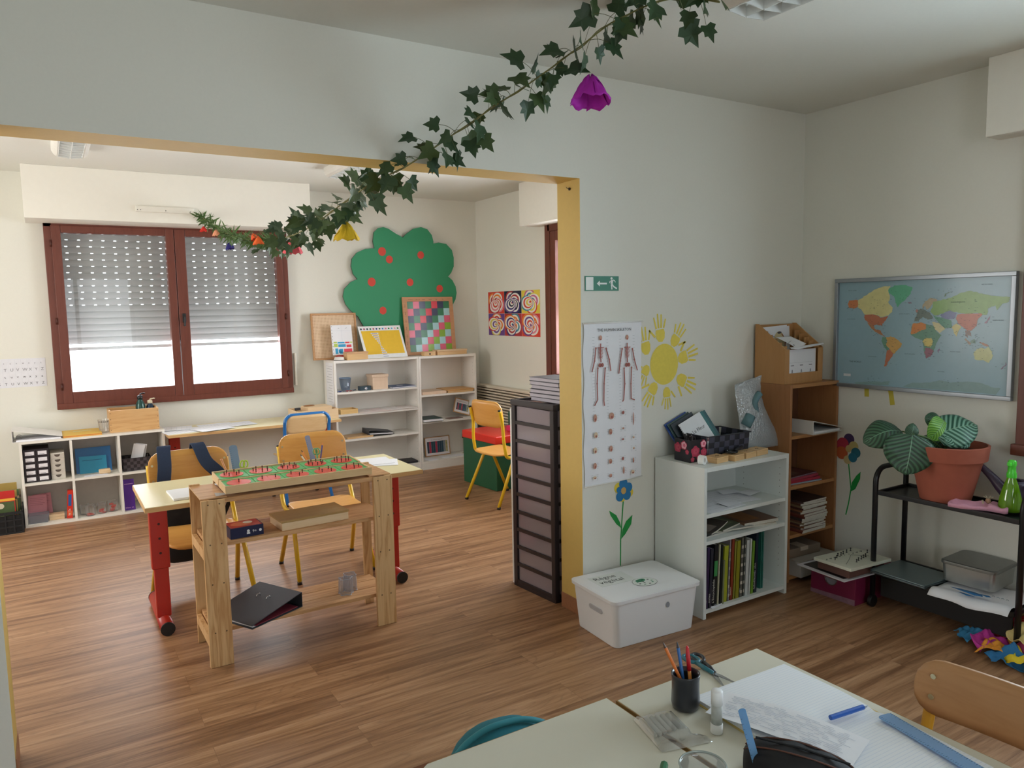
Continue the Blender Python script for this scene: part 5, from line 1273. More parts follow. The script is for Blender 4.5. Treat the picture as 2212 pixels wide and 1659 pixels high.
# second shelf
S2 = .5905
t = thing('wooden_tray', 'open light wooden tray at the left of the second shelf', 'tray', (.105, 3.56, S2), .05)
yw = wood('#ecc98a', '#d9ad66', 0, 7, 12, .5, .25)
MB().box(-.08, -.06, 0, .08, .06, .006).build('bottom', yw, t)
for q, nm in (((-.08, -.06, .006, .08, -.054, .04), 'side_board'), ((-.08, .054, .006, .08, .06, .04), 'side_board'), ((-.08, -.054, .006, -.074, .054, .04), 'end_board'), ((.074, -.054, .006, .08, .054, .04), 'end_board')): MB().box(*q).build(nm, yw, t)
ps = ['large white sheet nearest the wooden tray on the second shelf', 'pinkish white sheet in the middle of the second shelf', 'thin white leaflet right of the middle on the second shelf', 'white sheet at the right end of the second shelf']
for k, (x, a, w2_) in enumerate(((.27, .04, .16), (.40, -.03, .17), (.53, .02, .15), (.68, -.02, .14))):
    sheet('paper_sheet', ps[k], 'paper', (x, 3.575, S2+.001*k), w2_, .20, a, mat(['#efe6e4', '#efe0de', '#f0eae8', '#eee6e2'][k], .8), lines=2, th=.004, group='sheets on the second shelf')
# third shelf
S3 = .3655
bx('wooden_board', (.24, .17, .016), beech, 'flat light wooden board under the grey binder on the third shelf', 'board', (.20, 3.585, S3), .02)
t = thing('ring_binder', 'slim dark grey binder lying tilted on the third shelf', 'binder', (.28, 3.50, S3+.0175), -.05); t.rotation_euler[1] = .04
gb = mat('#3c3e48', .45)
MB().box(0, 0, 0, .24, .19, .002).build('back_cover', gb, t); MB().box(-.003, 0, 0, 0, .19, .044).build('spine', gb, t)
MB().prism([(0, 0, .042), (.24, 0, .012), (.24, 0, .014), (0, 0, .044)], (0, .19, 0)).build('front_cover', gb, t); MB().box(.01, .006, .0025, .225, .184, .011).build('pages', paper, t)
# bottom
tag(MB().box(-.12, -.08, 0, .12, .08, .022).build('document_case', mat('#26262b', .5), loc=(.63, 3.58, .0785), rotz=-.06, bevel=.006), 'flat black case lying on the bottom shelf of the wide bookcase', 'case')
# narrow bookcase
N1, N2, N3 = .7005, .4505, .0785
t = thing('wooden_board', 'flat pale wooden board at the left of the upper shelf of the narrow bookcase', 'board', (.93, 3.61, N1)); MB().box(-.125, -.12, 0, .125, .12, .026).build('panel', pale, t, bevel=.001)
tag(t, 'flat pale wooden board at the left of the upper shelf of the narrow bookcase', 'board')
t = thing('wooden_box', 'flat darker wooden box at the right of the narrow bookcase upper shelf', 'box', (1.205, 3.60, N1)); MB().box(-.135, -.115, 0, .135, .115, .02).build('base', beech, t, bevel=.001); MB().box(-.145, -.12, .0205, .143, .12, .031).build('lid', wood('#d9a869', '#c08c4c', 0, 8, 12, .45, .25), t, bevel=.001)
lowfolder('dark green folder lying on the middle shelf of the narrow bookcase', (.905, 3.57, N2), -.03, '#26494b', .20, .22, .025)
def table_frame(name, label, loc, rot, w_, h_):
    t = thing(name, label, 'framed sheet', loc); t.rotation_euler = rot
    m = MB(); f = .008
    m.box(-w_/2, 0, 0, w_/2, .012, f); m.box(-w_/2, 0, h_-f, w_/2, .012, h_); m.box(-w_/2, 0, f, -w_/2+f, .012, h_-f); m.box(w_/2-f, 0, f, w_/2, .012, h_-f)
    m.build('frame', wood('#c09464', '#a07444', 0, 7, 8, .5, .3), t)
    m = MB(); m.box(-w_/2+f, .003, f, w_/2-f, .008, h_-f, 0)
    cw = (w_-.05)/10
    cs = ['#2e3f52', '#b03a52', '#2c5262', '#27505e', '#b83c56', '#2b4f63', '#2a4658', '#2e5468', '#8f9aa0', '#c9b98a']
    for i in range(10): m.box(-w_/2+.025+i*cw, .0024, .03, -w_/2+.025+(i+1)*cw-.001, .003, h_-.045, i+1)
    m.scrib(20, (0, .0024, h_-.033), .012, m=11, align='CENTER')
    for i in range(8): m.box(w_/2-.04, .0020, .035+i*.013, w_/2-.028, .0024, .041+i*.013, 12)
    m.build('printed_table', [lb]+[mat(c, .4) for c in cs]+[mat('#7b6b70', .8), mat('#6a8a4a', .7)], t, recalc=False)
    MB().box(-w_/2+.002, .0085, .002, w_/2-.002, .0125, h_-.002).build('back_board', mat('#8a6a48', .7), t)
    return t
t = table_frame('picture_frame', 'framed colour table leaning against the right side on the middle shelf', (1.255, 3.575, N2+.006), (-.35, .0, -.25), .175, .145)
t.rotation_euler = (-.35, .30, -.2)
t.location = (1.255, 3.575, N2+.030)
sheet('paper_sheet', 'dark edged card lying below the leaning framed table on the middle shelf', 'card', (1.15, 3.53, N2), .15, .08, .1, mat('#8a7068', .7), th=.006)
table_frame('picture_frame', 'framed colour table standing on the bottom shelf of the narrow bookcase', (1.045, 3.68, N3), (-.12, 0, .02), .27, .185)
sheet('paper_sheet', 'small white card lying in front of the framed table, bottom shelf', 'card', (.90, 3.545, N3), .10, .10, .1, th=.004)
sheet('paper_sheet', 'white sheet lying right of the framed table on the bottom shelf', 'card', (1.14, 3.58, N3), .24, .09, .05, th=.003)
t = thing('metal_stand', 'thin metal rod with a dark clip standing near the corner of the bottom shelf', 'stand', (1.30, 3.64, N3))
MB().lathe([(.012, 0), (.012, .003), (.0018, .004), (.0018, .17)], n=10, capt=True).build('rod', mat('#b8a888', .4, .6), t, smooth=True); MB().box(-.010, -.006, .15, .012, .006, .19).build('clip', mat('#4a3a28', .5), t)

# radiator under the side window
t = thing('radiator', 'cream horizontal slatted radiator under the side window', 'radiator', (1.5715, 2.55, .18))
rm = mat('#ddd2bf', .5)
MB().box(-.075, -.9, .54, 0, 1.15, .565).build('top_cover', rm, t, bevel=.006)
MB().box(-.012, -.9, .0, 0, 1.15, .54).build('back_panel', mat('#8f8474', .6), t)
m = MB()
for i in range(20): m.box(-.072, -.9, .01+i*.0268, -.02, 1.15, .01+i*.0268+.013)
m.build('fins', rm, t)
MB().box(-.072, -.905, 0, -.0125, -.9, .54).build('end_cap', rm, t); MB().box(-.072, 1.15, 0, -.0125, 1.155, .54).build('end_cap', rm, t)

# green toy box
t = thing('toy_box', 'dark green box with red lid behind the yellow chair', 'toy box', (.930, 2.378, 0), .07)
MB().box(0, 0, 0, .40, .50, .40).build('body', mat('#1f5a3c', .45), t, bevel=.004)
MB().box(-.008, -.008, .385, .408, .508, .452).build('lid', mat('#e02c1c', .35, coat=.2), t, bevel=.010)
bx('building_block', (.07, .10, .07), mat('#2a63b8', .4), 'blue block on the red lid of the green toy box', 'block', (1.17, 2.42, .453), .1, bevel=.004)
bx('building_block', (.12, .09, .045), mat('#d6336a', .4), 'pinkish red block behind the blue block on the toy box', 'block', (1.22, 2.55, .453), .0, bevel=.004)
bx('building_block', (.06, .06, .14), mat('#20503c', .4), 'dark green upright block behind the blue block on the toy box', 'block', (1.28, 2.68, .453), .0, bevel=.004)

# drawer tower next to the jamb
t = thing('drawer_tower', 'tall black tower of ten clear plastic drawers beside the yellow jamb', 'drawer tower', (-.046, .553, 0), -PI/2+.088)
# local x runs along the visible long face (towards the camera), local y points into the room side wall
tw, td, th_ = .345, .30, 1.010
bf = mat('#2a2124', .4, vary=.05)
for x in (0, tw-.030):
    for y_ in (0, td-.03): MB().box(x, y_, .0, x+.030, y_+.03, th_-.03).build('post', bf, t, bevel=.003)
m = MB(); m.box(-.004, -.004, th_-.03, tw+.004, .02, th_); m.box(-.004, td-.02, th_-.03, tw+.004, td+.004, th_); m.box(-.004, .02, th_-.03, .02, td-.02, th_); m.box(tw-.02, .02, th_-.03, tw+.004, td-.02, th_)
m.build('top_frame', bf, t, bevel=.003)
MB().box(.02, .02, th_-.02, tw-.02, td-.02, th_-.010).build('top_panel', mat('#4a3c42', .15), t)
MB().box(0, 0, .0, tw, td, .018).build('base', bf, t)
dm = thinglass('#efe9ee', .45, .12, .92, 'frosted_drawer', .42, '#dcd0d8')
cont = ['#d79ab0', '#a9b3a4', '#5577a8', '#a98a78', '#9a929c', '#b8aeb2', '#9c8f98', '#bba6a8', '#c9bdbc', '#8f8a94']
pit = (th_-.03-.022)/10
for i in range(10):
    z = .022+i*pit
    r_ = MB()
    r_.box(.030, .002, z-.004, tw-.030, .010, z+.014); r_.box(.030, td-.010, z-.004, tw-.030, td-.002, z+.014); r_.box(.002, .030, z-.004, .010, td-.030, z+.014); r_.box(tw-.010, .030, z-.004, tw-.002, td-.030, z+.014)
    r_.build('rail', bf, t)
    d = MB(); a, b_, c, e = .033, .011, tw-.012, td-.012
    d.box(a, b_, z+.016, c, b_+.002, z+pit-.006); d.box(a, e-.002, z+.016, c, e, z+pit-.006); d.box(a, b_+.002, z+.016, a+.002, e-.002, z+pit-.006); d.box(c-.002, b_+.002, z+.016, c, e-.002, z+pit-.006); d.box(a, b_, z+.014, c, e, z+.016)
    dd = d.build('drawer', dm, t)
    q = MB(); rs = random.Random(i); n_ = 3+i % 3
    for k in range(n_):
        zz = z+.0185+k*(.058/n_); q.box(.045+rs.uniform(0, .05), .03+rs.uniform(0, .02), zz, tw-.03-rs.uniform(0, .06), td-.04, zz+.050/n_)
    q.build('contents', mat(cont[i], .8, vary=.15), dd)
# stack of notebooks on the tower
zc = th_+.0006
for k in range(6):
    m = MB(); w_, d_, h_ = .17, .24, .020
    m.box(-w_/2, -d_/2, 0, w_/2, d_/2, .002, 0); m.box(-w_/2+.003, -d_/2+.003, .002, w_/2-.003, d_/2-.003, h_-.002, 1); m.box(-w_/2, -d_/2, h_-.002, w_/2, d_/2, h_, 0); m.box(w_/2-.002, -d_/2, .002, w_/2, d_/2, h_-.002, 0)
    o = m.build('notebook', [mat('#3f3a44', .5), mat('#c9c2cc', .8)], loc=(.098+random.uniform(-.006, .008)-.004*(k < 2), .335, zc+.0205*k), rotz=.06+random.uniform(-.04, .04))
    tag(o, ['bottom notebook', 'second notebook from the bottom', 'third notebook from the bottom', 'fourth notebook from the bottom', 'second notebook from the top', 'topmost notebook'][k]+' of the dark stack on the drawer tower', 'notebook', 'notebooks stacked on the drawer tower')
o = MB().box(-.012, -.15, 0, 0, .15, .955).build('white_board', white, loc=(-.038, .70, 0), rotz=.09); o.name = 'white_panel'
o.location = (.118, .590, 0); o.rotation_euler[2] = -PI/2+.088
tag(o, 'narrow white board standing upright behind the drawer tower', 'board')
# ---------------------------------------------------------------- near room: white bin, shelves, sorter
t = thing('storage_bin', 'white plastic storage bin with lid on the floor below the painted flower', 'storage bin', (.140, -.213, 0), -.06)
bw = mat('#e9ebee', .38, vary=.01, name='white_plastic')
def flared(m, w0, d0, w1, d1, z0, z1, r=.03, n=5, mi=0, cap=True):
    def ring(w_, d_, z):
        out = []
        for cx_, cy_, a0 in ((w_/2-r, d_/2-r, 0), (-w_/2+r, d_/2-r, PI/2), (-w_/2+r, -d_/2+r, PI), (w_/2-r, -d_/2+r, 1.5*PI)):
            for i in range(n+1): a = a0+PI/2*i/n; out.append(m.pt((cx_+r*math.cos(a), cy_+r*math.sin(a), z)))
        return out
    a = ring(w0, d0, z0); b = ring(w1, d1, z1); k = len(a)
    for i in range(k): m.face((a[i], a[(i+1) % k], b[(i+1) % k], b[i]), mi)
    if cap: m.face(a[::-1], mi); m.face(b, mi)
    return m
flared(MB(), .445, .305, .480, .335, 0, .205).build('body', bw, t, bevel=.003)
m = MB(); flared(m, .498, .352, .500, .354, .2055, .222); flared(m, .488, .342, .486, .340, .2222, .2228); m.build('lid', bw, t, bevel=.004)
M_ = Matrix.Translation((-.2475, -.02, .14)) @ Matrix.Rotation(-.085, 4, 'Y')
m = MB(M_); rpanel(m, .10, .022, .004, .0105, U=(0, 1, 0), V=(0, 0, 1), N=(1, 0, 0), nx=4, ny=2, org=(.0115, -.0, 0)); m.build('hand_hole', mat('#b9bbc0', .5), t)
m = MB(); m.ell((0, 0, 0), .011, .013, (1, 0, 0), (0, .09, 1)); m.build('front_dot', mat('#8d9199', .5), t, loc=(.055, -.1664, .150), recalc=False)
m = MB(); m.box(-.165, -.03, 0, .03, .095, .0004, 0)
m.text('Règne', (-.15, .045, .0009), .048, (1, 0, 0), (0, 1, 0), 1); m.text('végétal', (-.15, -.002, .0009), .048, (1, 0, 0), (0, 1, 0), 1)
m.ell((.04, -.075, .0009), .062, .05, (1, 0, 0), (0, 1, 0), 28, 1); m.ell((.04, -.075, .0011), .0605, .0485, (1, 0, 0), (0, 1, 0), 28, 2)
m.ell((.03, -.055, .0013), .026, .016, (1, 0, 0), (0, 1, 0), 12, 3); m.ell((.042, -.050, .0014), .018, .013, (1, 0, 0), (0, 1, 0), 12, 3); m.poly([(.030, -.09, .0015), (.036, -.09, .0015), (.035, -.06, .0015), (.031, -.06, .0015)], 1)
for i in range(9):
    a = i*.7; m.ell((.04+.038*math.cos(a), -.078+.028*math.sin(a), .0014), .006, .004, (1, 0, 0), (0, 1, 0), 8, 1 if i % 2 else 3)
m.build('label', [mat('#dfe4e2', .4), mat('#3f4644', .6), mat('#dfe6e2', .5), mat('#3f8f6c', .6)], t, loc=(-.02, .03, .2232), recalc=False)

wl = mat('#dfe4e0', .42, vary=.012, name='white_board_b')
bookcase('bookcase', 'white waist-high bookcase full of books beside the storage bin', .448, .598, -.345, .332, .73, (.505, .375), wl, base=.025, plinth=False)
# children's books on the lower shelf
bks = [('#33254a', .018, .20, .300, 'dark purple book at the left end of the lower shelf', 6), ('#2b2e3a', .020, .215, .290, 'dark grey thick book, second from the left on the lower shelf', 8),
 ('#15191c', .026, .22, .305, 'black encyclopedia with green label on the spine', "L'Encyclopédie"), ('#b9b79a', .012, .21, .300, 'beige thin book right of the black encyclopedia', ''), ('#1f2421', .012, .20, .295, 'black thin book sixth from the left side', ''), ('#7d8468', .012, .18, .215, 'short grey-green book standing low among the tall ones', ''),
 ('#a3ab2f', .030, .225, .280, 'wide lime yellow binder-like book left of the brown-red one', ''), ('#8a868a', .012, .22, .315, 'grey thin tall book left of the brown-red book', ''), ('#8c3a22', .018, .215, .310, 'brown-red book with white title in the middle of the shelf', 7), ('#9c9440', .010, .21, .290, 'thin mustard book right of the brown-red one', ''),
 ('#8f8a23', .026, .225, .290, 'wide olive yellow book in the middle of the shelf', ''), ('#5d5a52', .018, .21, .300, 'grey patterned book right of the olive one', 6), ('#4b5049', .010, .21, .305, 'dark patterned thin book left of the white ones', ''),
 ('#c8ccca', .022, .22, .280, 'broad white book right of the middle', ''), ('#d5d8d4', .012, .22, .282, 'thin white book touching the bright green one', 11), ('#6f9a2f', .018, .215, .268, 'bright green book right of the white ones', ''),
 ('#1d2636', .020, .225, .315, 'navy tall book right of the bright green one', 18), ('#14161c', .014, .225, .320, 'black tall book with white edge on the right', ''), ('#2d6f62', .010, .20, .300, 'teal thin book alone in front of the right side panel', ''), ('#3a8577', .008, .20, .296, 'lighter teal booklet at the right end of the shelf', '')]
x = .470
for i, (c, th2, dep, hh, lab_, tx) in enumerate(bks):
    if i == 18: x += .025
    m = MB(); f = -.335+(.0 if i < 6 else .012)+(.02 if i > 16 else 0)
    m.box(0, 0, 0, .0015, dep, hh, 0); m.box(th2-.0015, 0, 0, th2, dep, hh, 0); m.box(0, 0, 0, th2, .0015, hh, 0)
    m.box(.0015, .0015, .003, th2-.0015, dep-.002, hh-.003, 1)
    if tx and th2 >= .012: (m.scrib if isinstance(tx, int) else m.text)(tx, (th2*.30, -.0006, .02), min(th2*.75, .02), (0, 0, 1), (-1, 0, 0), 2); m.T = Matrix.Identity(4)
    if i == 2: m.box(.002, -.0008, .15, th2-.002, 0, .225, 3)
    if i in (3, 7, 11, 12): 
        for q in range(6): m.box(.002, -.0006, .02+q*.045, th2-.002, 0, .035+q*.045, 4)
    for k, (vx, vy, vz) in enumerate(m.v):
        pass
    o = m.build('book', [mat(c, .4), mat('#cfcbbf', .8), mat('#d8d8d2', .6), mat('#3f8f4f', .5), mat('#c4bfae', .5, vary=.3)], recalc=False)
    lean = .045 if i < 18 else .02
    if tx:   # the title runs up the spine: text drawn with its baseline towards the right edge
        pass
    o.location = (x, f, .0435); o.rotation_euler = (0, lean, 0); x += th2+.0048
    if x > 1.02: x = 1.012
    tag(o, lab_, 'book', 'books on the lower shelf of the white bookcase')
def mag(name, label, loc, rz, w_, d_, th2, col, col2=None, tilt=0, cat='magazine', grp=None, curl=0, edge='#cbc7ba'):
    m = MB(); N = 8
    for k in range(N):
        a0, a1 = -w_/2+w_*k/N, -w_/2+w_*(k+1)/N; z0 = curl*((k/N)**2); z1 = curl*(((k+1)/N)**2)
        P = [m.pt((a0, -d_/2, z0)), m.pt((a1, -d_/2, z1)), m.pt((a1, d_/2, z1)), m.pt((a0, d_/2, z0)), m.pt((a0, -d_/2, z0+th2)), m.pt((a1, -d_/2, z1+th2)), m.pt((a1, d_/2, z1+th2)), m.pt((a0, d_/2, z0+th2))]
        m.face([P[i] for i in (4, 5, 6, 7)], 0); m.face([P[i] for i in (0, 3, 2, 1)], 0); m.face([P[i] for i in (0, 1, 5, 4)], 1); m.face([P[i] for i in (3, 7, 6, 2)], 1)
        if k == 0: m.face([P[i] for i in (0, 4, 7, 3)], 0)
        if k == N-1: m.face([P[i] for i in (1, 2, 6, 5)], 1)
    if col2: m.poly([(-w_*.4, -d_*.35, th2+curl*.01+.0006), (w_*.1, -d_*.35, th2+curl*.36+.0008), (w_*.1, d_*.2, th2+curl*.36+.0008), (-w_*.4, d_*.2, th2+curl*.01+.0006)], 2)
    o = m.build(name, [mat(col, .35, vary=.2, scale=18), mat(edge, .6, vary=.2, scale=120), mat(col2 or col, .4, vary=.3, scale=30)], loc=loc, rotz=rz, recalc=False)
    if tilt: o.rotation_euler[1] = tilt
    return tag(o, label, cat, grp)
WS = .3755
mag('magazine', 'grey magazine at the bottom of the pile on the middle shelf, left', (.60, -.19, WS), .1, .27, .21, .008, '#7f8684', grp='magazines on the middle shelf')
mag('magazine', 'pale magazine under the others in the middle of the shelf', (.70, -.20, WS+.0085), -.15, .27, .21, .007, '#a9aeaa', grp='magazines on the middle shelf')
mag('magazine', 'green-grey magazine in the middle of the middle shelf pile', (.72, -.18, WS+.016), .25, .27, .20, .007, '#5f6b54', '#8c9a72', grp='magazines on the middle shelf')
mag('magazine', 'curled dark magazine at the front left of the middle shelf', (.572, -.235, WS+.0240), .3, .17, .15, .006, '#4a4440', '#9a8f84', curl=.022, grp='magazines on the middle shelf')
mag('magazine', 'brown magazine on top at the right of the middle shelf', (.90, -.19, WS+.010), -.12, .22, .25, .016, '#7a5236', '#a8733e', grp='magazines on the middle shelf')
mag('magazine', 'tan magazine just under the brown one on the right', (.89, -.19, WS), -.2, .22, .25, .0095, '#a38d64', grp='magazines on the middle shelf')
US = .5055
sheet('paper_sheet', 'large white sheet covering the left of the upper shelf', 'paper', (.62, -.20, US), .26, .26, .08, lines=5, mcol=mat('#b9bfc0', .8))
sheet('paper_sheet', 'white printed sheet in the middle of the upper shelf', 'paper', (.80, -.17, US+.0015), .22, .24, -.1, lines=7, mcol=mat('#aab2b4', .8))
for k, (x, y_, r) in enumerate(((.70, -.27, .2), (.86, -.12, -.1), (.93, -.20, .25))):
    m = MB(); m.prism([(-.06, -.03, .0), (.05, -.035, .004), (.06, .03, .001), (-.05, .04, .006)], (0, 0, .001))
    tag(m.build('card', paper, loc=(x, y_, US+.004+.003*k), rotz=r), ['curled white card at the front of the upper shelf', 'small white card at the back right of the upper shelf', 'bent white card near the right side of the upper shelf'][k], 'card', 'cards on the upper shelf')
m = MB(); m.prism([(-.05, -.018, 0), (.03, -.022, .002), (.055, 0, .006), (.04, .02, .012), (-.03, .018, .006)], (0, 0, .002)); m.box(-.02, -.012, .0105, .02, -.009, .0108, 1)
tag(m.build('paper_tag', [paper, grey], loc=(.545, -.325, .0435), rotz=.2), 'crumpled white paper tag in front of the leftmost books', 'paper')
# cam fittings and top things of the white bookcase
WT = .7305
t = thing('pencil_box', 'black box printed with pink roses on the left of the white bookcase', 'box', (.540, -.165, WT), -.03)
bb = mat('#1c1a20', .35)
m = MB()
for q in ((-.055, -.055, .055, -.052), (-.055, .052, .055, .055), (-.055, -.052, -.052, .052), (.052, -.052, .055, .052)): m.box(q[0], q[1], 0, q[2], q[3], .108)
m.box(-.052, -.052, 0, .052, .052, .003); m.build('body', bb, t)
m = MB(); rs = random.Random(21); lay = 0
for face in (0, 1):
    for (a, z, r) in (((-.022, .052, .027), (.030, .085, .020), (.034, .045, .020), (.006, .018, .020), (-.040, .015, .012), (.045, .012, .010)) if face == 0 else ((-.030, .065, .024), (.012, .080, .022), (.035, .05, .012))):
        for k in range(5):
            rr = r*(1-k*.2); lay += 1
            pts = []
            for i in range(14):
                an = 2*PI*i/14; q = rr*(1+.12*math.sin(an*5+k)); aa = max(-.054, min(.054, a+q*math.cos(an)+k*.001)); zz = max(.001, min(.107, z+q*math.sin(an)))
                pts.append((aa, -.0552-.00003*lay, zz) if face == 0 else (-.0552-.00003*lay, -aa, zz))
            m.poly(pts, (k+(lay % 2)) % 4 if k else 1)
m.build('rose_print', [mat('#e06a86', .4), mat('#b93352', .4), mat('#f2b6c2', .4), mat('#c74a62', .4)], t, recalc=False)
m = MB(); rs = random.Random(2)
for i in range(9): m.tube([(rs.uniform(-.04, .04), rs.uniform(-.04, .04), .01), (rs.uniform(-.04, .04), rs.uniform(-.04, .04), .115+rs.uniform(0, .012))], .004, 6)
m.build('contents', mat('#3a3436', .5), t)
t = thing('tape_roll', 'white paper tape roll at the front left corner of the white bookcase', 'tape', (.505, -.275, WT+.022), .3)
m = MB(); N = 24
a = [m.pt((.022*math.cos(2*PI*i/N), -.014, .022*math.sin(2*PI*i/N))) for i in range(N)]; b = [m.pt((.022*math.cos(2*PI*i/N), .014, .022*math.sin(2*PI*i/N))) for i in range(N)]
c = [m.pt((.012*math.cos(2*PI*i/N), -.014, .012*math.sin(2*PI*i/N))) for i in range(N)]; d = [m.pt((.012*math.cos(2*PI*i/N), .014, .012*math.sin(2*PI*i/N))) for i in range(N)]
for i in range(N):
    j = (i+1) % N; m.face((a[i], a[j], b[j], b[i])); m.face((c[i], d[i], d[j], c[j])); m.face((a[i], c[i], c[j], a[j])); m.face((b[i], b[j], d[j], d[i]))
m.build('roll', white, t, smooth=False)
MB().prism([(.020, -.013, .008), (.040, -.013, -.021), (.050, .013, -.0215), (.021, .013, .010)], (0, 0, .0006)).build('loose_end', white, t)
wk2 = [mat('#26262e', .55), mat('#474858', .45)]
basket('basket', 'dark woven basket holding notebooks on the white bookcase', (.735, -.135, WT), .27, .19, .115, -.04, wk2, 8, 4, .010)
bc = ['#2d4f9a', '#2f4a48', '#1f2a33', '#e9ebee', '#1d6a6a', '#1c5a5e']
bl = ['blue notebook at the back left of the woven basket', 'grey-green notebook second from the left in the woven basket', 'black notebook behind the white spiral one', 'white spiral-bound notebook with handwritten title in the woven basket', 'teal notebook right of the white spiral one', 'dark teal notebook at the right in the woven basket']
for i in range(6):
    w_, h_ = (.15, .205)
    t = thing('notebook', bl[i], 'notebook', (.665+[-.02, -.012, .0, .030, .066, .10][i], -.10-[0, .012, .024, .050, .034, .018][i], WT+.012), 0, 'notebooks in the woven basket')
    t.rotation_euler = (-.42, -.38, -.05)
    MB().box(-w_/2, 0, 0, w_/2, .005, h_).build('cover', mat(bc[i], .4), t, bevel=.0008)
    if i == 3:
        m = MB()
        for k in range(18): m.tube([(-w_/2-.004+.006*math.cos(2*PI*q/8), .0025+.006*math.sin(2*PI*q/8), .012+k*.0105) for q in range(8)], .0014, 5, closed=True)
        m.build('spiral', mat('#10131a', .4), t)
        m = MB(); m.text('La Fleur', (-.028, -.0006, .125), .026, m=0)
        for k in range(9):
            a = PI*k/8; m.stroke([(.022+.008*math.cos(a), -.0006, .052+.008*math.sin(a)), (.022+.030*math.cos(a), -.0006, .052+.024*math.sin(a))], .003, (0, 1, 0), 1)
        m.build('title', [mat('#4a4650', .7), mat('#b0485a', .6)], t, recalc=False)
# magnifier lying on small wooden boxes
t = thing('magnifying_glass', 'black magnifying glass lying across the small wooden boxes', 'magnifying glass', (.70, -.275, WT+.040), .28)
MB().tube([(.030*math.cos(2*PI*i/24), .030*math.sin(2*PI*i/24), 0) for i in range(24)], .005, 8, closed=True).build('rim', mat('#101114', .25), t, smooth=True)
MB().lathe([(.0, -.002), (.027, -.001), (.027, .001), (.0, .003)], n=20).build('lens', thinglass('#dfe6ea', .6, .02, .75, 'lens'), t, smooth=True)
MB().tube([(.034, 0, 0), (.05, 0, 0), (.06, 0, .001), (.12, 0, .004), (.124, 0, .004)], [.004, .004, .008, .009, .006], 10).build('handle', mat('#1c1d22', .4), t, smooth=True)
for k, (x, y_, w_) in enumerate(((.610, -.272, .092), (.712, -.285, .080), (.808, -.275, .088), (.905, -.262, .098))):
    t = thing('wooden_box', ['small flat wooden box nearest the tape roll', 'small wooden box under the magnifying glass rim', 'small wooden box under the magnifying glass handle', 'small wooden box at the right end of the row of boxes'][k], 'box', (x, y_, WT), .13, 'small wooden boxes on the white bookcase')
    MB().box(-w_/2, -.032, 0, w_/2, .040, .022).build('base', beech, t, bevel=.001); MB().box(-w_/2, -.032, .0224, w_/2, .040, .029).build('lid', beech, t, bevel=.001)
    m = MB(); m.tube([(-.016, 0, .0294), (-.008, .006, .0294), (.004, -.004, .0294), (.014, .004, .0294)], .0012, 5); m.build('mark', mat('#5a3b22', .7), t)
# bubble-wrap bag leaning on the brown bookcase
m = MB(); nu, nv2 = 26, 30; rs = random.Random(8)
def bag(u, v, s):
    wv = (.150-.040*v)*(1 if v > .06 else .93+v); lean = .02+.015*math.sin(v*3)
    x = 1.030+(u-.5)*2*wv*(.9+.1*math.cos(v*5))-.030+.035*(1-v); z = WT+.004+v*.375*(1-.10*(1-u)*(v > .8)*(v-.8)*5)
    bulge = .050*math.sin(PI*u)*math.sin(PI*min(1, v*1.05))**.7
    return (x, -.165+s*bulge+lean*v*3-.02, z)
rows_ = []
for s in (-1, 1):
    G = [[m.pt(tuple(c+rs.uniform(-.0012, .0012) for c in bag(i/nu, j/nv2, s))) for j in range(nv2+1)] for i in range(nu+1)]
    for i in range(nu):
        for j in range(nv2): m.face((G[i][j], G[i+1][j], G[i+1][j+1], G[i][j+1]))
    rows_.append(G)
bwm = thinglass('#e3ebf0', .9, .16, .8, 'bubble_wrap', .42, '#f0f5f8')
n = bwm.node_tree; vo = n.nodes.new('ShaderNodeTexVoronoi'); vo.inputs['Scale'].default_value = 95
tc = n.nodes.new('ShaderNodeTexCoord'); n.links.new(tc.outputs['Object'], vo.inputs['Vector'])
bp2 = n.nodes.new('ShaderNodeBump'); bp2.inputs['Strength'].default_value = 1.0; bp2.inputs['Distance'].default_value = .004; bp2.invert = True
n.links.new(vo.outputs['Distance'], bp2.inputs['Height'])
for nd in n.nodes:
    if nd.type in ('BSDF_GLOSSY', 'BSDF_DIFFUSE'): n.links.new(bp2.outputs[0], nd.inputs['Normal'])
t = thing('bubble_wrap_bag', 'silvery bubble-wrap bag standing against the brown bookcase', 'bubble wrap bag', (0, 0, 0))
m.build('film', bwm, t, smooth=True, recalc=False)
m = MB(); m.tube(smooth_path([(.96, -.16, WT+.05), (1.02, -.165, WT+.15), (1.0, -.16, WT+.24), (1.04, -.16, WT+.29)], 5), .018, 8); m.tube([(.93, -.165, WT+.13), (.965, -.165, WT+.18)], .028, 10)
m.build('contents', mat('#5d7f86', .6), t, smooth=True)

# brown bookcase in the corner
bwd = wood('#a9764c', '#8d5d38', 2, 5, 12, .45, .25, 'beech_veneer'); bwx = wood('#b5814f', '#98683c', 0, 5, 12, .45, .25, 'beech_veneer'); dkb = wood('#7b5238', '#5f3d29', 2, 5, 12, .5, .25, 'beech_back')
t = thing('bookcase', 'tall brown wooden bookcase in the room corner', 'bookcase', (1.160, -.258, 0))
W2_ = .405
for a in (0, W2_-.018): MB().box(a, 0, 0, a+.018, .25, 1.061).build('side_panel', bwd, t, bevel=.0008)
MB().box(.018, 0, 1.043, W2_-.018, .25, 1.0612).build('top', bwx, t, bevel=.0008)
for z in (.790, .520, .255, .03): MB().box(.018, .003, z-.018, W2_-.018, .246, z).build('shelf', bwx, t, bevel=.0008)
MB().box(.018, .246, .0, W2_-.018, .25, 1.04).build('back', dkb, t)
binder('ring_binder', 'white ring binder lying open-edged on the upper shelf of the brown bookcase', (1.300, -.300, .7905), 0, '#d9d6d0', .245, .24, .075)
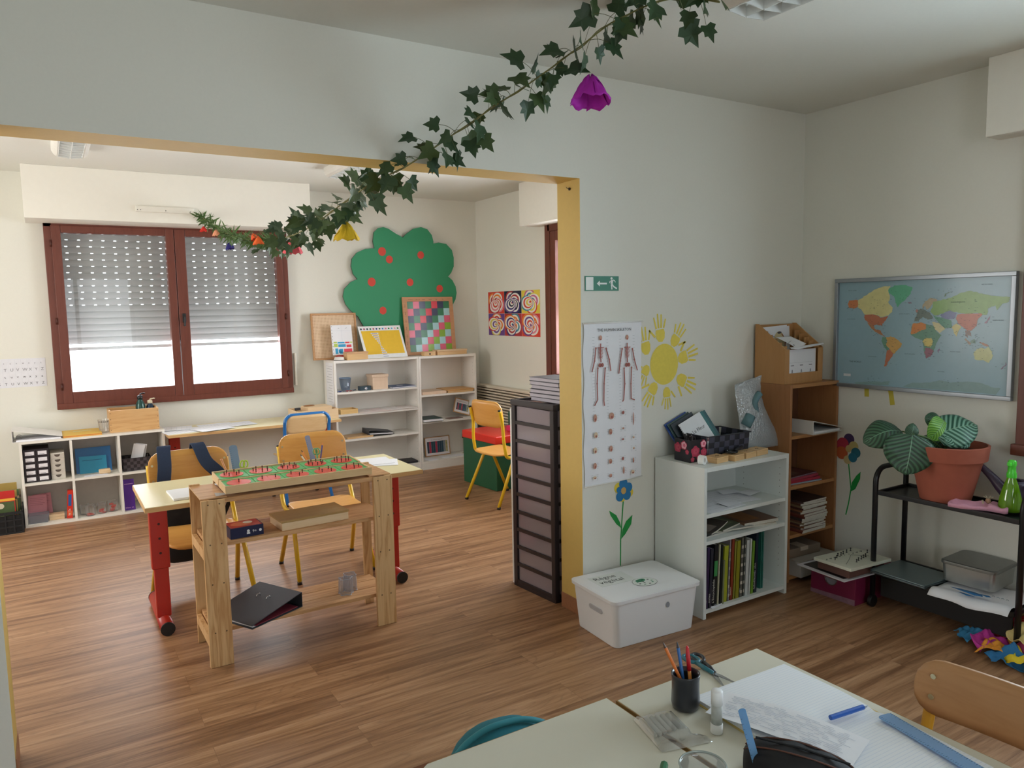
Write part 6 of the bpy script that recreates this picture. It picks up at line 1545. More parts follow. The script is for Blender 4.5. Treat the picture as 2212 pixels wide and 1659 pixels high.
for k, (c, c2, th2) in enumerate((('#5b6f8a', '#4f7f8a', .007), ('#8f2b3a', '#b04a52', .014), ('#7a2f3c', '#8c8078', .014), ('#5a3136', '#7f6a60', .006))):
    mag('magazine', ['blue-grey magazine at the bottom of the small pile, second shelf of the brown bookcase', 'glossy red magazine above the blue-grey one in the brown bookcase', 'dark red magazine second from top in the brown bookcase pile', 'dark patterned magazine on top of the small red pile'][k], (1.325-.006*k, -.135+.004*k, .5205+[0, .0075, .022, .0365][k]), .05*(k-1.5), .26, .21, th2, c, c2, grp='red magazines in the brown bookcase', edge=['#8fa0b0', '#a8283c', '#9a3346', '#75606a'][k])
rs = random.Random(31); z = .2555
cc = ['#6a2f28', '#7a4436', '#5a3a34', '#8a5a3c', '#57302c', '#8c7a5c', '#6f4a3a', '#4a3a38']
pos = ['bottom', 'second from the bottom', 'third from the bottom', 'fourth from the bottom', 'fifth from the bottom', 'sixth from the bottom', 'seventh from the bottom', 'eighth from the bottom', 'eighth from the top', 'seventh from the top', 'sixth from the top', 'fifth from the top', 'fourth from the top', 'third from the top', 'second from the top', 'topmost']
for k in range(16):
    th2 = rs.uniform(.008, .0125)
    mag('magazine', 'worn magazine, '+pos[k]+' of the tall stack in the brown bookcase', (1.365+rs.uniform(-.006, .006), -.152+rs.uniform(-.008, .008), z), rs.uniform(-.06, .06), .20, .23, th2, cc[k % 8], grp='magazine stack in the brown bookcase'); z += th2+.0006
t = thing('plastic_pot', 'narrow greenish cup squeezed left of the magazine stack', 'cup', (1.213, -.19, .2555))
MB().lathe([(.022, 0), (.030, .11), (.028, .11), (.021, .004)], n=18).build('body', mat('#8f9a6c', .5), t, smooth=True); MB().tube([(.030*math.cos(a*PI/10), .030*math.sin(a*PI/10), .11) for a in range(20)], .002, 6, closed=True).build('rim', mat('#c9a6a6', .5), t, smooth=True)
cbm = mat('#8b7b6c', .8, vary=.05)
t = thing('cardboard_box', 'low taped cardboard box at the bottom of the brown bookcase', 'box', (1.365, -.17, .0305), .03)
MB().box(-.155, -.13, 0, .155, .08, .085).build('body', mat('#b5b0a8', .7), t, bevel=.001)
t = thing('cardboard_box', 'flat brown cardboard parcel with tape on top of the low box', 'box', (1.33, -.14, .1165), -.05)
MB().box(-.13, -.10, 0, .13, .095, .05).build('body', cbm, t, bevel=.002); m = MB(); m.box(-.03, -.1005, .03, .03, -.02, .0508); m.build('tape', mat('#c9b9a6', .4), t)

# wooden sorter with sheets
t = thing('wooden_sorter', 'slanted wooden file sorter full of sheets on top of the brown bookcase', 'sorter', (1.165, -.215, 1.0617))
sw = wood('#c0905c', '#a97845', 2, 5, 12, .5, .2, 'sorter_wood')
SW_, SD = .315, .195
for a in (0, SW_-.008):
    MB().prism([(a, 0, 0), (a, SD, 0), (a, SD, .315), (a, SD-.02, .315), (a, 0, .185)], (.008, 0, 0)).build('side_panel', sw, t, bevel=.0008)
MB().box(.008, .0, 0, SW_-.008, SD, .008).build('bottom', sw, t)
MB().box(.008, SD-.006, .008, SW_-.008, SD, .31).build('back', sw, t)
MB().box(.008, 0, .008, SW_-.008, .006, .055).box(.008, 0, .055, .038, .006, .183).box(SW_-.038, 0, .055, SW_-.008, .006, .183).build('front_frame', sw, t, bevel=.0008)
for i in range(5):
    y_ = .022+i*.031; zt = .185+(y_)/SD*.12
    for xa in (SW_-.045, .0085): MB().box(xa, y_, .009, xa+.0365, y_+.006, zt).build('divider', sw, t)
def printsheet(label, loc, w_, h_, rx, draw, rz=0, ry=0):
    m = MB(); m.box(-w_/2, 0, 0, w_/2, .001, h_, 0)
    draw(m)
    o = m.build('paper_sheet', [paper, mat('#4a4550', .7), mat('#9c5a34', .6), mat('#d9cba0', .6), mat('#a9aab4', .8)], loc=loc, recalc=False); o.rotation_euler = (rx, ry, rz)
    return tag(o, label, 'paper', 'sheets in the wooden sorter')
def d1(m):
    for x in (-.075, 0, .075):
        m.tube([(x-.012, -.0004, .085), (x+.012, -.0004, .085)], .0016, 4, 1)
        for dx in (-.018, 0, .018): m.stroke([(x, -.0006, .060), (x+dx, -.0006, .02)], .0016, (0, 1, 0), 4)
        m.ell((x, -.0006, .055), .005, .009, m=4, n=10)
        m.ell((x, -.0006, .04), .008, .004, m=4, n=10)
    m.stroke([(-.10, -.0006, .10), (.09, -.0006, .10)], .0008, (0, 1, 0), 4)
printsheet('lilac-white sheet with three small drawings behind the sorter opening', (1.315, -.204, 1.071), .235, .170, 0, d1)
def d2(m):
    m.ell((.03, -.0006, .20), .045, .06, m=3, n=20); m.tube([(.052, -.0008, .245), (.082, -.0008, .21), (.072, -.0008, .15), (.03, -.0008, .11)], .0035, 5, 2)
    m.tube([(-.04, -.0008, .19), (-.045, -.0008, .165), (-.03, -.0008, .12)], .003, 5, 2); m.tube([(-.04, -.0008, .13), (-.015, -.0008, .15)], .003, 5, 2)
    m.ell((-.045, -.0008, .198), .014, .016, m=1, n=12); m.stroke([(.0, -.0010, .22), (.008, -.0010, .13)], .005, (0, 1, 0), 1); m.ell((.035, -.001, .252), .018, .006, m=1)
    m.stroke([(-.085, -.0008, .215), (-.05, -.0008, .215)], .002, (0, 1, 0), 1); m.stroke([(-.03, -.0008, .235), (-.005, -.0008, .235)], .002, (0, 1, 0), 1)
printsheet('tall sheet with brown plant drawings at the back of the sorter', (1.300, -.060, 1.073), .20, .29, -.03, d2, ry=-.05)
printsheet('plain sheet behind the plant drawing sheet in the sorter', (1.335, -.044, 1.073), .20, .285, -.03, lambda m: None, ry=-.03)
m = MB(); N = 10; w_ = .125
G = [[m.pt((1.225+w_*i/N+.02*(j/N), -.205+.115*j/N, 1.250+.055*(j/N)+.02*((i/N-.5)**2)*4*(1-j/N))) for j in range(N+1)] for i in range(N+1)]
for i in range(N):
    for j in range(N): m.face((G[i][j], G[i+1][j], G[i+1][j+1], G[i][j+1]))
m.tube([(1.25, -.17, 1.272), (1.28, -.15, 1.278), (1.33, -.13, 1.285)], .001, 4, 1); m.ell((1.275, -.185, 1.2645), .005, .004, (1, 0, 0), (0, .9, .4), m=1)
o = m.build('paper_sheet', [paper, mat('#4a4550', .7)], smooth=True, solid=.0008, recalc=False); tag(o, 'curled sheet drooping over the front of the sorter', 'paper', 'sheets in the wooden sorter')
m = MB(); m.prism([(1.205, -.222, 1.248), (1.255, -.228, 1.243), (1.475, -.225, 1.262), (1.50, -.20, 1.267), (1.23, -.195, 1.252)], (0, 0, .001))
tag(m.build('card', paper), 'flat white card lying across the front edge of the sorter', 'card')

# fuchsia box, picture and board game on the floor
t = thing('storage_box', 'fuchsia cardboard box with a metal label handle on the floor', 'box', (1.175, -.395, 0), 0)
fu = mat('#7d1f45', .5, vary=.04)
MB().box(0, -.250, 0, .30, 0, .165).build('body', fu, t, bevel=.002)
m = MB(); m.box(-.004, -.16, .112, 0, -.075, .122); m.tube([(-.004, -.1175+.034*math.cos(a), .104+.036*math.sin(a)) for a in [PI+PI*k/12 for k in range(13)]], .0022, 6); m.box(-.003, -.152, .100, 0, -.084, .104); m.build('handle', mat('#c4c4cc', .25, 1.0), t)
m = MB(); m.prism([(-.0015, -.1175+.030*math.cos(a), .102+.032*math.sin(a)) for a in [PI+PI*k/12 for k in range(13)]], (-.0008, 0, 0)); m.build('label_window', mat('#9a9aa6', .4, .3), t)
MB().prism([(-.0014, -.250, 0), (-.0014, 0, 0), (-.0014, 0, .02), (-.0014, -.250, .030)], (-.0006, 0, 0)).build('dust_edge', mat('#8f6a78', .8, vary=.3), t)
t = thing('framed_picture', 'black picture with white border lying on the fuchsia box', 'picture', (1.205, -.560, .1665), -.08)
MB().box(-.17, -.14, 0, .15, .14, .006).build('border', mat('#cfcdd2', .5), t); m = MB(); m.box(-.15, -.12, .0062, .13, .12, .0072, 0); m.box(-.10, -.10, .0073, .02, -.085, .0077, 1); m.box(-.02, -.12, .0073, .10, -.105, .0077, 1); m.build('print', [mat('#141218', .3), mat('#4a4a58', .4)], t)
t = thing('cardboard_box', 'worn brown box between the black picture and the white game board', 'box', (1.215, -.60, .1742), -.05); MB().box(-.145, -.09, 0, .12, .09, .036).build('body', mat('#6b4a42', .7, vary=.2), t, bevel=.003)
t = thing('game_board', 'white board with small black pawns on top of the fuchsia box pile', 'game board', (1.200, -.608, .2112), -.03); t.rotation_euler = (.0, .03, -.02)
MB().box(-.158, -.103, .004, .158, .103, .020).build('board', mat('#d6d8c8', .6), t, bevel=.002)
m = MB()
for i in range(9):
    m.poly([(-.15+i*.034, .04+.01*math.sin(i), .0204), (-.13+i*.034, .05, .0204), (-.128+i*.034, .046, .0204), (-.148+i*.034, .034, .0204)])
m.tube([(-.12, -.05, .0204), (-.04, -.01, .0204), (.03, .03, .0204), (.10, -.02, .0204)], .0012, 4); m.build('drawn_lines', mat('#6a7068', .7), t)
pm_ = mat('#1c1c22', .4); p0 = None
pp = [(-.11, .02), (-.075, .035), (-.045, .05), (-.02, .05), (.005, .055), (.04, .06), (.08, .065), (-.05, -.055), (-.02, -.045), (.01, -.04), (.035, -.035), (.06, -.03), (.12, .0)]
pl_ = ['leftmost of the back row', 'second from the left in the back row', 'third from the left in the back row', 'fourth from the left in the back row', 'fifth from the left in the back row', 'sixth from the left in the back row', 'seventh from the left in the back row', 'leftmost of the front row', 'second from the left in the front row', 'middle one of the front row', 'fourth from the left in the front row', 'fifth from the left in the front row', 'alone at the right end']
for k, (px, py) in enumerate(pp):
    o = MB().lathe([(.0045, 0), (.0045, .002), (.002, .004), (.0018, .009), (.0034, .012), (.0034, .015), (.001, .017)], n=10).build('game_pawn', pm_, smooth=True)
    o.location = (1.205+px, -.606+py, .2316); tag(o, 'small black pawn, '+pl_[k]+' on the white game board', 'pawn', 'pawns on the white game board')
# ---------------------------------------------------------------- black trolley with the plant
bm_ = mat('#101115', .42, vary=.05, coat=.1, name='black_enamel')
t = thing('serving_trolley', 'black tubular metal trolley with two shelves under the world map', 'trolley', (0, 0, 0))
CX0, CX1, CY0, CY1 = 1.245, 1.500, -1.335, -.690
for y_ in (CY1, CY0):
    P = [(CX0, y_, .06), (CX0, y_, .60)]+arc((CX0+.07, y_, .62), .07, PI, PI/2, 6)+[(CX1-.07, y_, .69)]+arc((CX1-.07, y_, .62), .07, PI/2, 0, 6)[1:]+[(CX1, y_, .60), (CX1, y_, .06)]
    MB().tube(P, .0125, 12).build('end_frame', bm_, t, smooth=True)
for z in (.583, .187):
    q = MB(); q.box(CX0+.006, CY0+.012, z-.018, CX1-.006, CY1-.012, z-.012); q.box(CX0-.004, CY0+.012, z-.022, CX0+.010, CY1-.012, z); q.box(CX1-.010, CY0+.012, z-.022, CX1+.004, CY1-.012, z)
    q.box(CX0+.010, CY0+.008, z-.018, CX1-.010, CY0+.018, z); q.box(CX0+.010, CY1-.018, z-.018, CX1-.010, CY1-.008, z)
    q.build('shelf', bm_, t, bevel=.002)
MB().box(CX0+.02, CY0+.03, .06, CX0+.03, CY1-.03, .155).build('lower_panel', mat('#131314', .6), t)
for x in (CX0, CX1):
    for y_ in (CY0, CY1):
        MB().tube([(x, y_-.010, .030), (x, y_+.010, .030)], .030, 16).build('caster', mat('#101012', .5), t, bevel=.003)
ZT = .573
# terracotta pot with calathea
PCX, PCY = 1.365, -.955
tc_ = mat('#a95c47', .75, vary=.10, bump=.15, scale=25, name='terracotta')
t = thing('potted_plant', 'calathea plant with striped leaves in a terracotta pot on the trolley', 'plant', (PCX, PCY, ZT))
MB().lathe([(.098, 0), (.104, .004), (.146, .190), (.146, .196), (.163, .198), (.170, .262), (.160, .264), (.156, .215), (.0, .212)], n=48).build('pot', tc_, t, smooth=True)
bpy.data.objects['pot'].modifiers.new('e', 'EDGE_SPLIT').split_angle = .7
MB().lathe([(.0, .222), (.155, .226)], n=24, capb=False).build('soil', mat('#2b2019', .95, vary=.4, bump=.6, scale=60), t)
def leafmat(c1, c2, nm):
    m = bpy.data.materials.new(nm); m.use_nodes = True; n = m.node_tree; b = n.nodes['Principled BSDF']; L = n.links
    uv = n.nodes.new('ShaderNodeUVMap'); sp = n.nodes.new('ShaderNodeSeparateXYZ'); L.new(uv.outputs[0], sp.inputs[0])
    a = n.nodes.new('ShaderNodeMath'); a.operation = 'ABSOLUTE'; L.new(sp.outputs[0], a.inputs[0])
    k = n.nodes.new('ShaderNodeMath'); k.operation = 'MULTIPLY_ADD'; k.inputs[1].default_value = -.30; L.new(a.outputs[0], k.inputs[0]); L.new(sp.outputs[1], k.inputs[2])
    s = n.nodes.new('ShaderNodeMath'); s.operation = 'MULTIPLY'; s.inputs[1].default_value = 60; L.new(k.outputs[0], s.inputs[0])
    w_ = n.nodes.new('ShaderNodeMath'); w_.operation = 'SINE'; L.new(s.outputs[0], w_.inputs[0])
    cr = n.nodes.new('ShaderNodeValToRGB'); cr.color_ramp.elements[0].position = .28; cr.color_ramp.elements[0].color = hexs(c1); cr.color_ramp.elements[1].position = .80; cr.color_ramp.elements[1].color = hexs(c2)
    mr = n.nodes.new('ShaderNodeMapRange'); mr.inputs[1].default_value = -1; L.new(w_.outputs[0], mr.inputs[0]); L.new(mr.outputs[0], cr.inputs[0])
    md = n.nodes.new('ShaderNodeMath'); md.operation = 'LESS_THAN'; md.inputs[1].default_value = .018; L.new(a.outputs[0], md.inputs[0])
    mx = n.nodes.new('ShaderNodeMix'); mx.data_type = 'RGBA'; mx.inputs[7].default_value = hexs('#7fa88a'); L.new(md.outputs[0], mx.inputs[0]); L.new(cr.outputs[0], mx.inputs[6])
    L.new(mx.outputs[2], b.inputs['Base Color']); b.inputs['Roughness'].default_value = .38
    bp_ = n.nodes.new('ShaderNodeBump'); bp_.inputs['Strength'].default_value = .35; bp_.inputs['Distance'].default_value = .003; L.new(mr.outputs[0], bp_.inputs['Height']); L.new(bp_.outputs[0], b.inputs['Normal'])
    return m
LM1 = leafmat('#233d2b', '#41694d', 'calathea_leaf'); LM2 = leafmat('#2a5e4a', '#86b59f', 'calathea_leaf_light')
LM3 = leafmat('#5d9a3a', '#86bd52', 'calathea_leaf_underside')
def leaf(base, tip, width, nrm, droop, cup, mt, fold=0.0, wav=.0):
    """broad oval leaf from base to tip (world), nrm = side the upper face looks to"""
    B = Vector(base)-Vector((PCX, PCY, ZT)); Tp = Vector(tip)-Vector((PCX, PCY, ZT)); d = Tp-B; L = d.length; d.normalize(); nr = Vector(nrm); nr = (nr-d*nr.dot(d)).normalized(); u = d.cross(nr)
    nu_, nv_ = 12, 18; v = []; uvs = []; f = []
    for j in range(nv_+1):
        s = j/nv_; wd = width/2*(math.sin(PI*min(1, (s*.96+.04))**.82))**.62*(1 if s > .0 else 0)
        if j == nv_: wd = .001
        for i in range(nu_+1):
            a = -1+2*i/nu_
            p = B+d*L*s+u*wd*a+nr*(droop*math.sin(PI*s)-cup*(a*a)*wd*(1)+fold*abs(a)*wd+wav*math.sin(s*14+a*2)*wd*abs(a))
            v.append(p); uvs.append((a, s+.05))
    for j in range(nv_):
        for i in range(nu_):
            q = j*(nu_+1)+i; f.append((q, q+1, q+nu_+2, q+nu_+1))
    me = bpy.data.meshes.new('leaf'); me.from_pydata([tuple(p) for p in v], [], f); me.materials.append(mt)
    ul = me.uv_layers.new(name='UVMap')
    for lp in me.loops: ul.data[lp.index].uv = uvs[lp.vertex_index]
    me.polygons.foreach_set('use_smooth', [True]*len(f)); me.update()
    o = bpy.data.objects.new('leaf', me); COL.objects.link(o); o.parent = t
    q = o.modifiers.new('s', 'SOLIDIFY'); q.thickness = .0012
    return o
leaf((1.170, -.905, .892), (1.122, -.905, .712), .222, (-.62, -.72, .35), .010, .10, LM1, wav=.03)
leaf((1.240, -.815, .885), (1.082, -.725, .835), .165, (-.45, -.60, .75), .045, .30, LM1, wav=.02)
leaf((1.165, -.90, .880), (1.190, -.895, .938), .060, (-.5, -.7, .3), .01, .3, LM1)
leaf((1.330, -.955, .945), (1.262, -.925, .862), .125, (-.45, -.85, .1), .02, -.15, LM3, wav=.02)
leaf((1.335, -.945, .930), (1.262, -.905, .955), .090, (-.5, -.8, .5), .008, .3, LM1)
leaf((1.285, -.945, .880), (1.452, -1.040, .920), .175, (-.40, -.62, .68), .028, .25, LM2, wav=.03)
leaf((1.420, -1.020, .872), (1.285, -.985, .858), .110, (-.35, -.75, .55), .02, .18, LM2, wav=.03)
leaf((1.35, -.94, .84), (1.28, -.86, .83), .09, (-.2, -.5, .8), .02, .2, LM1)
q = MB()
for tp in ((1.170, -.905, .892), (1.240, -.815, .885), (1.330, -.955, .945), (1.285, -.945, .880), (1.34, -.93, .84), (1.36, -.89, .905)):
    a = Vector((PCX+random.uniform(-.02, .02), PCY+random.uniform(-.02, .02), ZT+.22)); b = Vector(tp); mdp = (a+b)/2+Vector((0, 0, .02))
    q.tube(smooth_path([a-Vector((PCX, PCY, ZT)), mdp-Vector((PCX, PCY, ZT)), b-Vector((PCX, PCY, ZT))], 5), .0035, 8)
q.build('stem', mat('#54703a', .5), t, smooth=True)

# pink cloth, seed decoration, spray bottle, watering can
pc = mat('#dba0b6', .9, vary=.08, bump=.3, scale=160, name='pink_cloth')
m = MB(); NX, NY = 22, 12; rs = random.Random(6)
def clothz(i, j, top): 
    return .0006+(.016 if top else 0)*(1-.25*math.sin(i*.7)*math.sin(j*.5))+.002*math.sin(i*1.1+j*.6)*(1 if top else 0)+(.008*math.sin(i*.5)**2 if top and i > 15 else 0)
for top in (0, 1):
    G = [[m.pt((-.105+.21*i/NX+.012*math.sin(j*.8)*(i > 16), -.055+.11*j/NY-.01*math.sin(i*.3), clothz(i, j, top))) for j in range(NY+1)] for i in range(NX+1)]
    for i in range(NX):
        for j in range(NY): m.face((G[i][j], G[i+1][j], G[i+1][j+1], G[i][j+1]))
    if not top: G0 = G
for i in range(NX): m.face((G0[i][0], G0[i+1][0], G[i+1][0], G[i][0])); m.face((G0[i][NY], G[i][NY], G[i+1][NY], G0[i+1][NY]))
for j in range(NY): m.face((G0[0][j], G[0][j], G[0][j+1], G0[0][j+1])); m.face((G0[NX][j], G0[NX][j+1], G[NX][j+1], G[NX][j]))
tag(m.build('folded_cloth', pc, smooth=True, loc=(1.300, -1.130, .5835), rotz=-1.25), 'folded pink cloth lying on the top shelf of the trolley', 'cloth')
t = thing('dried_bud', 'small dried flower bud lying on the pink cloth', 'dried flower', (1.315, -1.165, .6065))
MB().lathe([(.004, 0), (.010, .006), (.011, .014), (.007, .022)], n=12, capt=True).build('bud', mat('#a8836a', .8), t, smooth=True)
q = MB()
for k in range(6): q.tube([(0, 0, .02), (.018*math.cos(k), .018*math.sin(k), .030)], .0012, 5)
q.tube([(-.02, .01, .001), (-.024, .012, .016)], .004, 8); q.build('stamens', mat('#b5a98f', .8), t)
t = thing('spray_bottle', 'lime green spray bottle on the trolley in front of the watering can', 'spray bottle', (1.352, -1.236, .5835))
MB().lathe([(.036, 0), (.043, .006), (.045, .02), (.040, .06), (.026, .115), (.017, .142), (.017, .150)], n=32, capb=True).build('body', thinglass('#a4d83c', .7, .06, .80, 'green_plastic', .55, '#9be02a'), t, smooth=True)
MB().lathe([(.035, .002), (.042, .008), (.0435, .02), (.042, .032), (.0, .033)], n=28).build('liquid', thinglass('#a8e02c', .3, .02, .8, 'liquid', .35, '#8fd01e'), t, smooth=True)
MB().lathe([(.019, .146), (.019, .166), (.016, .170), (.015, .196), (.017, .200), (.016, .216), (.012, .221)], n=20, capt=True).box(-.030, -.007, .200, .0, .007, .214).build('spray_head', mat('#4fe03a', .35, coat=.3), t, smooth=False, bevel=.001)
t = thing('watering_can', 'dark violet watering can with pointed spout behind the spray bottle', 'watering can', (1.430, -1.225, .5835))
vm_ = mat('#3d3046', .4, vary=.05)
MB().lathe([(.048, 0), (.050, .003), (.044, .10), (.036, .122), (.034, .118), (.040, .10)], n=28).build('body', vm_, t, smooth=True)
P = smooth_path([(0, .035, .055), (-.004, .068, .085), (-.008, .10, .120), (-.012, .150, .165), (-.014, .172, .186)], 5)
rr = [.034-.026*min(1, (i/(len(P)-1))**.7) for i in range(len(P))]
MB().tube(P, rr, 12).build('spout', vm_, t, smooth=True)
MB().tube(smooth_path([(0, -.02, .115), (0, -.055, .125), (0, -.072, .100), (0, -.066, .05), (0, -.046, .025)], 5), .008, 10).build('handle', vm_, t, smooth=True)
# lower shelf: laptop, drawing paper, metal tin
t = thing('laptop', 'closed grey laptop lying at the left end of the lower trolley shelf', 'laptop', (1.330, -.835, .1875), -.03)
lp = mat('#5e6a6e', .35, .5, .03)
MB().box(-.14, -.145, .0, .10, .125, .010).build('base', lp, t, bevel=.003); MB().box(-.14, -.145, .0105, .10, .125, .018).build('lid', mat('#66777a', .35, .4, .03), t, bevel=.003)
m = MB(); N = 16
G = [[m.pt((-.16+.30*i/N+.008*math.sin(j*.7), -.17+.32*j/N, .002+.016*max(0, math.sin(i*.4+1.2))*(.3+.7*abs(2*j/N-1))*(i < 8)-.030*max(0, (3-i)/3)**2)) for j in range(N+1)] for i in range(N+1)]
for i in range(N):
    for j in range(N): m.face((G[i][j], G[i+1][j], G[i+1][j+1], G[i][j+1]))
bl_ = mat('#2f74b0', .7)
for pts in ([(-.11, -.02), (-.095, .05), (-.085, .09), (-.075, .05), (-.07, -.0), (-.08, -.04), (-.10, -.05)], [(-.125, -.03), (-.115, .02), (-.12, .04), (-.135, .0)], [(-.09, -.06), (-.075, -.03), (-.068, -.06), (-.08, -.075)]):
    m.poly([(x, y_, .021) for x, y_ in pts], 1)
for k in range(4): m.tube([(-.06, -.07-.018*k, .021), (-.052, -.075-.018*k, .021), (-.062, -.082-.018*k, .021)], .0010, 4, 2)
tag(m.build('drawing_sheet', [paper, bl_, mat('#5a7a88', .7)], smooth=True, solid=.0006, loc=(1.350, -1.135, .1885), rotz=.06, recalc=False), 'white sheet with a blue painted figure under the metal tin', 'paper')
t = thing('metal_tin', 'square brushed metal tin box on the lower trolley shelf', 'tin', (1.437, -1.080, .209), .05)
tn = mat('#b9bcba', .32, .9, .08, name='tin_metal')
flared(MB(), .215, .215, .225, .225, 0, .088, r=.022).build('body', tn, t, bevel=.001)
m = MB(); flared(m, .236, .236, .236, .236, .080, .094, r=.026); flared(m, .232, .232, .222, .222, .0942, .0965, r=.024)
m.build('lid', mat('#8d908e', .38, .85, .08), t, bevel=.002)
# crumpled crepe paper on the floor
cc2 = [('#7a1f4a', 'dark purple-red'), ('#c8284a', 'crimson'), ('#d6b07a', 'beige'), ('#e0302a', 'bright red'), ('#c23a9a', 'magenta'), ('#f0a23a', 'orange-yellow'), ('#2f74a8', 'blue'), ('#ecd02f', 'yellow'), ('#d7dca0', 'pale green-yellow'), ('#9a2f5a', 'wine red'), ('#e6cf8a', 'cream'), ('#e8452a', 'orange-red'), ('#3a86b4', 'lighter blue'), ('#d42a3a', 'red')]
cp = [(1.42, -1.12, .07, .085), (1.36, -1.19, .05, .085), (1.45, -1.19, .09, .06), (1.34, -1.25, .045, .08), (1.19, -1.20, .035, .052), (1.17, -1.255, .03, .05), (1.13, -1.315, .02, .062), (1.15, -1.39, .04, .062), (1.12, -1.46, .02, .06), (1.22, -1.38, .05, .06), (1.24, -1.33, .09, .055), (1.26, -1.42, .06, .05), (1.20, -1.13, .03, .045), (1.29, -1.41, .12, .075)]
wh = ['at the back of the pile under the trolley', 'in the middle of the pile', 'high at the back right of the pile', 'in front of the middle', 'at the left end of the pile', 'beside the magenta one, left part of the pile', 'flat on the floor at the front left', 'foremost in the middle of the pile', 'foremost at the right edge', 'just behind the yellow one', 'beside the trolley leg', 'right of the trolley leg', 'small at the rear left corner', 'topmost at the right frame edge']
for k, ((c, cn), (x, y_, z, s)) in enumerate(zip(cc2, cp)):
    m = MB(); rs = random.Random(40+k); N = 15
    ph = [rs.uniform(0, 6) for _ in range(6)]
    G = []
    for i in range(N+1):
        r_ = []
        for j in range(N+1):
            a, b = -1+2*i/N, -1+2*j/N
            zz = .45*(math.sin(3.1*a+ph[0])*math.cos(2.6*b+ph[1])+.5*math.sin(6*a+4*b+ph[2])+.25*math.sin(11*b-5*a+ph[3]))
            rad = math.sqrt(a*a+b*b)
            zz = zz*.6+.5*(1-rad)
            r_.append(m.pt((a*s*1.25*(1-.2*math.sin(4*b+ph[4])), b*s*1.25*(1-.2*math.sin(5*a+ph[5])), max(-z+.003, zz*s*1.35))))
        G.append(r_)
    for i in range(N):
        for j in range(N): m.face((G[i][j], G[i+1][j], G[i+1][j+1], G[i][j+1]))
    o = m.build('crepe_paper', mat(c, .85, vary=.12, bump=.4, scale=140), smooth=True, solid=.0008, loc=(x+.05, y_-.03, z), rotz=rs.uniform(0, 6), recalc=False)
    tag(o, cn+' crumpled crepe paper piece '+wh[k], 'crepe paper', 'crumpled crepe paper by the trolley')

# ---------------------------------------------------------------- garland
ivy = mat('#2f4a2c', .5, vary=.45, scale=9, name='ivy_leaf'); ivy2 = mat('#41582f', .55, vary=.35, scale=14, name='ivy_leaf_light'); ivy3 = mat('#4d6b33', .6, vary=.3, scale=20, name='fine_leaf')
t = thing('garland', 'artificial ivy garland with paper flowers hanging across the opening', 'garland', (0, 0, 0))
GP = smooth_path(GAR, 3)
m = MB(); m.tube(GP, .0028, 6); m.tube([p+Vector((.004*math.sin(i*.9), .004*math.cos(i*.9), .004*math.sin(i*.6))) for i, p in enumerate(GP)], .0018, 5)
m.build('vine', mat('#7c7a48', .6, vary=.3), t, smooth=True)
lv = MB(); fl = MB(); st = MB(); rs = random.Random(12)
LP = [(0, 0), (.30, -.10), (.52, .12), (.34, .30), (.42, .56), (.20, .56), (0, 1.0), (-.20, .56), (-.42, .56), (-.34, .30), (-.52, .12), (-.30, -.10)]
def gleaf(mb, p, d, n_, s, mi, fine=False):
    d = d.normalized(); n_ = (n_-d*n_.dot(d)); n_ = n_.normalized() if n_.length > 1e-4 else d.orthogonal().normalized(); u = d.cross(n_)
    L = LP if not fine else [(0, 0), (.09, .3), (.07, .7), (0, 1), (-.07, .7), (-.09, .3)]
    c = mb.pt(p+d*s*.42-n_*s*.05)
    ids = [mb.pt(p+d*s*b+u*s*a+n_*s*(.10*abs(a)-.12*b*b)) for a, b in L]
    for i in range(len(ids)): mb.face((c, ids[i], ids[(i+1) % len(ids)]), mi)
cum = [0]
for a, b in zip(GP, GP[1:]): cum.append(cum[-1]+(b-a).length)
tot = cum[-1]
def at(s):
    for i in range(len(cum)-1):
        if cum[i+1] >= s: f = (s-cum[i])/(cum[i+1]-cum[i]); return GP[i].lerp(GP[i+1], f), (GP[i+1]-GP[i]).normalized()
    return GP[-1], (GP[-1]-GP[-2]).normalized()
s = 0.0
while s < tot:
    p, d = at(s)
    fr_ = s/tot
    if fr_ < .40:      # fine foliage towards the window
        for k in range(5):
            dr = Vector((rs.uniform(-1, 1), rs.uniform(-1, 1), rs.uniform(-.9, .9)))+d*rs.uniform(-1, 1)
            gleaf(fl, p+Vector((rs.uniform(-.012, .012), 0, rs.uniform(-.015, .015))), dr, Vector((rs.uniform(-1, 1), rs.uniform(-1, 1), 1)), rs.uniform(.04, .085), 2, True)
        s += .016
        if fr_ > .30 and rs.random() < .45: gleaf(lv, p+Vector((0, 0, rs.uniform(-.05, .05))), Vector((rs.uniform(-1, 1), rs.uniform(-1, 1), rs.uniform(-1, .6))), Vector((rs.uniform(-1, 1), -1, .3)), rs.uniform(.045, .065), rs.randrange(2))
    else:
        if .66 < fr_ < .74 and rs.random() < .6: s += .02; continue
        off = Vector((rs.uniform(-1, 1), rs.uniform(-1, 1), rs.uniform(-1.2, 1.0))).normalized()*rs.uniform(.03, .095)
        q = p+off
        st.tube(smooth_path([p, p+off*.5+Vector((0, 0, .008)), q], 3), .0010, 4)
        gleaf(lv, q, off.normalized()+Vector((rs.uniform(-.6, .6), rs.uniform(-.6, .6), rs.uniform(-1.3, .3))), Vector((rs.uniform(-1, 1), -1, rs.uniform(-.2, .8))), rs.uniform(.058, .090), 0 if rs.random() < .65 else 1)
        s += .0165
m = lv; m.build('ivy_leaves', [ivy, ivy2], t, smooth=False, recalc=False)
fl.build('fine_leaves', [ivy, ivy2, ivy3], t, recalc=False); st.build('leaf_stalks', mat('#5d6238', .6), t)
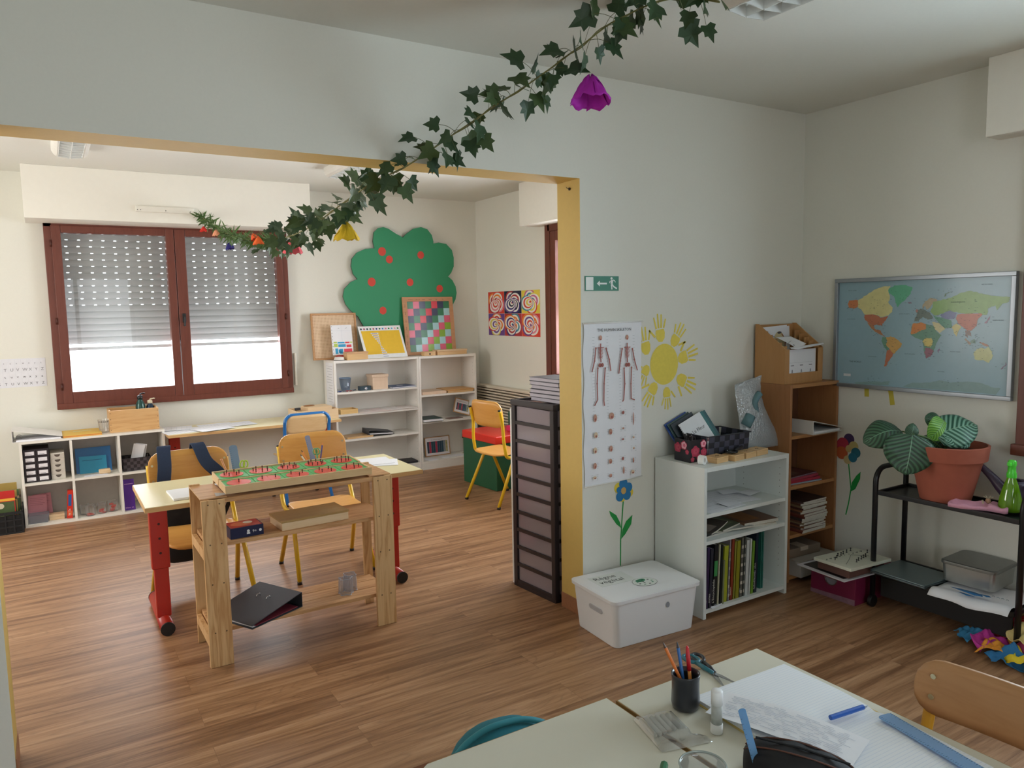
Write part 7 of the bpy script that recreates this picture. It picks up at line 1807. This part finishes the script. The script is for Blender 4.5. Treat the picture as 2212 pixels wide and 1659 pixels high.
fcol = [('#e0352a', .030), ('#eaa07c', .032), ('#2b2577', .036), ('#e8562a', .030), ('#ef6a2a', .036), ('#e8606a', .060), ('#d9b51e', .070), ('#b01cae', .082)]
fl_lab = ['red', 'salmon', 'dark blue', 'orange-red', 'orange', 'pink', 'yellow', 'magenta']
for k, (c, r) in enumerate(fcol):
    P = Vector(FLW[k]); m = MB(); rs = random.Random(60+k)
    for pet in range(6):
        a0 = pet*2*PI/6+rs.uniform(-.2, .2); N = 6
        G = [[m.pt((math.cos(a0+(i/N-.5)*1.35)*r*(.12+.95*(j/N)**.8), math.sin(a0+(i/N-.5)*1.35)*r*(.12+.95*(j/N)**.8), r*(.75-1.75*(j/N)+.14*math.sin(i*1.7+pet+j))+.002*pet)) for j in range(N+1)] for i in range(N+1)]
        for i in range(N):
            for j in range(N): m.face((G[i][j], G[i+1][j], G[i+1][j+1], G[i][j+1]))
    for i, v in enumerate(m.v): m.v[i] = (v[0]*.8, v[1]*.8, v[2]*.62)
    o = m.build('flower', mat(c, .8, vary=.1, bump=.2, scale=60), t, smooth=True, solid=.0008, recalc=False); o.location = P+Vector((0, -.035 if k > 4 else -.01, -.018 if k > 4 else 0)); o.rotation_euler = (rs.uniform(-.25, .25)-.1, rs.uniform(-.3, .3)-.15, rs.uniform(0, 3))
    o['label'] = fl_lab[k]+' paper flower'

# ---------------------------------------------------------------- near desks and what lies on them
DZ = .60
greyleg = mat('#3f5a48', .4)
def simple_desk(label, x0, x1, y0, y1):
    t = thing('school_desk', label, 'desk', ((x0+x1)/2, (y0+y1)/2, 0), 0, 'pair of near desks')
    w_, d_ = x1-x0, y1-y0
    MB().box(-w_/2, -d_/2, DZ-.020, w_/2, d_/2, DZ).build('tabletop', mat('#dbd7c6', .42, vary=.012, name='cream_laminate_near'), t, bevel=.0015)
    m = MB(); e = .0025
    for q in ((-w_/2-e, -d_/2-e, w_/2+e, -d_/2), (-w_/2-e, d_/2, w_/2+e, d_/2+e), (-w_/2-e, -d_/2, -w_/2, d_/2), (w_/2, -d_/2, w_/2+e, d_/2)): m.box(q[0], q[1], DZ-.021, q[2], q[3], DZ-.0015)
    m.build('edge_band', wood('#a8854e', '#7d5a30', 1, 9, 10, .5, .3, 'edge_band'), t)
    for sx in (-1, 1):
        for sy in (-1, 1):
            x, y_ = sx*(w_/2-.04), sy*(d_/2-.04)
            l = MB().tube([(x, y_, .004), (x, y_, DZ-.0205)], .016, 12).build('leg', red, t, smooth=True)
            MB().tube([(x, y_, 0), (x, y_, .02)], .018, 12).build('foot_cap', blackm, l, smooth=True)
    return t
simple_desk('cream desk with a pot, notebook and ruler at the right bottom of the view', -1.062, -.597, -2.83, -1.530)
simple_desk('bare cream desk with a chipped brown corner at the bottom middle', -1.556, -1.076, -2.83, -1.508)
m = MB(); m.poly([(-.002, -.03, 0), (.012, -.03, 0), (.018, -.012, 0), (.040, .003, 0), (-.002, .003, 0)])
o = m.build('chipped_corner', mat('#7a4a2c', .8, vary=.3), bpy.data.objects['school_desk.003'] if 'school_desk.003' in bpy.data.objects else None, recalc=False)
o.location = (-.2448, .6610, DZ+.0004)
# open notebook
nbp = bpy.data.materials.new('ruled_paper'); nbp.use_nodes = True
n = nbp.node_tree; b = n.nodes['Principled BSDF']; b.inputs['Roughness'].default_value = .8
tc = n.nodes.new('ShaderNodeTexCoord'); sp = n.nodes.new('ShaderNodeSeparateXYZ'); n.links.new(tc.outputs['Object'], sp.inputs[0])
a1 = n.nodes.new('ShaderNodeMath'); a1.operation = 'MULTIPLY'; a1.inputs[1].default_value = 1/.008; n.links.new(sp.outputs[1], a1.inputs[0])
a2 = n.nodes.new('ShaderNodeMath'); a2.operation = 'FRACT'; n.links.new(a1.outputs[0], a2.inputs[0])
a3 = n.nodes.new('ShaderNodeMath'); a3.operation = 'LESS_THAN'; a3.inputs[1].default_value = .09; n.links.new(a2.outputs[0], a3.inputs[0])
mx = n.nodes.new('ShaderNodeMix'); mx.data_type = 'RGBA'; mx.inputs[6].default_value = hexs('#eef1f5'); mx.inputs[7].default_value = hexs('#d5deec')
n.links.new(a3.outputs[0], mx.inputs[0]); n.links.new(mx.outputs[2], b.inputs['Base Color'])
t = thing('notebook', 'large open ruled notebook lying on the right near desk', 'notebook', (-.772, -1.875, DZ+.0005), -.035)
m = MB(); m.box(-.163, .0, 0, .145, .250, .0015); m.box(-.163, -.250, 0, .145, .0, .0015); m.build('cover', mat('#d9bd72', .6), t)
for s_, nm in ((1, 'page_block'), (-1, 'page_block')):
    m = MB(); N = 12
    top = []; bot = []
    for k in range(N+1):
        f = k/N; z = .004+.009*math.sin(min(1, f*2.2)*PI/2)*(1-f*.55) if f > 0 else .002
        top.append((f*.244*s_, z)); bot.append((f*.244*s_, .0016))
    G = [[m.pt((x, y_, z)) for y_, z in top] for x in (-.158, .140)]; Gb = [[m.pt((x, y_, z)) for y_, z in bot] for x in (-.158, .140)]
    for k in range(N): m.face((G[0][k], G[1][k], G[1][k+1], G[0][k+1])); m.face((G[0][k], G[0][k+1], Gb[0][k+1], Gb[0][k])); m.face((G[1][k], Gb[1][k], Gb[1][k+1], G[1][k+1]))
    m.face((G[0][N], G[1][N], Gb[1][N], Gb[0][N]))
    m.build(nm, nbp, t, smooth=False, recalc=True)
# perforated printed sheet lying across the notebook
m = MB(); N = 12
def shz(f, g): return .0165+.010*math.sin(PI*f)*(.4+.6*g)
G = [[m.pt((-.055+.11*g, -.150+.300*f, shz(f, g))) for f in [k/N for k in range(N+1)]] for g in [q/6 for q in range(7)]]
for i in range(6):
    for j in range(N): m.face((G[i][j], G[i+1][j], G[i+1][j+1], G[i][j+1]))
rs = random.Random(77)
for k in range(15):      # rows of small print along the sheet
    g = .14+.052*k; f0 = .06+rs.uniform(0, .06)
    while f0 < .88:
        f1 = min(.93, f0+rs.uniform(.03, .16)); q_ = [f0+(f1-f0)*j/4 for j in range(5)]
        for fa, fb in zip(q_, q_[1:]):
            m.poly([(-.055+.11*g, -.15+.3*fa, shz(fa, g)+.0009), (-.055+.11*g, -.15+.3*fb, shz(fb, g)+.0009), (-.0541+.11*g, -.15+.3*fb, shz(fb, g)+.0009), (-.0541+.11*g, -.15+.3*fa, shz(fa, g)+.0009)], 1)
        f0 = f1+rs.uniform(.01, .09)
for f in (.08, .38, .70, .95): m.ell((-.050, -.15+.3*f, shz(f, .05)+.0007), .0022, .0022, (1, 0, 0), (0, 1, 0), 8, 2)
o = m.build('printed_sheet', [paper, mat('#bfc4ce', .8), mat('#30343c', .8)], smooth=False, solid=.0004, loc=(-.862, -1.825, DZ+.001), rotz=.30, recalc=False)
tag(o, 'loose printed sheet with punched holes lying on the open notebook', 'paper')
stick('pen', 'blue pen lying near the middle of the open notebook', (-.757, -1.858, DZ+.0175), (-.648, -1.872, DZ+.0175), .0055, '#2a5fb8', 'pen', tip='#9aa4b0')
def flatruler(label, a, b, w_, col):
    a = Vector(a); b = Vector(b); d = (b-a); L = d.length; ang = math.atan2(d.y, d.x)
    m = MB(); m.prism([(0, -w_/2, 0), (L-.004, -w_/2, 0), (L, -w_/2+.006, 0), (L, w_/2-.006, 0), (L-.004, w_/2, 0), (0, w_/2, 0)], (0, 0, .0022), 0)
    for k in range(int(L/.005)): m.box(.004+k*.005, w_/2-(.006 if k % 2 == 0 else .004), .0023, .0044+k*.005, w_/2-.0005, .0026, 1); m.box(.004+k*.005, -w_/2+.0005, .0023, .0044+k*.005, -w_/2+(.004 if k % 2 else .006), .0026, 1)
    o = m.build('ruler', [thinglass(col, .6, .06, .8, 'blue_plastic', .8, '#b2d6f6'), mat('#3c5a7a', .7)], loc=a, rotz=ang, recalc=False)
    return tag(o, label, 'ruler')
flatruler('wide translucent blue ruler lying at the right edge of the notebook', (-.700, -2.18, DZ+.0155), (-.653, -1.912, DZ+.0155), .036, '#7fb4e6')
# pencil pot
t = thing('pencil_pot', 'dark glazed ceramic pencil pot on the near desk', 'pot', (-.958, -1.638, DZ+.0005))
cer = mat('#22252e', .28, vary=.2, coat=.4, scale=12, name='dark_glaze')
MB().lathe([(.024, 0), (.029, .004), (.0315, .016), (.0300, .045), (.0300, .066), (.0318, .078), (.0312, .081), (.0285, .080), (.0265, .068), (.0265, .008), (.0, .007)], n=40).build('body', cer, t, smooth=True)
stick('pencil', 'orange pencil leaning far left in the dark pot', (-.947, -1.645, DZ+.012), (-.997, -1.607, DZ+.150), .0036, '#e07a32', 'pencil', tip='#5a4030', grp='pencils in the dark pot')
stick('pencil', 'blue pencil standing in the middle of the dark pot', (-.955, -1.640, DZ+.012), (-.957, -1.610, DZ+.142), .0036, '#2f6cb4', 'pencil', tip='#3a3a44', grp='pencils in the dark pot')
t = thing('pen', 'orange pen with red cap standing in the dark pot', 'pen', (-.945, -1.645, DZ+.012))
d = (Vector((-.938, -1.622, DZ+.132))-Vector((-.945, -1.645, DZ+.012))); MB().tube([(0, 0, 0), d*.55], .0040, 10).build('barrel', mat('#e0903a', .4), t, smooth=True); MB().tube([d*.56, d*.80, d*.96, d], [.0048, .0050, .0035, .0015], 10).build('cap', mat('#c8242e', .3), t, smooth=True)
scissors('scissors', 'scissors with dark and teal handles lying behind the pencil pot', (-.797, -1.575, DZ+.001), '#2f3238', -1.75, 1.12, col2='#2f7280', op=.6)
t = thing('glue_stick', 'white glue stick standing beside the pencil pot', 'glue stick', (-.975, -1.745, DZ+.0005))
MB().lathe([(.0115, 0), (.0125, .002), (.0125, .020), (.0115, .021)], n=24, capt=True).build('base', white, t, smooth=True)
MB().lathe([(.0112, .0215), (.0112, .062)], n=24, capt=True, capb=True).build('label', mat('#b9bdb9', .4, vary=.25, scale=60), t, smooth=True)
MB().lathe([(.0122, .0625), (.0122, .090), (.0105, .093)], n=24, capt=True).build('cap', mat('#f0f1f2', .35), t, smooth=True)
# pack of white chalk sticks in film
t = thing('chalk_pack', 'clear packet of white sticks lying across the gap between the near desks', 'packet', (-1.058, -1.665, DZ+.001), -.25)
fm2 = thinglass('#ffffff', .9, .12, .95, 'film', .12, '#ffffff')
for k in range(6):
    x = -.030+k*.0125
    MB().tube([(x, -.034+.002*k, .0055), (x, .030, .0055)], .0048, 10).build('chalk', mat('#e6e6de', .8), t, smooth=True)
m = MB(); N = 12; rs = random.Random(5)
G = [[m.pt((-.042+.092*i/N*(1+.25*(j < 3)), -.085+.125*j/N, (.0120 if 3 < j < N else .004+.006*rs.random()) if 0 < i < N and j > 0 else .001)) for j in range(N+1)] for i in range(N+1)]
for i in range(N):
    for j in range(N): m.face((G[i][j], G[i+1][j], G[i+1][j+1], G[i][j+1]))
m.build('film', fm2, t, smooth=True, recalc=False)
# pencil case with a ruler standing in it
t = thing('pencil_case', 'black pencil case with brown piping at the bottom edge', 'pencil case', (-1.010, -1.875, DZ+.0005), -1.02)
m = MB(); N = 24; K = 16; R_ = []
for k in range(K+1):
    f = k/K; e = (math.sin(PI*min(1, max(0, f*.96+.02))))**.32; hgt = (.070-.012*f)*(.35+.65*e)
    R_.append([m.pt((-.02+.20*f, .046*e*math.copysign(abs(math.cos(2*PI*i/N))**.7, math.cos(2*PI*i/N)), max(0, hgt*.5+hgt*.5*math.copysign(abs(math.sin(2*PI*i/N))**.8, math.sin(2*PI*i/N))+.003*math.sin(k*1.3+i)*.6))) for i in range(N)])
for a, b in zip(R_, R_[1:]):
    for i in range(N): m.face((a[i], a[(i+1) % N], b[(i+1) % N], b[i]))
m.face(R_[0]); m.face(R_[-1]); m.build('body', mat('#121014', .7, vary=.2, scale=60), t, smooth=True)
for off in (-.35, .35):
    m = MB(); pth = []
    for k in range(K+1):
        f = k/K; e = (math.sin(PI*min(1, max(0, f*.96+.02))))**.32; hgt = (.070-.012*f)*(.35+.65*e); an = PI/2+off
        pth.append((-.02+.20*f, .0465*e*math.copysign(abs(math.cos(an))**.7, math.cos(an)), hgt*.5+hgt*.51*abs(math.sin(an))**.8))
    m.tube(pth, .0016, 6); m.build('piping', mat('#5a3324', .6), t)
m = MB(); m.tube([(.0+.165*k/10, 0, .0708-.0105*k/10-.004*abs(k-5)/5) for k in range(11)], .0022, 6); m.build('zip', mat('#1e1e22', .4, .3), t)
ruler('ruler', 'narrow blue ruler standing upright in the black pencil case', (-1.030, -1.895, DZ+.03), (-1.048, -1.872, DZ+.135), .014, '#8cc4ee', th=.002, face=(-.5, -.85, 0))
# glass jar at the bottom edge with markers
t = thing('glass_jar', 'large clear glass jar cut by the bottom frame edge', 'jar', (-1.172, -1.895, DZ+.0005))
MB().lathe([(.038, 0), (.041, .006), (.042, .060), (.040, .072), (.041, .078), (.039, .079), (.038, .070), (.039, .012)], n=40).build('glass', jarg, t, smooth=True)
MB().tube([(.0405*math.cos(a*PI/20), .0405*math.sin(a*PI/20), .079) for a in range(40)], .0018, 6, closed=True).build('rim', mat('#a8b2ae', .12, .3), t, smooth=True)
stick('marker', 'green marker lying beside the large glass jar', (-1.150, -1.775, DZ+.0085), (-1.215, -1.83, DZ+.0085), .0075, '#1f6a3c', 'marker', tip='#1f6a3c')
tag(MB().tube([(-.02, -.006, .0), (.022, .008, .004)], .009, 10).build('eraser', mat('#2f6f80', .5), smooth=True, loc=(-1.170, -1.895, DZ+.017)), 'teal eraser inside the large glass jar', 'eraser')

# chair at the right and backpack behind the left desk
make_chair('orange-brown school chair pushed against the right near desk', (-.700, -2.128, 0), PI/2, mat('#d9a22a', .35, coat=.2), wood('#bf8f62', '#a8764a', 0, 5, 9, .38, .3, 'plywood_near'), .36, .705, .45, bw=.46, bh=.118, br=.05)
teal = mat('#2a7f90', .75, vary=.12, bump=.2, scale=160, name='teal_cloth'); teal2 = mat('#1f4d5c', .8, vary=.1)
t = thing('backpack', 'teal backpack standing behind the bare near desk', 'backpack', (-1.262, -1.352, 0), -.12)
m = MB(); N = 24; R_ = []
for z, a, b in ((.0, .120, .075), (.03, .145, .095), (.25, .150, .100), (.40, .140, .092), (.46, .115, .075), (.495, .07, .045), (.505, .02, .015)):
    R_.append([m.pt((a*math.copysign(abs(math.cos(2*PI*i/N))**.75, math.cos(2*PI*i/N)), b*math.copysign(abs(math.sin(2*PI*i/N))**.75, math.sin(2*PI*i/N)), z)) for i in range(N)])
for a, b in zip(R_, R_[1:]):
    for i in range(N): m.face((a[i], a[(i+1) % N], b[(i+1) % N], b[i]))
m.face(R_[0]); m.face(R_[-1]); m.build('bag', teal, t, smooth=True, sub=1)
m = MB(); pp = smooth_path([(-.150, -.02, .20), (-.150, -.02, .40), (-.120, -.02, .47), (-.06, -.02, .505), (.0, -.02, .512), (.06, -.02, .505), (.12, -.02, .47), (.15, -.02, .40), (.15, -.02, .2)], 5)
m.tube(pp, .007, 8); m.build('piping', mat('#3a97a8', .6), t, smooth=True)
m = MB(); pp = smooth_path([(-.128, -.072, .20), (-.118, -.080, .36), (-.09, -.076, .42), (-.04, -.066, .452)], 5); m.tube(pp, .005, 8); m.build('zip', mat('#b9c6c4', .5), t, smooth=True)
t.scale = (1, 1, 1.045)
